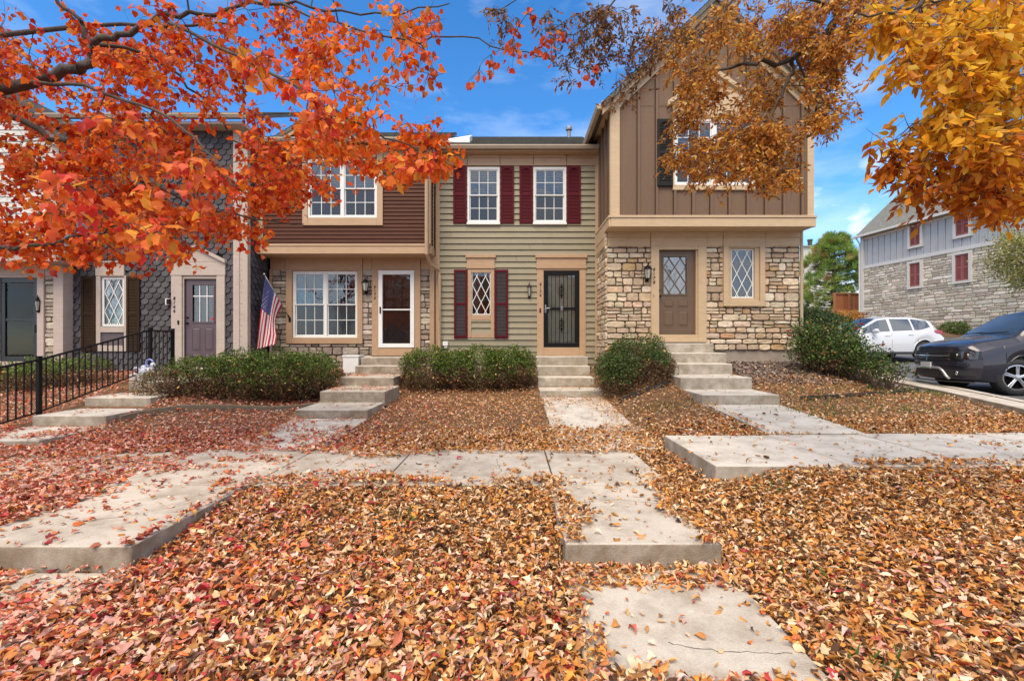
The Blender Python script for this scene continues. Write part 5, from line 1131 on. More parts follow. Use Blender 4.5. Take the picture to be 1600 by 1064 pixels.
# ---------------------------------------------------------------- broadleaf trees
BARK = mat("grey_bark", (.075, .06, .05), .95, 12, .35, 60, .3, bump=.9, bscale=60, stretch=(1, 1, .35))
class Tree:
    def __init__(s, seed): s.rg = random.Random(seed); s.rs = np.random.RandomState(seed); s.mb = MB(); s.tw = MB(); s.nodes = []; s.nr = []; s.LP = []; s.LD = []; s.LN = []; s.LS = []; s.LC = []
    def limb(s, pts, r0, r1, n=None, wob=.03, sides=8):
        P = [Vector(p) for p in pts]; k = len(P); out = []
        seg = 5
        for i in range(k - 1):
            a, b, c, d = P[max(i - 1, 0)], P[i], P[i + 1], P[min(i + 2, k - 1)]
            for j in range(seg + (i == k - 2)):
                t = j / seg; q = .5 * ((2 * b) + (c - a) * t + (2 * a - 5 * b + 4 * c - d) * t * t + (3 * b - a - 3 * c + d) * t ** 3)
                out.append(q + Vector([s.rg.uniform(-wob, wob) for _ in range(3)]) * (0 if j == 0 and i == 0 else 1))
        m = len(out); rr = [r0 + (r1 - r0) * (i / (m - 1)) ** .8 for i in range(m)]
        s.mb.tube(out, rr, sides)
        for q, r in zip(out, rr): s.nodes.append(tuple(q)); s.nr.append(r)
    def cluster(s, c, R, kt, kl, lf, sag=.12, start=0):
        """a bough from the nearest wood to c, with leafy twigs round its end"""
        c = Vector(c); A = np.array(s.nodes[start:]); dv = A - np.array(c); dist = np.linalg.norm(dv, axis=1) + np.maximum(0, dv[:, 2]) * .15
        i = int(np.argmin(dist)) + start; p0 = Vector(s.nodes[i]); ln = (c - p0).length
        if ln > .04:
            m = max(3, min(9, int(ln / .18) + 2)); r0 = min(s.nr[i] * .75, .004 + .0065 * ln); pts = []
            for j in range(m + 1):
                t = j / m; q = p0.lerp(c, t) + Vector((0, 0, sag * ln * math.sin(math.pi * t))); wv = .03 * min(1, ln)
                if 0 < j < m: q += Vector([s.rg.uniform(-wv, wv) for _ in range(3)])
                pts.append(q)
            rr = [r0 + (.0025 - r0) * j / m for j in range(m + 1)]
            s.tw.tube(pts, rr, 4 if r0 < .012 else 6)
            for q, r in zip(pts[1:], rr[1:]): s.nodes.append(tuple(q)); s.nr.append(r)
            inc = (pts[-1] - pts[-2]).normalized()
        else: inc = Vector((0, 0, -1))
        for k in range(kt):
            d = Vector([s.rg.gauss(0, 1) for _ in range(3)]).normalized() + inc * .55 + Vector((0, 0, -.15)); d.normalize(); l = R * s.rg.uniform(.55, 1.15); st = c - inc * s.rg.uniform(0, R * .5)
            pts = [st]
            for j in range(4): d = (d + Vector([s.rg.gauss(0, .16) for _ in range(3)]) + Vector((0, 0, -.09))).normalized(); pts.append(pts[-1] + d * l / 4)
            s.tw.tube(pts, [.0032, .0028, .0022, .0017, .001], 3)
            lf(s, pts, kl)
    def maple(s, pts, k, size=(.044, .07)):
        for j in range(k):
            t = s.rg.uniform(.15, 1.0) * 4; i = min(3, int(t)); q = pts[i].lerp(pts[i + 1], t - i)
            o = Vector([s.rg.gauss(0, 1) for _ in range(3)]).normalized(); o.z -= .35; o.normalize(); q = q + o * s.rg.uniform(.02, .055)
            d = o * .8 + Vector((0, 0, -.75)) + Vector([s.rg.gauss(0, .25) for _ in range(3)])
            s.LP.append(tuple(q)); s.LD.append(tuple(d)); s.LN.append(tuple(Vector([s.rg.gauss(0, 1) for _ in range(3)]) + Vector((0, 0, .5)))); s.LS.append(s.rg.uniform(*size)); s.LC.append(s.cid)
    def ash(s, pts, k, size=(.05, .075)):
        for j in range(k):
            t = s.rg.uniform(.2, 1.0) * 4; i = min(3, int(t)); q = pts[i].lerp(pts[i + 1], t - i)
            o = Vector([s.rg.gauss(0, 1) for _ in range(3)]).normalized(); ax = (o * .75 + Vector((0, 0, -.7))).normalized(); l = s.rg.uniform(.08, .15) * size[1] / .075
            sd = ax.cross(Vector([s.rg.gauss(0, 1) for _ in range(3)])).normalized()
            s.tw.tube([q, q + ax * l], .0012, 3)
            for m in range(5):
                u = .35 + .65 * (m // 2) / 2; side = 0 if m == 4 else (1 if m % 2 else -1)
                p = q + ax * l * min(u, 1); d = (ax * (.8 if side else 1.2) + sd * side * .8 + Vector([s.rg.gauss(0, .22) for _ in range(3)]))
                s.LP.append(tuple(p)); s.LD.append(tuple(d)); s.LN.append(tuple(Vector([s.rg.gauss(0, 1) for _ in range(3)]))); s.LS.append(s.rg.uniform(*size)); s.LC.append(s.cid)
    def finish(s, root, templates, pals, lm):
        s.mb.build("trunk", BARK, root, smooth=True); s.tw.build("branches", BARK, root)
        P, D, Nn, S, Cc = map(np.array, (s.LP, s.LD, s.LN, s.LS, s.LC)); n = len(P); col = np.zeros((n, 3))
        for c in set(Cc.tolist()):
            i = np.nonzero(Cc == c)[0]; col[i] = pick(s.rs, pals[c][0], pals[c][1], len(i), .2)
        V, T, C = stamp(templates, s.rs.randint(0, len(templates), n), P, frames(D, Nn + .001), S, col)
        fast_mesh("crown", V, T, C, [lm], root)
        print("leaves", n)
def blobs(T, L_, lf, kt, kl, R, cid, sag=.12, start=0):
    pts = []
    for (px, py, rx, ry, n, d0, d1) in L_:
        for _ in range(n):
            while True:
                a, b = T.rg.uniform(-1, 1), T.rg.uniform(-1, 1)
                if a * a + b * b < 1: break
            pts.append(Wp(px + a * rx, py + b * ry, T.rg.uniform(d0, d1)))
    A = np.array(T.nodes); pts.sort(key=lambda p: float(np.min(np.linalg.norm(A - np.array(p), axis=1))))
    T.cid = cid
    for p in pts: T.cluster(p, R * T.rg.uniform(.8, 1.2), kt, kl, lf, sag, start)
def maple_tree():
    T = Tree(21); bx, by = -7.3, 4.6; g = float(gz(bx, by)); t = thing("maple_tree", "red-orange maple whose boughs reach in from the left", "tree", (bx, by, g))
    T.limb([(bx, by, g - .1), (bx + .05, by, 1.4), (bx + .1, by, 2.6), (bx + .1, by + .05, 4.2), (bx + .3, by, 6.4)], .17, .05, sides=12)
    T.limb([(bx + .08, by, 2.3), Wp(-120, 175, 4.6), Wp(0, 140, 4.6), Wp(105, 112, 4.6), Wp(138, 100, 4.6)], .07, .042)
    T.limb([Wp(138, 100, 4.6), Wp(145, 72, 4.6), Wp(190, 55, 4.6), Wp(250, 27, 4.6), Wp(330, 20, 4.7), Wp(440, 5, 4.8), Wp(560, 22, 4.9), Wp(700, 8, 5.0)], .042, .006)
    T.limb([Wp(140, 80, 4.6), Wp(132, 40, 4.6), Wp(90, 0, 4.5), Wp(60, -60, 4.5)], .025, .012)
    T.limb([(bx + .08, by, 1.9), Wp(-60, 190, 5.0), Wp(80, 215, 5.1), Wp(180, 255, 5.2), Wp(260, 300, 5.3), Wp(340, 330, 5.4), Wp(470, 352, 5.6)], .05, .006)
    T.limb([(bx + .06, by, 1.5), Wp(-90, 360, 4.3), Wp(0, 385, 4.3), Wp(100, 378, 4.4), Wp(190, 355, 4.5), Wp(250, 370, 4.7)], .035, .005)
    T.limb([Wp(0, 140, 4.6), Wp(110, 130, 4.4), Wp(250, 180, 4.1), Wp(330, 245, 3.9), Wp(370, 290, 3.8)], .022, .005)
    T.limb([Wp(145, 72, 4.6), Wp(240, 90, 5.0), Wp(330, 170, 5.4), Wp(380, 230, 5.7), Wp(520, 260, 5.8)], .022, .005)
    T.limb([Wp(250, 27, 4.6), Wp(400, 100, 4.0), Wp(500, 160, 3.7), Wp(600, 215, 3.6), Wp(680, 245, 3.6)], .018, .004)
    T.limb([Wp(440, 5, 4.8), Wp(600, 60, 4.4), Wp(720, 60, 4.3), Wp(840, 90, 4.3), Wp(900, 110, 4.3)], .012, .003)
    T.limb([(bx + .1, by, 3.4), Wp(-100, -60, 4.6), Wp(60, -140, 4.8), Wp(250, -220, 5.2)], .06, .012)
    T.limb([(bx + .1, by + .05, 4.4), (-5.5, 5.8, 5.6), (-4, 6.6, 6.2)], .045, .012)
    T.limb([(bx + .1, by + .02, 2.8), (-8.6, 4, 3.8), (-9.6, 3.4, 4.6)], .05, .01)
    m = lambda s, p, k: s.maple(p, k)
    blobs(T, [(80, 100, 150, 110, 46, 4.1, 6.6), (330, 70, 190, 90, 32, 4.1, 6.4), (100, 250, 160, 100, 40, 4.1, 6.6), (300, 255, 160, 100, 37, 4.3, 6.8), (190, 350, 160, 55, 25, 4.1, 6.0), (40, 350, 80, 50, 16, 4.1, 6), (400, 325, 70, 45, 12, 5, 6.4), (450, 240, 100, 70, 22, 4.6, 6.6),
               (250, -120, 330, 90, 20, 3.6, 6.6), (-120, 150, 90, 220, 14, 3.8, 6), ], m, 6, 10, .36, 0)
    blobs(T, [(560, 225, 90, 36, 16, 3.7, 5.0), (540, 130, 120, 70, 14, 3.4, 4.6), (560, 45, 120, 50, 13, 3.6, 4.8), (690, 232, 48, 30, 9, 3.6, 4.0), (640, 255, 50, 24, 5, 3.6, 4.2)], m, 4, 8, .26, 1)
    blobs(T, [(740, 70, 90, 60, 8, 3.5, 4.5), (850, 60, 60, 50, 4, 3.8, 4.3), (650, 140, 50, 60, 4, 3.5, 4.2), (920, 110, 20, 20, 1, 4.2, 4.3)], m, 3, 4, .2, 2)
    T2 = lambda s, p, k: s.maple(p, k, (.062, .085))
    blobs(T, [(440, 110, 60, 60, 4, 2.7, 3.3), (500, 170, 50, 60, 4, 2.8, 3.3), (90, 300, 80, 60, 5, 2.6, 3.3), (230, 330, 70, 40, 5, 2.7, 3.3), (330, 260, 60, 40, 4, 2.9, 3.4), (620, 255, 60, 20, 2, 3.0, 3.4), (200, 170, 60, 40, 2, 2.7, 3.2), (310, 290, 40, 20, 2, 2.9, 3.3)], T2, 4, 4, .17, 3)
    rng = random.Random(2); tp = [maple_leaf(rng, .9) for _ in range(14)]
    P0 = ([(.74, .11, .015), (.80, .20, .02), (.58, .05, .012), (.82, .30, .03), (.42, .025, .02), (.74, .18, .07)], [9, 8, 5, 3.2, 2, 3])
    T.finish(t, tp, {0: P0, 1: ([(.84, .20, .02), (.76, .12, .02), (.84, .32, .03)], [4, 3, 2]), 2: ([(.62, .09, .025), (.5, .05, .02), (.6, .17, .03)], [4, 2, 2]), 3: ([(.82, .22, .04), (.76, .13, .05), (.6, .05, .04), (.84, .38, .05)], [4, 4, 1.5, 1.5])}, leaf_mat("maple_leaf", .5, .5, a=.12, n=18))
maple_tree()
def ash_tree():
    T = Tree(33); bx, by = 5.3, 3.9; g = float(gz(bx, by)); t = thing("ash_tree", "golden and rust-brown ash tree overhanging from the right", "tree", (bx, by, g))
    T.limb([(bx, by, g - .1), (bx - .03, by, 1.5), (bx - .05, by + .02, 3.0), (bx, by + .05, 4.8), (bx - .2, by, 6.8)], .2, .06, sides=12)
    T.limb([(bx - .05, by + .02, 3.3), (4.8, 4.4, 4.6), Wp(1345, -20, 4.9), Wp(1300, 40, 5.0), Wp(1240, 92, 5.0), Wp(1165, 100, 5.0), Wp(1110, 110, 5.1)], .07, .012)
    T.limb([Wp(1240, 92, 5.0), Wp(1232, 130, 5.0), Wp(1205, 180, 5.0), Wp(1160, 210, 5.0), Wp(1090, 240, 5.1)], .024, .006)
    T.limb([Wp(1245, 90, 5.0), Wp(1265, 150, 5.1), Wp(1255, 210, 5.1), Wp(1245, 260, 5.1)], .016, .004)
    T.limb([Wp(1320, 20, 4.95), Wp(1180, -20, 4.7), Wp(1130, 20, 4.6), Wp(1080, 70, 4.5)], .02, .004)
    T.limb([Wp(1345, -20, 4.9), Wp(1150, -70, 4.9), Wp(1000, -30, 5.0), Wp(930, 30, 5.0), Wp(880, 60, 5.0)], .024, .004)
    T.limb([Wp(1000, -30, 5.0), Wp(860, -30, 5.0), Wp(780, 20, 5.1)], .014, .004)
    T.limb([(bx - .04, by, 2.1), Wp(1680, 200, 3.5), Wp(1600, 205, 3.3), Wp(1540, 240, 3.2), Wp(1470, 265, 3.1), Wp(1420, 285, 3.1)], .04, .005)
    T.limb([(bx - .05, by, 2.7), Wp(1680, 60, 3.4), Wp(1595, 50, 3.2), Wp(1560, 110, 3.1), Wp(1490, 150, 3.0), Wp(1440, 190, 3.0)], .04, .005)
    T.limb([(bx - .05, by, 3.0), Wp(1620, -120, 3.4), Wp(1500, -60, 3.2), Wp(1430, 10, 3.1), Wp(1350, 20, 3.1)], .045, .005)
    T.limb([(bx - .02, by, 1.9), Wp(1700, 300, 3.7), Wp(1620, 300, 3.6), Wp(1540, 320, 3.5)], .03, .005)
    T.limb([(bx, by, 4.0), (4.2, 5.6, 6.0), (3.0, 6.4, 6.6)], .05, .01)
    T.limb([(bx, by, 3.6), (6.5, 4.2, 4.8), (7.3, 4.6, 5.4)], .05, .01)
    A = lambda s, p, k: s.ash(p, k, (.042, .066))
    blobs(T, [(1170, 55, 150, 75, 36, 4.6, 6.0), (1145, 165, 105, 75, 31, 4.7, 5.8), (1125, 245, 85, 40, 19, 4.7, 5.6), (1215, 215, 65, 70, 20, 4.7, 5.5), (1290, 50, 75, 60, 20, 4.7, 5.6), (1285, 130, 35, 70, 10, 4.7, 5.3), (1400, 20, 60, 40, 8, 4.2, 5.2), (1160, -80, 220, 60, 10, 4.6, 6.2)], A, 6, 5, .27, 0)
    blobs(T, [(985, 45, 90, 50, 22, 4.6, 5.6), (970, 110, 60, 40, 8, 4.8, 5.4), (900, 60, 60, 45, 9, 4.8, 5.4)], A, 4, 3, .22, 1)
    blobs(T, [(815, 20, 60, 30, 4, 4.9, 5.4), (870, 100, 40, 30, 2, 4.9, 5.4), (755, 35, 30, 25, 1, 5, 5.2)], A, 3, 3, .2, 1)
    B = lambda s, p, k: s.ash(p, k, (.062, .092))
    blobs(T, [(1560, 40, 80, 60, 22, 2.8, 3.7), (1480, 70, 70, 60, 14, 2.8, 3.5), (1560, 150, 80, 60, 14, 2.8, 3.7), (1480, 205, 70, 50, 10, 2.8, 3.5), (1390, 35, 50, 30, 4, 3.0, 3.8), (1600, -90, 150, 60, 12, 2.8, 4.2)], B, 5, 3, .2, 2)
    blobs(T, [(1430, 250, 60, 30, 6, 2.9, 3.4), (1560, 240, 80, 45, 14, 2.8, 3.7), (1550, 300, 60, 30, 9, 3.0, 3.8), (1660, 250, 60, 90, 8, 3, 4)], B, 5, 3, .2, 3)
    rng = random.Random(4); tp = [lens_leaf(rng, 3, .40, .5, .5, .7) for _ in range(12)]
    T.finish(t, tp, {0: ([(.66, .28, .05), (.74, .38, .065), (.50, .18, .035), (.80, .48, .07), (.28, .11, .035), (.82, .60, .30)], [8, 6, 6, 3, 4, 2]), 1: ([(.20, .10, .05), (.34, .15, .04), (.13, .08, .05), (.45, .2, .04)], [4, 3, 3, 1.5]),
                     2: ([(.84, .46, .03), (.78, .35, .025), (.86, .55, .06), (.58, .23, .03)], [6, 4, 4, 2]), 3: ([(.72, .27, .025), (.58, .17, .02), (.8, .4, .03), (.38, .1, .02)], [5, 4, 3, 2])}, leaf_mat("ash_leaflet", .45, .5, a=.12, n=22))
ash_tree()
# ---------------------------------------------------------------- railing
def railing():
    x = -7.92; t = thing("metal_railing", "black metal picket railing beside the left-hand slab steps", "railing", (x, 8.2, .4))
    posts = [(6.2, None), (7.62, .42), (9.96, .9), (10.62, 1.0)]
    def top(y): return float(np.interp(y, [6.0, 7.62, 9.9, 11], [1.04, 1.31, 1.88, 1.88]))
    def bot(y): return float(np.interp(y, [6.0, 7.62, 9.9, 11], [.17, .44, 1.02, 1.02]))
    for y, _ in posts:
        zg = float(gz(x, y)); m = MB(); m.box(x - .03, x + .03, y - .03, y + .03, zg - .1, top(y) + .05); m.box(x - .036, x + .036, y - .036, y + .036, top(y) + .05, top(y) + .066); m.build("post", BLACKM, t, bevel=.003)
    r = MB()
    for f, w_ in ((top, .02), (bot, .014)):
        ys = [6.2, 7.62, 9.93, 10.6]
        for a, b in zip(ys[:-1], ys[1:]): r.tube([(x, a, f(a)), (x, b, f(b))], w_, 4)
    r.build("rail", BLACKM, t)
    p = MB(); y = 6.32
    while y < 10.58:
        if all(abs(y - q[0]) > .05 for q in posts): p.box(x - .008, x + .008, y - .008, y + .008, bot(y) - .01, top(y))
        y += .118
    p.build("pickets", BLACKM, t)
    return t
railing()
# ---------------------------------------------------------------- flag
def flag():
    a, b = Wp(414, 430.5, 11.3), Wp(453, 498, 11.97); t = thing("flag", "stars and stripes hanging from a wall pole left of the brown house window", "flag", b)
    m = MB(); m.tube([b, a], .012, 8); A_, B_ = Vector(a), Vector(b); dr = (A_ - B_).normalized()
    m.lathe([(.0, -.03), (.022, -.02), (.028, 0), (.022, .02), (0, .03)], tuple(A_ + dr * .03), 12); po = m.build("flag_pole", mat("steel_pole", (.35, .35, .36), .3, metal=.7), t, smooth=True)
    m = MB(); m.tube([tuple(B_ - dr * .06), tuple(B_ + dr * .1)], .02, 8); m.box(b[0] - .03, b[0] + .03, 11.955, 11.99, b[2] - .09, b[2] + .02); m.build("bracket", BLACKM, t)
    RED, WHT, BLU = mat("flag_red", (.55, .02, .06), .8, 40, .06, trans=.3), mat("flag_white", (.85, .82, .80), .8, 40, .05, trans=.3), mat("flag_blue", (.10, .11, .30), .8, 40, .06, trans=.3)
    NS, NT = 26, 60; s0, s1 = .02, .68
    def P(s, u):
        h = A_.lerp(B_, s0 + (s1 - s0) * s)
        # lower corners of the hanging cloth; the far hoist edge folds down steeply behind
        e = Vector(Wp(399 + 31 * s, 547 - 9 * s, 11.4))
        tt = u ** 1.0; sag = Vector((-.10 * s * s * math.sin(math.pi * min(1, u / .75)), 0, -.03 * math.sin(math.pi * u) * s))
        q = h.lerp(e, tt) + sag; q.y += .02 * math.sin(s * 15 + u * 2.0) * min(1, .2 + u) + .015 * math.sin(s * 7 - u * 5)
        return tuple(q)
    c = MB(); vs = [P(i / NS, j / NT) for j in range(NT + 1) for i in range(NS + 1)]; c.v = vs; c.c = [(1, 1, 1)] * len(vs)
    for j in range(NT):
        for i in range(NS):
            st = i // 2; k = j * (NS + 1) + i; c.f.append((k, k + 1, k + NS + 2, k + NS + 1)); c.m.append(2 if st < 7 and j < NT * .42 else (0 if st % 2 == 0 else 1))
    o = c.build("cloth", [RED, WHT, BLU], t, smooth=True)
    so_ = o.modifiers.new("th", 'SOLIDIFY'); so_.thickness = .003
    stv = MB()
    for r in range(9):
        for q in range(6 if r % 2 == 0 else 5):
            u = .42 * (q + (.5 if r % 2 == 0 else 1.0)) / 6; s = 7 / 13 * (r + .7) / 9.4; ctr = Vector(P(s, u)); ctr.y -= .005
            ex = (Vector(P(s, u + .01)) - Vector(P(s, u))).normalized(); ey = (Vector(P(s + .01, u)) - Vector(P(s, u))).normalized(); pts = []
            for w_ in range(10):
                th = w_ * math.pi / 5; rr = .017 if w_ % 2 == 0 else .007; pts.append(tuple(ctr + ex * rr * math.cos(th) + ey * rr * math.sin(th)))
            stv.add(pts, [tuple(range(10))])
    stv.build("stars", WHT, o)
    f = MB(); f.tube([(PX(423, 9.9), 9.9, .75), (PX(423, 9.9) + .005, 9.9, PZ(538, 9.9))], .01, 6); g = f.build("garden_stake", mat("galvanised"), loc=(PX(423, 9.9), 9.9, .75)); setp(g, "thin grey garden stake standing in the hedge below the flag", "stake")
flag()
# ---------------------------------------------------------------- small things by the steps
def white_box():
    x0, x1, y0, z0, z1 = -4.22, -3.83, 11.35, .92, 1.31; t = thing("storage_box", "white lidded box beside the top steps of the brown house", "box", ((x0 + x1) / 2, y0 + .2, z0 - .05))
    m = MB(); m.box(x0, x1, y0, y0 + .4, z0 - .1, z1 - .05); m.build("body", WHITE, t, bevel=.012); m = MB(); m.box(x0 - .015, x1 + .015, y0 - .015, y0 + .415, z1 - .049, z1); m.build("lid", WHITE, t, bevel=.01)
white_box()
def pavers():
    m = MB(); rg = random.Random(3)
    for i in range(3):
        for j in range(3): x = -5.15 + i * .32; y = 11.05 + j * .22; z = .95 + rg.uniform(-.004, .004); m.box(x, x + .31, y, y + .21, z - .12, z)
    o = m.build("brick_pad", mat("red_brick_paver", (.28, .10, .06), .9, 9, .2, bump=.4), loc=(-4.7, 11.35, .85), bevel=.008); setp(o, "small pad of red brick pavers below the brown house window", "brick pad")
pavers()
def edging(name, label, pts, w_, h, m):
    mb = MB(); k = len(pts); P = [Vector((p[0], p[1], float(gz(p[0], p[1])))) for p in pts]
    vs = []
    for i in range(k):
        t_ = (P[min(i + 1, k - 1)] - P[max(i - 1, 0)]); t_.z = 0; t_.normalize(); n = Vector((-t_.y, t_.x, 0)) * w_ / 2
        for q in (P[i] - n, P[i] + n): vs += [(q.x, q.y, q.z - .1), (q.x, q.y, q.z + h)]
    fs = []
    for i in range(k - 1):
        a, b = i * 4, i * 4 + 4; fs += [(a + 1, b + 1, b + 3, a + 3), (a, b, b + 1, a + 1), (a + 2, a + 3, b + 3, b + 2)]
    fs += [(0, 1, 3, 2), (k * 4 - 4, k * 4 - 2, k * 4 - 1, k * 4 - 3)]; mb.add(vs, fs)
    o = mb.build(name, m, loc=tuple(P[0]), bevel=.006); setp(o, label, "edging")
edging("garden_edging", "grey-brown timber edging curving round the hedge below the flag", [(-6.5, 7.55), (-6.3, 7.8), (-5.9, 8.1), (-5.2, 8.35), (-4.5, 8.55), (-4.0, 8.8), (-3.82, 9.0)], .09, .085, mat("old_timber", (.15, .12, .085), .95, 8, .25, bump=.5))
edging("garden_edging", "black plastic edging across the lawn in front of the rose bush", [(5.3, 8.35), (6.0, 8.45), (6.8, 8.6), (7.6, 8.85), (8.3, 9.3)], .03, .05, mat("black_plastic", (.02, .02, .02), .5))
edging("garden_edging", "dark edging under the front of the round shrub", [(2.1, 9.0), (2.5, 8.95), (2.9, 9.0), (3.2, 9.2)], .05, .06, mat("black_plastic"))
def ornament():
    c = Wp(222, 590, 9.7); z0 = .81; t = thing("yard_ornament", "white and blue ball ornament on the slab steps behind the railing", "ornament", (c[0], c[1], z0))
    WB = mat("frosted_white", (.62, .64, .72), .35, 30, .15); BB_ = mat("pale_blue", (.25, .3, .62), .35, 30, .2)
    m = MB(); m.box(c[0] - .16, c[0] + .16, c[1] - .14, c[1] + .16, z0 - .0, z0 + .14); m.build("plinth", mat("pale_block", (.5, .47, .44), .9, 20, .15), t, bevel=.01)
    def ball(x, y, z, r, mt):
        b = MB(); b.lathe([(r * math.sin(a), -r * math.cos(a)) for a in [i * math.pi / 8 for i in range(9)]], (x, y, z), 14); b.build("ball", mt, t, smooth=True)
    def ring(x, y, z, r, mt):
        b = MB(); n = 16; b.tube([(x + r * math.cos(i * 2 * math.pi / n), y - .01 * i % 2 * .0, z + r * math.sin(i * 2 * math.pi / n)) for i in range(n + 1)], .02, 6); b.build("ring", mt, t, smooth=True)
    ball(c[0] + .05, c[1], z0 + .2, .08, WB); ball(c[0] + .16, c[1] + .02, z0 + .22, .075, WB); ring(c[0] - .08, c[1] - .05, z0 + .2, .07, WB); ring(c[0] + .12, c[1] + .05, z0 + .37, .075, BB_); ball(c[0] + .0, c[1] + .05, z0 + .27, .06, WB); ball(c[0] + .2, c[1] + .04, z0 + .33, .05, WB)
ornament()
# ---------------------------------------------------------------- cars
TYRE = mat("tyre_rubber", (.018, .018, .019), .8, 40, .2, bump=.2); ALLOY = mat("alloy", (.55, .55, .57), .25, metal=.9); CHR = mat("chrome_trim", (.62, .62, .63), .18, metal=1); CGL = glass_mat("car_glass", (.18, .22, .22), .22, .01, 0); WSG = glass_mat("windscreen_glass", (.72, .80, .80), .12, .3, 0); PLB = mat("car_black_plastic", (.02, .02, .021), .5); LENS = glass_mat("headlamp_lens", (.6, .62, .65), .06, .02, 0); REDL = mat("tail_lamp_red", (.35, .01, .015), .2, coat=1)
def car(label, paint, X0, yn, z0, L_, Wd, H, sp, chrome=True, rot=0):
    """car pointing to -x; s runs back from the nose"""
    hw = Wd / 2; yc = yn + hw; t = thing("parked_car", label, "car", (X0 + L_ / 2, yc, z0), "cars on the parking lot")
    I = lambda s, xs_, zs_: float(np.interp(s, xs_, zs_))
    sc = L_ / 4.9; f = [sp['fw'], sp['rw']]; R = sp['R']; Ra = R + .07
    def bow(y): return sp.get('bow', .42) * (abs(y) / hw) ** 3.0
    def rake(z): return .13 * max(0, z - .62) ** 1.2 + .10 * max(0, .36 - z)
    def X(s, y, z):
        fr = max(0, 1 - s / 1.3); re = max(0, 1 - (L_ - s) / .9)
        return X0 + s + fr * (bow(y) + rake(z)) - re * (.22 * (abs(y) / hw) ** 3)
    def zb(s):
        b = I(s, [0, .4, 1, L_ - .6, L_], [.30, .24, .26, .27, .36])
        for c in f:
            if abs(s - c) < Ra: b = max(b, R + math.sqrt(max(0, Ra * Ra - (s - c) ** 2)) * .98)
        return b
    st = sorted(set([0, .03, .08, .15, .25, .35] + [round(c + Ra * q, 3) for c in f for q in (-1.001, -.99, -.95, -.85, -.7, -.5, -.25, 0, .25, .5, .7, .85, .95, .99, 1.001)] + [i * L_ / 44 for i in range(1, 45)] + sp['pill'] + [L_ - .05, L_]))
    st = [s for s in st if 0 <= s <= L_]
    ring, V = 16, []
    for s in st:
        zt, ze, we = I(s, *sp['top']), I(s, *sp['edge']), I(s, *sp['we']) * hw; zbel = I(s, *sp['belt']); b = zb(s); ws = hw * I(s, [0, .5, L_ - .6, L_], [1, 1, 1, .985])
        sec = [(0, b), (hw * .55, b), (hw * .93, b)]
        for q, bulge in ((0, .965), (.25, .992), (.5, 1.0), (.8, .992), (1.0, .955)): sec.append((ws * bulge, b + .01 + (zbel - b - .01) * q))
        ye, yb = we, ws * .955
        for q in (.1, .5, .9, 1.0): sec.append((yb + (ye - yb) * (q ** 1.15), zbel + (ze - zbel) * q))
        for q in (.12, .45, .75, 1.0): sec.append((ye * (1 - q), ze + (zt - ze) * math.sin(q * math.pi / 2)))
        V.append([(X(s, y, z), y, z) for y, z in sec])
    nr = len(V[0]); body, wsh, rsh, under = MB(), MB(), MB(), MB(); sides = {}
    for sg in (-1, 1):
        for i in range(len(st) - 1):
            sm = (st[i] + st[i + 1]) / 2
            for j in range(nr - 1):
                q = [V[i][j], V[i + 1][j], V[i + 1][j + 1], V[i][j + 1]]; q = [(a, yc + sg * y, z0 + z) for a, y, z in q]
                if sg < 0: pass
                else: q = q[::-1]
                tgt = body
                if j < 2: tgt = under
                elif 8 <= j <= 9 and sp['side'][0] < sm < sp['side'][1] and not any(a < sm < b_ for a, b_ in sp['pillars']): tgt = sides.setdefault((sg, sum(1 for a_, b__ in sp['pillars'] if sm > b__)), MB())
                elif j >= 12 and sp['ws'][0] < sm < sp['ws'][1]: tgt = wsh
                elif j >= 12 and sp['rg'][0] < sm < sp['rg'][1]: tgt = rsh
                tgt.add(q, [(0, 1, 2, 3)])
        for i in (0, len(st) - 1):   # nose and tail faces
            zt = V[i][-1][2]; b_ = V[i][0][2]; rows = [j for j in range(2, nr)]
            for a, c in zip(rows[:-1], rows[1:]):
                n = 6
                for k in range(n):
                    def pt(j, k_):
                        y, z = V[i][j][1], V[i][j][2]; yy = y * k_ / n; return (X(st[i], yy, z), yc + sg * yy, z0 + z)
                    q = [pt(a, k), pt(a, k + 1), pt(c, k + 1), pt(c, k)]
                    if (sg > 0) == (i == 0): q = q[::-1]
                    body.add(q, [(0, 1, 2, 3)])
    bo = body.build("body", paint, t, smooth=False); me = bo.data
    import bmesh
    bm = bmesh.new(); bm.from_mesh(me); bmesh.ops.remove_doubles(bm, verts=bm.verts, dist=.0008)
    for e in bm.edges: e.smooth = not (len(e.link_faces) == 2 and e.calc_face_angle(0) > rad(38))
    for fc in bm.faces: fc.smooth = True
    bm.to_mesh(me); bm.free()
    for mb, nm, m_ in (*[(q_, "side_window", CGL) for q_ in sides.values()], (wsh, "windscreen", WSG), (rsh, "rear_window", CGL), (under, "underbody", PLB)):
        if mb.v:
            o = mb.build(nm, m_, t); bm = bmesh.new(); bm.from_mesh(o.data); bmesh.ops.remove_doubles(bm, verts=bm.verts, dist=.0008)
            for fc in bm.faces: fc.smooth = True
            bm.to_mesh(o.data); bm.free()
    # dim cabin and seats
    cb = MB(); c0, c1 = sp['ws'][0] + .35, sp['side'][1] - .1; cb.box(X0 + c0 - .3, X0 + c1, yc - hw * .84, yc + hw * .84, z0 + .45, z0 + sp['belt'][1][1] - .05)
    for s_ in (c0 + .75, c0 + 1.7):
        for sg in (-1, 1): cb.box(X0 + s_, X0 + s_ + .14, yc + sg * .38 - .24, yc + sg * .38 + .24, z0 + .8, z0 + H * .78); cb.box(X0 + s_ + .04, X0 + s_ + .12, yc + sg * .38 - .12, yc + sg * .38 + .12, z0 + H * .78, z0 + H * .88)
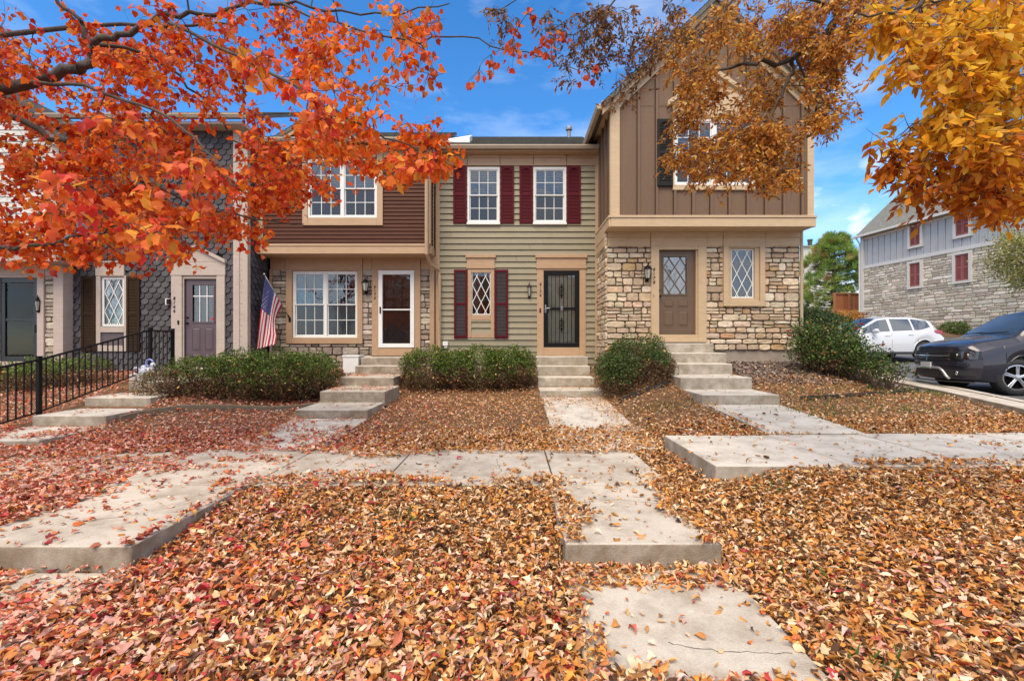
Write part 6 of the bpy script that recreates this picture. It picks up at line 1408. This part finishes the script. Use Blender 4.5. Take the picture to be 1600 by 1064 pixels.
    cb.build("cabin", mat("cabin_dark", (.2, .21, .215), .8), t, bevel=.02)
    # wheels
    for c in f:
        for sg in (-1, 1):
            yo = yc + sg * (hw - .02); q = (X0 + c, yo, z0 + R); w_ = MB(); s_ = -1 if sg > 0 else 1     # lathe 'y': height h runs to -y
            w_.lathe([(R * .66, s_ * -.0 - .0), (R * .72, s_ * .01), (R * .93, s_ * .01), (R, s_ * -.03), (R, s_ * -.19), (R * .93, s_ * -.22), (R * .66, s_ * -.22)], q, 40, axis='y', caps=False); w = w_.build("wheel", TYRE, t, smooth=True)
            r_ = MB(); r_.lathe([(R * .69, s_ * .008), (R * .64, s_ * .012), (R * .63, s_ * -.03)], q, 36, axis='y', caps=False); yf = yo - s_ * .004
            for k in range(5):
                for dth in (-.10, .10):
                    a = k * 2 * math.pi / 5 + .3; a1, a2 = a + dth * 1.6, a + dth * .9; p1 = (q[0] + R * .1 * math.cos(a1 + dth), yf, q[2] + R * .1 * math.sin(a1 + dth)); p2 = (q[0] + R * .66 * math.cos(a2), yf + s_ * .0, q[2] + R * .66 * math.sin(a2))
                    r_.tube([p1, p2], [.02, .014], 6)
            r_.lathe([(.07, s_ * .0), (.06, s_ * .02), (.03, s_ * .028), (.0, s_ * .03)], q, 16, axis='y'); r_.build("rim", ALLOY, w)
            d_ = MB(); d_.lathe([(R * .64, s_ * -.03), (.0, s_ * -.03)], q, 30, axis='y'); d_.build("brake_disc", mat("brake_dark", (.008, .008, .008), .9, spec=.05), w)
    # wheel-arch lips
    for c in f:
        for sg in (-1, 1):
            m = MB(); pts = [(X(c + Ra * math.cos(a), hw, R + Ra * math.sin(a)), yc + sg * (hw * .975), z0 + R + Ra * math.sin(a)) for a in [i * math.pi / 14 for i in range(15)]]
            m.tube(pts, .018, 6); m.build("arch_lip", sp.get('lip', paint), t, smooth=True)
    # front details on the nose surface
    def patch(nm, y0, y1, za, zc, off, m_, par=t, bev=.0, th=.02, shear=0, taper=0, n=12):
        mb = MB(); vs = []
        for k in range(n + 1):
            y = y0 + (y1 - y0) * k / n; kk = k / n
            lo, hi = za + shear * kk + taper * kk, zc + shear * kk - taper * kk
            for z in (lo, hi): vs.append((X(0, y, z) - off, yc - y, z0 + z))
            for z in (lo, hi): vs.append((X(0, y, z) - off + th, yc - y, z0 + z))
        fs = []
        for k in range(n): a, b = 4 * k, 4 * k + 4; fs += [(a, a + 1, b + 1, b), (a + 1, a + 3, b + 3, b + 1), (a, b, b + 2, a + 2)]
        fs += [(0, 2, 3, 1), (4 * n, 4 * n + 1, 4 * n + 3, 4 * n + 2)]; mb.add(vs, fs); return mb.build(nm, m_, par, bevel=bev)
    q = MB()
    for sg in (-1, 1): q.tube([(X(s, I(s, *sp['we']) * hw, 0) + .0, yc + sg * I(s, *sp['we']) * hw, z0 + I(s, *sp['edge']) + .003) for s in [.1 + i * (sp['ws'][0] - .12) / 10 for i in range(11)]], .004, 4)
    q.build("bonnet_seam", PLB, t)
    if chrome:   # dark crossover face
        g = patch("grille", -.54, .54, .68, .89, .014, mat("grille_black", (.008, .008, .009), .6), bev=.01)
        for z in (.785,): patch("grille_bar", -.53, .53, z - .014, z + .014, .03, CHR, g)
        for y in (-.012,): patch("grille_post", -.02, .02, .67, .86, .021, mat("grille_dark_chrome", (.25, .25, .26), .25, metal=1), g, n=2)
        for z in (.715, .745, .83, .86): patch("grille_slat", -.52, .52, z - .004, z + .004, .02, mat("grille_dark_chrome"), g)
        for sg in (-1, 1):
            h = patch("headlight", sg * .53, sg * .9, .69, .86, .010, mat("lamp_housing", (.03, .03, .032), .3), bev=.006, shear=.03)
            for yy_, rr in ((.62, .058), (.76, .058)):
                q = MB(); xx = X(0, yy_, .78) - .02; q.lathe([(rr, 0), (rr * .75, .02), (.0, .03)], (xx + .02, yc - sg * yy_, z0 + .785 + .03 * (yy_ - .53)), 16, axis='x'); q.build("lamp_reflector", mat("smoked_reflector", (.32, .28, .22), .3, metal=.9), h, smooth=True)
            patch("lamp_lens", sg * .535, sg * .895, .695, .855, .03, LENS, h, th=.004, shear=.03)
            patch("fog_surround", sg * .48, sg * .86, .36, .50, .008, PLB, taper=.02); q = MB(); xx = X(0, .66, .43) - .02; q.lathe([(.05, 0), (.048, -.012), (.0, -.02)], (xx, yc - sg * .66, z0 + .43), 16, axis='x'); q.build("fog_lamp", CHR, t, smooth=True)
        patch("lower_intake", -.46, .46, .34, .50, .006, PLB)
        m = MB(); pts = [(-.56, .30), (-.50, .36), (-.44, .46), (-.36, .525), (0, .535), (.36, .525), (.44, .46), (.50, .36), (.56, .30)]; m.tube([(X(0, y, z) - .02, yc - y, z0 + z) for y, z in pts], [.028] * 9, 6); m.build("bumper_trim", mat("satin_silver", (.5, .5, .5), .35, metal=.8), t, smooth=True)
        patch("bumper_band", -.80, .80, .575, .655, .02, paint, bev=.01); patch("licence_plate", -.16, .16, .50, .64, .045, mat("plate_white", (.55, .58, .56), .4), n=2, th=.03, bev=.004); patch("plate_band", -.16, .16, .50, .525, .0465, mat("plate_green", (.1, .22, .14), .4), n=2, th=.001)
        patch("splitter", -.85, .85, .235, .262, .02, PLB)
        for sg in (-1, 1): rr = MB(); rr.tube([(X0 + s, yc + sg * hw * .7, z0 + H + zz) for s, zz in ((2.25, -.06), (2.4, .01), (3.2, .03), (4.1, .02), (4.25, -.05))], .02, 6); rr.build("roof_rail", PLB, t)
    else:
        patch("grille", -.4, .4, .55, .8, .012, PLB, bev=.01)
        for sg in (-1, 1): patch("headlight", sg * .45, sg * .86, .74, .88, .012, LENS, bev=.006, shear=.03)
        m = MB()
        for sg in (-1, 1):
            vs = [(X0 + L_ - .62, yc + sg * (hw * .93), z0 + .99), (X0 + L_ - .2, yc + sg * (hw * .90), z0 + .97), (X0 + L_ - .24, yc + sg * (hw * .86), z0 + 1.1), (X0 + L_ - .55, yc + sg * (hw * .91), z0 + 1.12)]; o_ = [(a, b + sg * .06, c) for a, b, c in vs]
            m = MB(); m.add(vs + o_, [(4, 5, 6, 7), (0, 1, 5, 4), (1, 2, 6, 5), (2, 3, 7, 6), (3, 0, 4, 7), (3, 2, 1, 0)]); m.build("tail_light", REDL, t, bevel=.015)
    # mirrors, door lines, handles, cladding, wipers
    for sg in (-1, 1):
        s_ = sp['ws'][0] + .52; q = MB(); zb_ = I(s_, *sp['belt']); cx_, cy_, cz_ = X0 + s_, yc + sg * (hw + .1), z0 + zb_ + .09
        q.lathe([(.0, -.12), (.07, -.1), (.105, 0), (.08, .09), (.0, .12)], (cx_, cy_, cz_), 14); q.v = [((a - cx_) * .8 + cx_, (b - cy_) * 1.15 + cy_, (c - cz_) * .72 + cz_) for a, b, c in q.v]
        q.tube([(cx_ + .03, yc + sg * (hw * .93), cz_ - .06), (cx_, cy_ - sg * .04, cz_ - .03)], .025, 6); q.build("side_mirror", paint, t, smooth=True)
        for s_h in sp['handles']:
            q = MB(); zz = z0 + I(s_h, *sp['belt']) - .1; q.box(X0 + s_h - .09, X0 + s_h + .09, yc + sg * hw * .985 - .02, yc + sg * hw * .985 + .02, zz - .014, zz + .014); q.build("door_handle", CHR if chrome else paint, t, bevel=.008)
        q = MB()
        for s_h in sp['seams']:
            pts = [(X0 + s_h, yc + sg * (hw * b_ + .001), z0 + z) for z, b_ in ((.32, .968), (.5, .993), (.7, 1.0), (I(s_h, *sp['belt']) - .05, .972))]; q.tube(pts, .004, 4)
        q.build("door_seam", PLB, t)
        q = MB(); q.box(X0 + f[0] + Ra, X0 + f[1] - Ra, yc + sg * (hw * .975) - .02, yc + sg * (hw * .975) + .02, z0 + .24, z0 + .33); q.build("sill_cladding", PLB, t, bevel=.01)
    q = MB()
    for (ya, yb_) in ((-.1, .55), (.0 - .65, -.05)):
        s_ = sp['ws'][0]; q.tube([(X0 + s_ + .02, yc - ya, z0 + I(s_, *sp['top']) + .02), (X0 + s_ + .1, yc - yb_, z0 + I(s_ + .08, *sp['top']) + .0)], .009, 4)
    q.build("wiper", PLB, t); t.rotation_euler = (0, 0, rad(rot))
    return t
DARKP = mat("plum_grey_paint", (.026, .024, .036), .28, metal=.4, coat=.7); WHP = mat("pearl_white_paint", (.62, .64, .68), .3, coat=1)
car("dark grey crossover with silver bumper bar parked nose-in by the kerb", DARKP, 9.22, 8.72, .55, 4.9, 1.86, 1.76,
    dict(fw=1.0, rw=3.89, R=.365, top=([0, .08, .35, 1.0, 1.8, 2.2, 3.6, 4.5, 4.75, 4.9], [.99, 1.05, 1.12, 1.23, 1.73, 1.81, 1.82, 1.73, 1.25, 1.0]), edge=([0, .08, .35, 1.0, 1.8, 2.2, 3.6, 4.5, 4.75, 4.9], [.96, 1.01, 1.08, 1.17, 1.67, 1.74, 1.75, 1.65, 1.2, .95]),
         we=([0, 1.0, 1.8, 4.5, 4.9], [.80, .82, .74, .70, .80]), belt=([0, .5, 1.1, 4.4, 4.9], [.86, .97, 1.07, 1.12, .88]), pill=[1.0, 1.8, 1.2, 1.3], side=(1.3, 4.35), pillars=[(2.35, 2.45), (3.35, 3.45)], ws=(1.02, 1.78), rg=(4.5, 4.73), handles=[2.35, 3.3], seams=[1.5, 2.52, 3.5], lip=DARKP), rot=-12)
car("white hatchback crossover parked before the stone building behind the rose bush", WHP, 11.35, 16.4, 1.0, 4.45, 1.85, 1.66,
    dict(fw=.9, rw=3.57, R=.35, top=([0, .1, .5, 1.15, 2.0, 2.4, 3.3, 4.0, 4.3, 4.45], [.86, .92, 1.0, 1.08, 1.58, 1.65, 1.64, 1.54, 1.15, .9]), edge=([0, .1, .5, 1.15, 2.0, 2.4, 3.3, 4.0, 4.3, 4.45], [.83, .88, .96, 1.03, 1.52, 1.58, 1.57, 1.45, 1.1, .86]),
         we=([0, 1.1, 2.0, 4.0, 4.45], [.80, .80, .70, .66, .80]), belt=([0, .5, 1.2, 3.4, 3.95, 4.45], [.78, .90, .96, 1.06, 1.22, .84]), pill=[1.15, 2.0, 1.35], side=(1.42, 3.85), pillars=[(2.32, 2.42), (3.15, 3.22)], ws=(1.17, 1.98), rg=(4.05, 4.28), handles=[2.2, 3.05], seams=[1.4, 2.36, 3.3], bow=.36), chrome=False)
# ---------------------------------------------------------------- grey building across the parking lot
def grey_building():
    u_ = Vector((.119, -1)).normalized(); n_ = (u_[1], -u_[0]); pl = Plane((23.1, 30), (u_[0], u_[1]), n_)
    def UZ(px, py):
        k = (px - CX) / F; u = (k * pl.o[1] - pl.o[0]) / (pl.u[0] - k * pl.u[1]); Y = pl.o[1] + u * pl.u[1]; return u, CH - (py - HZ) / F * Y
    t = thing("townhouse", "grey board-and-batten building on pale stone beyond the parking lot", "townhouse", (23.1, 27, 2.4)); U1 = 14.0; zE, zB, z0 = 8.78, 6.62, 1.0
    GB = mat("blue_grey_boards", (.42, .425, .43), .6, 3, .06, 60, .06); WT = mat("off_white_trim", (.60, .58, .54), .6, 5, .05); MR = mat("brick_red_shutter", (.30, .09, .08), .6, 5, .12)
    wins = []
    for (a, c, b, e) in ((1420.5, 345, 1443.5, 388), (1420, 408.5, 1443.5, 450.5), (1491.5, 327, 1520.5, 371), (1490.5, 393, 1520.5, 443)):
        ua, _ = UZ(a, c); ub, _ = UZ(b, c); um = (ua + ub) / 2; px = (a + b) / 2; _, zt = UZ(px, c); _, zl = UZ(px, e); wins.append((ua, ub, zl, zt))
    zz = []
    for k in (0, 2): wins[k] = (*wins[k][:2], (wins[0][2] + wins[2][2]) / 2, (wins[0][3] + wins[2][3]) / 2)
    for k in (1, 3): wins[k] = (*wins[k][:2], (wins[1][2] + wins[3][2]) / 2, (wins[1][3] + wins[3][3]) / 2)
    u2, _ = UZ(1620, 400)
    se = MB(); s = MB(); battens(s, pl, lambda u: zE, 0, U1, zB, .40, .3, wid=.055, th=.04, shade_strip=se); se.build("batten_shade", mat("batten_shade_grey", (.07, .07, .075), .9), t); s.build("wall", GB, t)
    s = MB(); s.pbox(pl, 0, U1, z0, zB, -.02, .012); s.build("mortar_bed", mat("pale_mortar", (.30, .27, .22), .95), t)
    s = MB(); stones(s, pl, .06, U1, 1.6, zB - .02, [], 77, [(.60, .53, .42), (.68, .61, .50), (.54, .47, .37), (.64, .56, .45), (.70, .64, .54), (.46, .39, .30)], (.12, .23), (.22, .6), .045, simple=True, gap=.014); s.build("stone_wall", STONE, t, col=True)
    f = MB(); f.pbox(pl, -.02, U1, zB - .06, zB + .14, .0, .09); f.pbox(pl, -.06, .16, z0, zE, -.02, .095); f.pbox(pl, -.05, U1, zE - .3, zE - .02, .0, .06)
    for (a, b, c, e) in wins: frame_rect(f, pl, a, b, c, e, .13, .0, .13)
    f.build("trim", WT, t)
    for (a, b, c, e) in wins:
        m = (a + b) / 2
        for x0, x1 in ((a + .13, m - .008), (m + .008, b - .13)): shutter(t, pl, x0, x1, c + .13, e - .13, MR, w=.055)
    c = MB(); bk = 7.5; c.pbox(pl, .02, U1, z0, zE, -bk, -.021); c.pprism(Plane((23.1 - .0, 30), pl.u, pl.n), [(0.02, zE), (.02, zE), (.02, zE)], -1, 0) if False else None; c.build("rear_wall", GB, t)
    def Q(u, w, z): return pl.p(u, w, z)
    rw, rz = -3.3, zE + 3.3
    shingle_roof("roof", t, [Q(-.25, .4, zE - .1), Q(U1, .4, zE - .1), Q(U1, rw, rz), Q(-.25, rw, rz)], 34, mat("weathered_shingles", (.20, .195, .17), .95, 6, .25, 40, .3, bump=.6))
    shingle_roof("roof", t, [Q(U1, -bk + .4, zE + .0), Q(-.25, -bk + .4, zE), Q(-.25, rw, rz), Q(U1, rw, rz)], 12, mat("weathered_shingles"))
    g = MB(); g.add([Q(.03, -.02, zE), Q(.03, -bk + .6, zE), Q(.03, rw, rz - .2)], [(0, 1, 2)]); g.build("gable", GB, t)
    m = MB(); m.pbox(pl, -.27, U1, zE - .16, zE - .03, .4, .52); m.build("gutter", WT, t); m = MB(); m.tube([Q(-.05, .45, zE - .12), Q(-.06, .16, zE - .5), Q(-.06, .15, z0)], .045, 6); m.build("downspout", WT, t)
    up, _ = UZ(1413, 330); q = Q(up, -1.0, zE + 1.0); v = MB(); v.lathe([(.09, -.2), (.09, .72), (.2, .73), (.2, .82), (.0, .9)], q, 12); v.build("flue_pipe", mat("galvanised"), t)
grey_building()
# ---------------------------------------------------------------- things between and behind the houses
def far_building():
    d = 62; x0, x1 = PX(1236, d), PX(1300, d); t = thing("townhouse", "distant cream building with a capped chimney behind the pine tree", "townhouse", ((x0 + x1) / 2, d, 4)); CR = mat("pale_cream_boards", (.52, .52, .48), .7, 4, .05)
    m = MB(); m.box(PX(1256, d), x1, d, d + 8, 2, PZ(386, d)); m.box(x0 - 6, PX(1264, d), d - 1, d + 6, 2, PZ(412, d)); 
    for i in range(6): u = PX(1258 + i * 6, d); m.box(u, u + .12, d - .08, d, 2, PZ(386, d))
    m.build("wall", CR, t); m = MB(); m.add([(x0 - 6, d - 1.3, PZ(416, d)), (PX(1266, d), d - 1.3, PZ(410, d)), (PX(1262, d), d + 3, PZ(394, d)), (x0 - 6, d + 3, PZ(398, d))], [(0, 1, 2, 3)]); m.box(PX(1254, d), x1 + .3, d - .3, d + 8.3, PZ(386, d), PZ(384.4, d)); m.build("roof", mat("sage_roof", (.25, .27, .22), .8), t)
    m = MB(); m.lathe([(.28, 0), (.28, .9), (.34, .95), (.34, 1.15), (.0, 1.2)], (PX(1273, d), d + 1, PZ(385, d)), 12); m.build("chimney", mat("dark_flue", (.05, .05, .055), .6), t); m = MB(); m.lathe([(.6, 0), (.55, .35), (.0, .5)], (PX(1285, d), d + 1, PZ(384, d)), 14); m.build("roof_vent", mat("galvanised"), t)
far_building()
def needle_tree():
    rs = np.random.RandomState(4); x, y = 27.2, 38.5; g = float(gz(x, y)); t = thing("pine_tree", "bushy green pine standing beyond the wooden deck", "tree", (x, y, g)); top = PZ(366, y)
    m = MB(); m.tube([(x, y, g - .2), (x, y, g + 3), (x + .1, y, top - .6)], [.25, .17, .04], 8)
    P, D = [], []
    for k in range(760):
        h = rs.uniform(.02, 1) ** .9; ang = rs.uniform(0, 6.283); z = g + .6 + (top - g - .7) * h; R = 2.9 * (1 - h ** 2.6 * .8) * (1 + .16 * math.sin(ang * 3 + h * 9)); rr = R * rs.uniform(.55, 1.0); p = (x + math.cos(ang) * rr, y + math.sin(ang) * rr, z + rs.uniform(-.1, .1))
        P.append(p); D.append((math.cos(ang), math.sin(ang), .7))
        if k % 4 == 0: m.tube([(x, y, z - .35), ((x + p[0]) / 2, (y + p[1]) / 2, z - .25), p], [.04, .03, .012], 4)
    m.build("trunk", BARK, t)
    P, D = np.array(P), np.array(D); per = 46; n = len(P) * per; base = np.repeat(P, per, 0) ; dd = np.repeat(D, per, 0); dv = rs.normal(size=(n, 3)); dv /= np.linalg.norm(dv, axis=1, keepdims=True); yd = dv + dd * .9
    tv = np.array([(-.035, 0, 0), (.035, 0, 0), (.02, 1, 0), (-.02, 1, 0)], float); tt = np.array([(0, 1, 2), (0, 2, 3)])
    col = pick(rs, [(.24, .36, .07), (.34, .45, .10), (.12, .2, .05), (.46, .5, .16)], [4, 3, 2, 1], len(P), .2); br = pick(rs, [(.34, .18, .07)], [1], len(P)); isb = rs.uniform(0, 1, len(P)) < .13; col[isb] = br[isb]
    V, T, C = stamp([(tv, tt)], np.zeros(n, int), base + dv * .05, frames(yd, rs.normal(size=(n, 3))), rs.uniform(.26, .44, n), np.repeat(col, per, 0)); fast_mesh("crown", V, T, C, [leaf_mat("pine_needle", .6, .2)], t)
needle_tree()
def small_tree(label, x, y, zc, rx, rz, n, pal, wts, size, seed, trunk_r=.07):
    rs = np.random.RandomState(seed); g = float(gz(x, y)); t = thing("broadleaf_tree", label, "tree", (x, y, g)); m = MB(); m.tube([(x, y, g - .2), (x + .05, y, (g + zc) / 2), (x, y, zc)], [trunk_r, trunk_r * .8, trunk_r * .5], 8); P = []
    for k in range(40):
        d = rs.normal(size=3); d /= np.linalg.norm(d); c = np.array([x, y, zc]) + d * (rx, rx, rz) * rs.uniform(.45, .95); m.tube([(x, y, zc - rz * .5), tuple((c + (x, y, zc - .1)) / 2), tuple(c)], [.025, .015, .005], 4)
        P.append(c + rs.normal(size=(n // 40, 3)) * rx * .17)
    m.build("trunk", BARK, t); P = np.concatenate(P); k = len(P)
    V, T, C = stamp([tiny_leaf(.6, .5)], np.zeros(k, int), P, frames(rs.normal(size=(k, 3)) + (0, 0, -.5), rs.normal(size=(k, 3))), rs.uniform(*size, k), pick(rs, pal, wts, k, .2)); fast_mesh("crown", V, T, C, [leaf_mat("small_tree_leaf", .5, .3)], t)
small_tree("yellow-green small tree at the right edge before the grey building", PX(1622, 18.5), 18.5, PZ(402, 18.5), 1.6, 1.2, 7000, [(.30, .30, .07), (.42, .36, .12), (.20, .22, .05), (.5, .42, .25)], [4, 3, 2, 1.5], (.08, .13), 5)
def deck():
    t = thing("wooden_deck", "orange-stained wooden deck with a solid board railing", "deck", (PX(1324, 33), 33, 3)); CW = mat("cedar_boards", attr=True, rough=.7, n1=5, a1=.12, n2=30, a2=.1); a, b = PX(1302.5, 33), PX(1350, 33); zt, zb_ = PZ(459.5, 33), PZ(483, 33); m = MB(); rg = random.Random(3); x = a
    while x < b: c = rg.uniform(.8, 1.15); m.box(x, x + .135, 33, 33.03, zb_, zt, 0, (.42 * c, .15 * c, .055 * c)); x += .142
    m.build("board_railing", CW, t, col=True); m = MB(); c = (.46, .19, .08)
    m.box(a - .05, b, 32.93, 33.1, zt, zt + .06, 0, c); m.box(a - .05, b, 32.95, 33.08, zb_ - .28, zb_ - .001, 0, c); m.box(a, b, 33.1, 36, zb_ - .1, zb_ - .02, 0, c); m.build("deck_frame", CW, t, col=True)
    for x in (a - .06, PX(1324, 33), PX(1346, 33)): m = MB(); m.box(x, x + .13, 32.85, 32.94, float(gz(x, 33)) - .2, zt + .08, 0, (.40, .16, .065)); m.build("post", CW, t, col=True)
deck()
def retaining_wall():
    pl = Plane((0, 28.5), (1, 0), (0, -1)); a, b = PX(1286, 28.5), PX(1352, 28.5); m = MB(); stones(m, pl, a, b, 2.2, PZ(488, 28.5), [], 9, [(.34, .25, .20), (.42, .33, .27), (.28, .2, .16)], (.14, .2), (.3, .6), .3, simple=True); m.pbox(pl, a, b, 2.0, PZ(487.2, 28.5) - .03, -.3, .15, 0, (.2, .16, .13))
    o = m.build("retaining_wall", STONE, col=True, loc=((a + b) / 2, 28.5, 2.4)); setp(o, "low pinkish stone retaining wall under the wooden deck", "wall")
retaining_wall()
def dark_fence():
    t = thing("picket_fence", "dark brown picket fence just past the gabled house corner", "fence", (PX(1270, 24), 24, 1.8)); m = MB(); m2 = MB(); D = mat("dark_stained_wood", (.045, .032, .026), .8, 6, .2); x = PX(1225, 24)
    while x < PX(1297, 24): z = float(gz(x, 24)); m.box(x, x + .09, 24, 24.025, z, PZ(489, 24)); x += .125
    m2.box(PX(1225, 24), PX(1297, 24), 24.026, 24.07, PZ(492, 24) - .04, PZ(492, 24) + .04); m2.box(PX(1225, 24), PX(1297, 24), 24.026, 24.07, PZ(505, 24) - .04, PZ(505, 24) + .04); m.build("pickets", D, t); m2.build("rail", D, t)
dark_fence()
shrub("shrub", "orange-leaved shrub in front of the stone retaining wall", "shrub", [el(1318, 498, 26.5, 1.0, .6, .45), el(1300, 505, 26.0, .7, .6, .4)], 4000, 60, [(.5, .2, .03), (.55, .3, .05), (.35, .13, .03)], [2, 2, 1], size=(.06, .1), seed=12, low=.0)
shrub("shrub", "small green clipped shrub at the foot of the grey building", "shrub", [el(1488, 516, 23.2, .55, .5, .4), el(1497, 514, 22.8, .4, .4, .35)], 3500, 60, [(.10, .17, .03), (.17, .24, .05), (.05, .09, .02)], [3, 2, 2], size=(.05, .08), seed=13, low=.0)
shrub("shrub", "dark evergreen shrub against the fence behind the rose bush", "shrub", [el(1262, 508, 13.5, .7, .5, .5), el(1290, 512, 13.8, .6, .5, .45)], 6000, 80, [(.04, .075, .02), (.07, .12, .03)], [3, 2], size=(.05, .08), seed=14, low=.1)
# ---------------------------------------------------------------- what stands behind the camera and shows in the window reflections
def street_tree(label, x, y, h, seed, pal):
    T = Tree(seed); g = float(gz(x, y)); t = thing("street_tree", label, "tree", (x, y, g)); rg = random.Random(seed)
    T.limb([(x, y, g - .1), (x + .1, y, g + h * .3), (x - .1, y, g + h * .6), (x, y, g + h)], .18, .03)
    for k in range(12):
        a = rg.uniform(0, 6.28); z = g + h * rg.uniform(.3, .8); l = h * rg.uniform(.2, .42); T.limb([(x, y, z), (x + math.cos(a) * l * .5, y + math.sin(a) * l * .5, z + l * .45), (x + math.cos(a) * l, y + math.sin(a) * l, z + l * .75)], .06, .01, sides=5)
    T.cid = 0
    for k in range(150):
        p = rg.choice(T.nodes); T.cluster((p[0] + rg.gauss(0, .7), p[1] + rg.gauss(0, .7), p[2] + rg.gauss(0, .5)), .5, 3, 4, lambda s, q, n: s.maple(q, n, (.09, .14)))
    rng = random.Random(2); T.finish(t, [tiny_leaf(.7, .4)], {0: pal}, leaf_mat("maple_leaf"))
street_tree("thin autumn tree across the street mirrored faintly in the sage house windows", 1.5, -9.5, 8.5, 51, ([(.35, .16, .04), (.2, .1, .03)], [1, 1]))
street_tree("taller street tree mirrored faintly in the brown house windows", -4.5, -11, 9.5, 52, ([(.4, .12, .03), (.3, .2, .06)], [1, 1]))
def opposite_house():
    t = thing("brick_house", "grey-brown brick house across the street, seen only mirrored in window glass", "house", (0, -24, 0)); BRK = mat("red_brick", (.12, .11, .10), .9, 9, .2); m = MB(); m.box(-16, 14, -34, -24, -1, 6.2); m.build("wall", BRK, t)
    shingle_roof("roof", t, [(14.4, -23.5, 6.2), (-16.4, -23.5, 6.2), (-16.4, -29, 9.6), (14.4, -29, 9.6)], 12)
    f = MB(); g = MB()
    for i in range(9):
        for z in (1.0, 3.9): x = -14.5 + i * 3.3; f.box(x - .1, x + 1.3, -24, -23.93, z - .1, z + 1.6); g.box(x, x + 1.2, -23.93, -23.91, z, z + 1.5)
    f.build("window_trim", WHITE, t); g.build("window_panes", mat("dark_glazing", (.03, .035, .04), .1), t)
opposite_house()
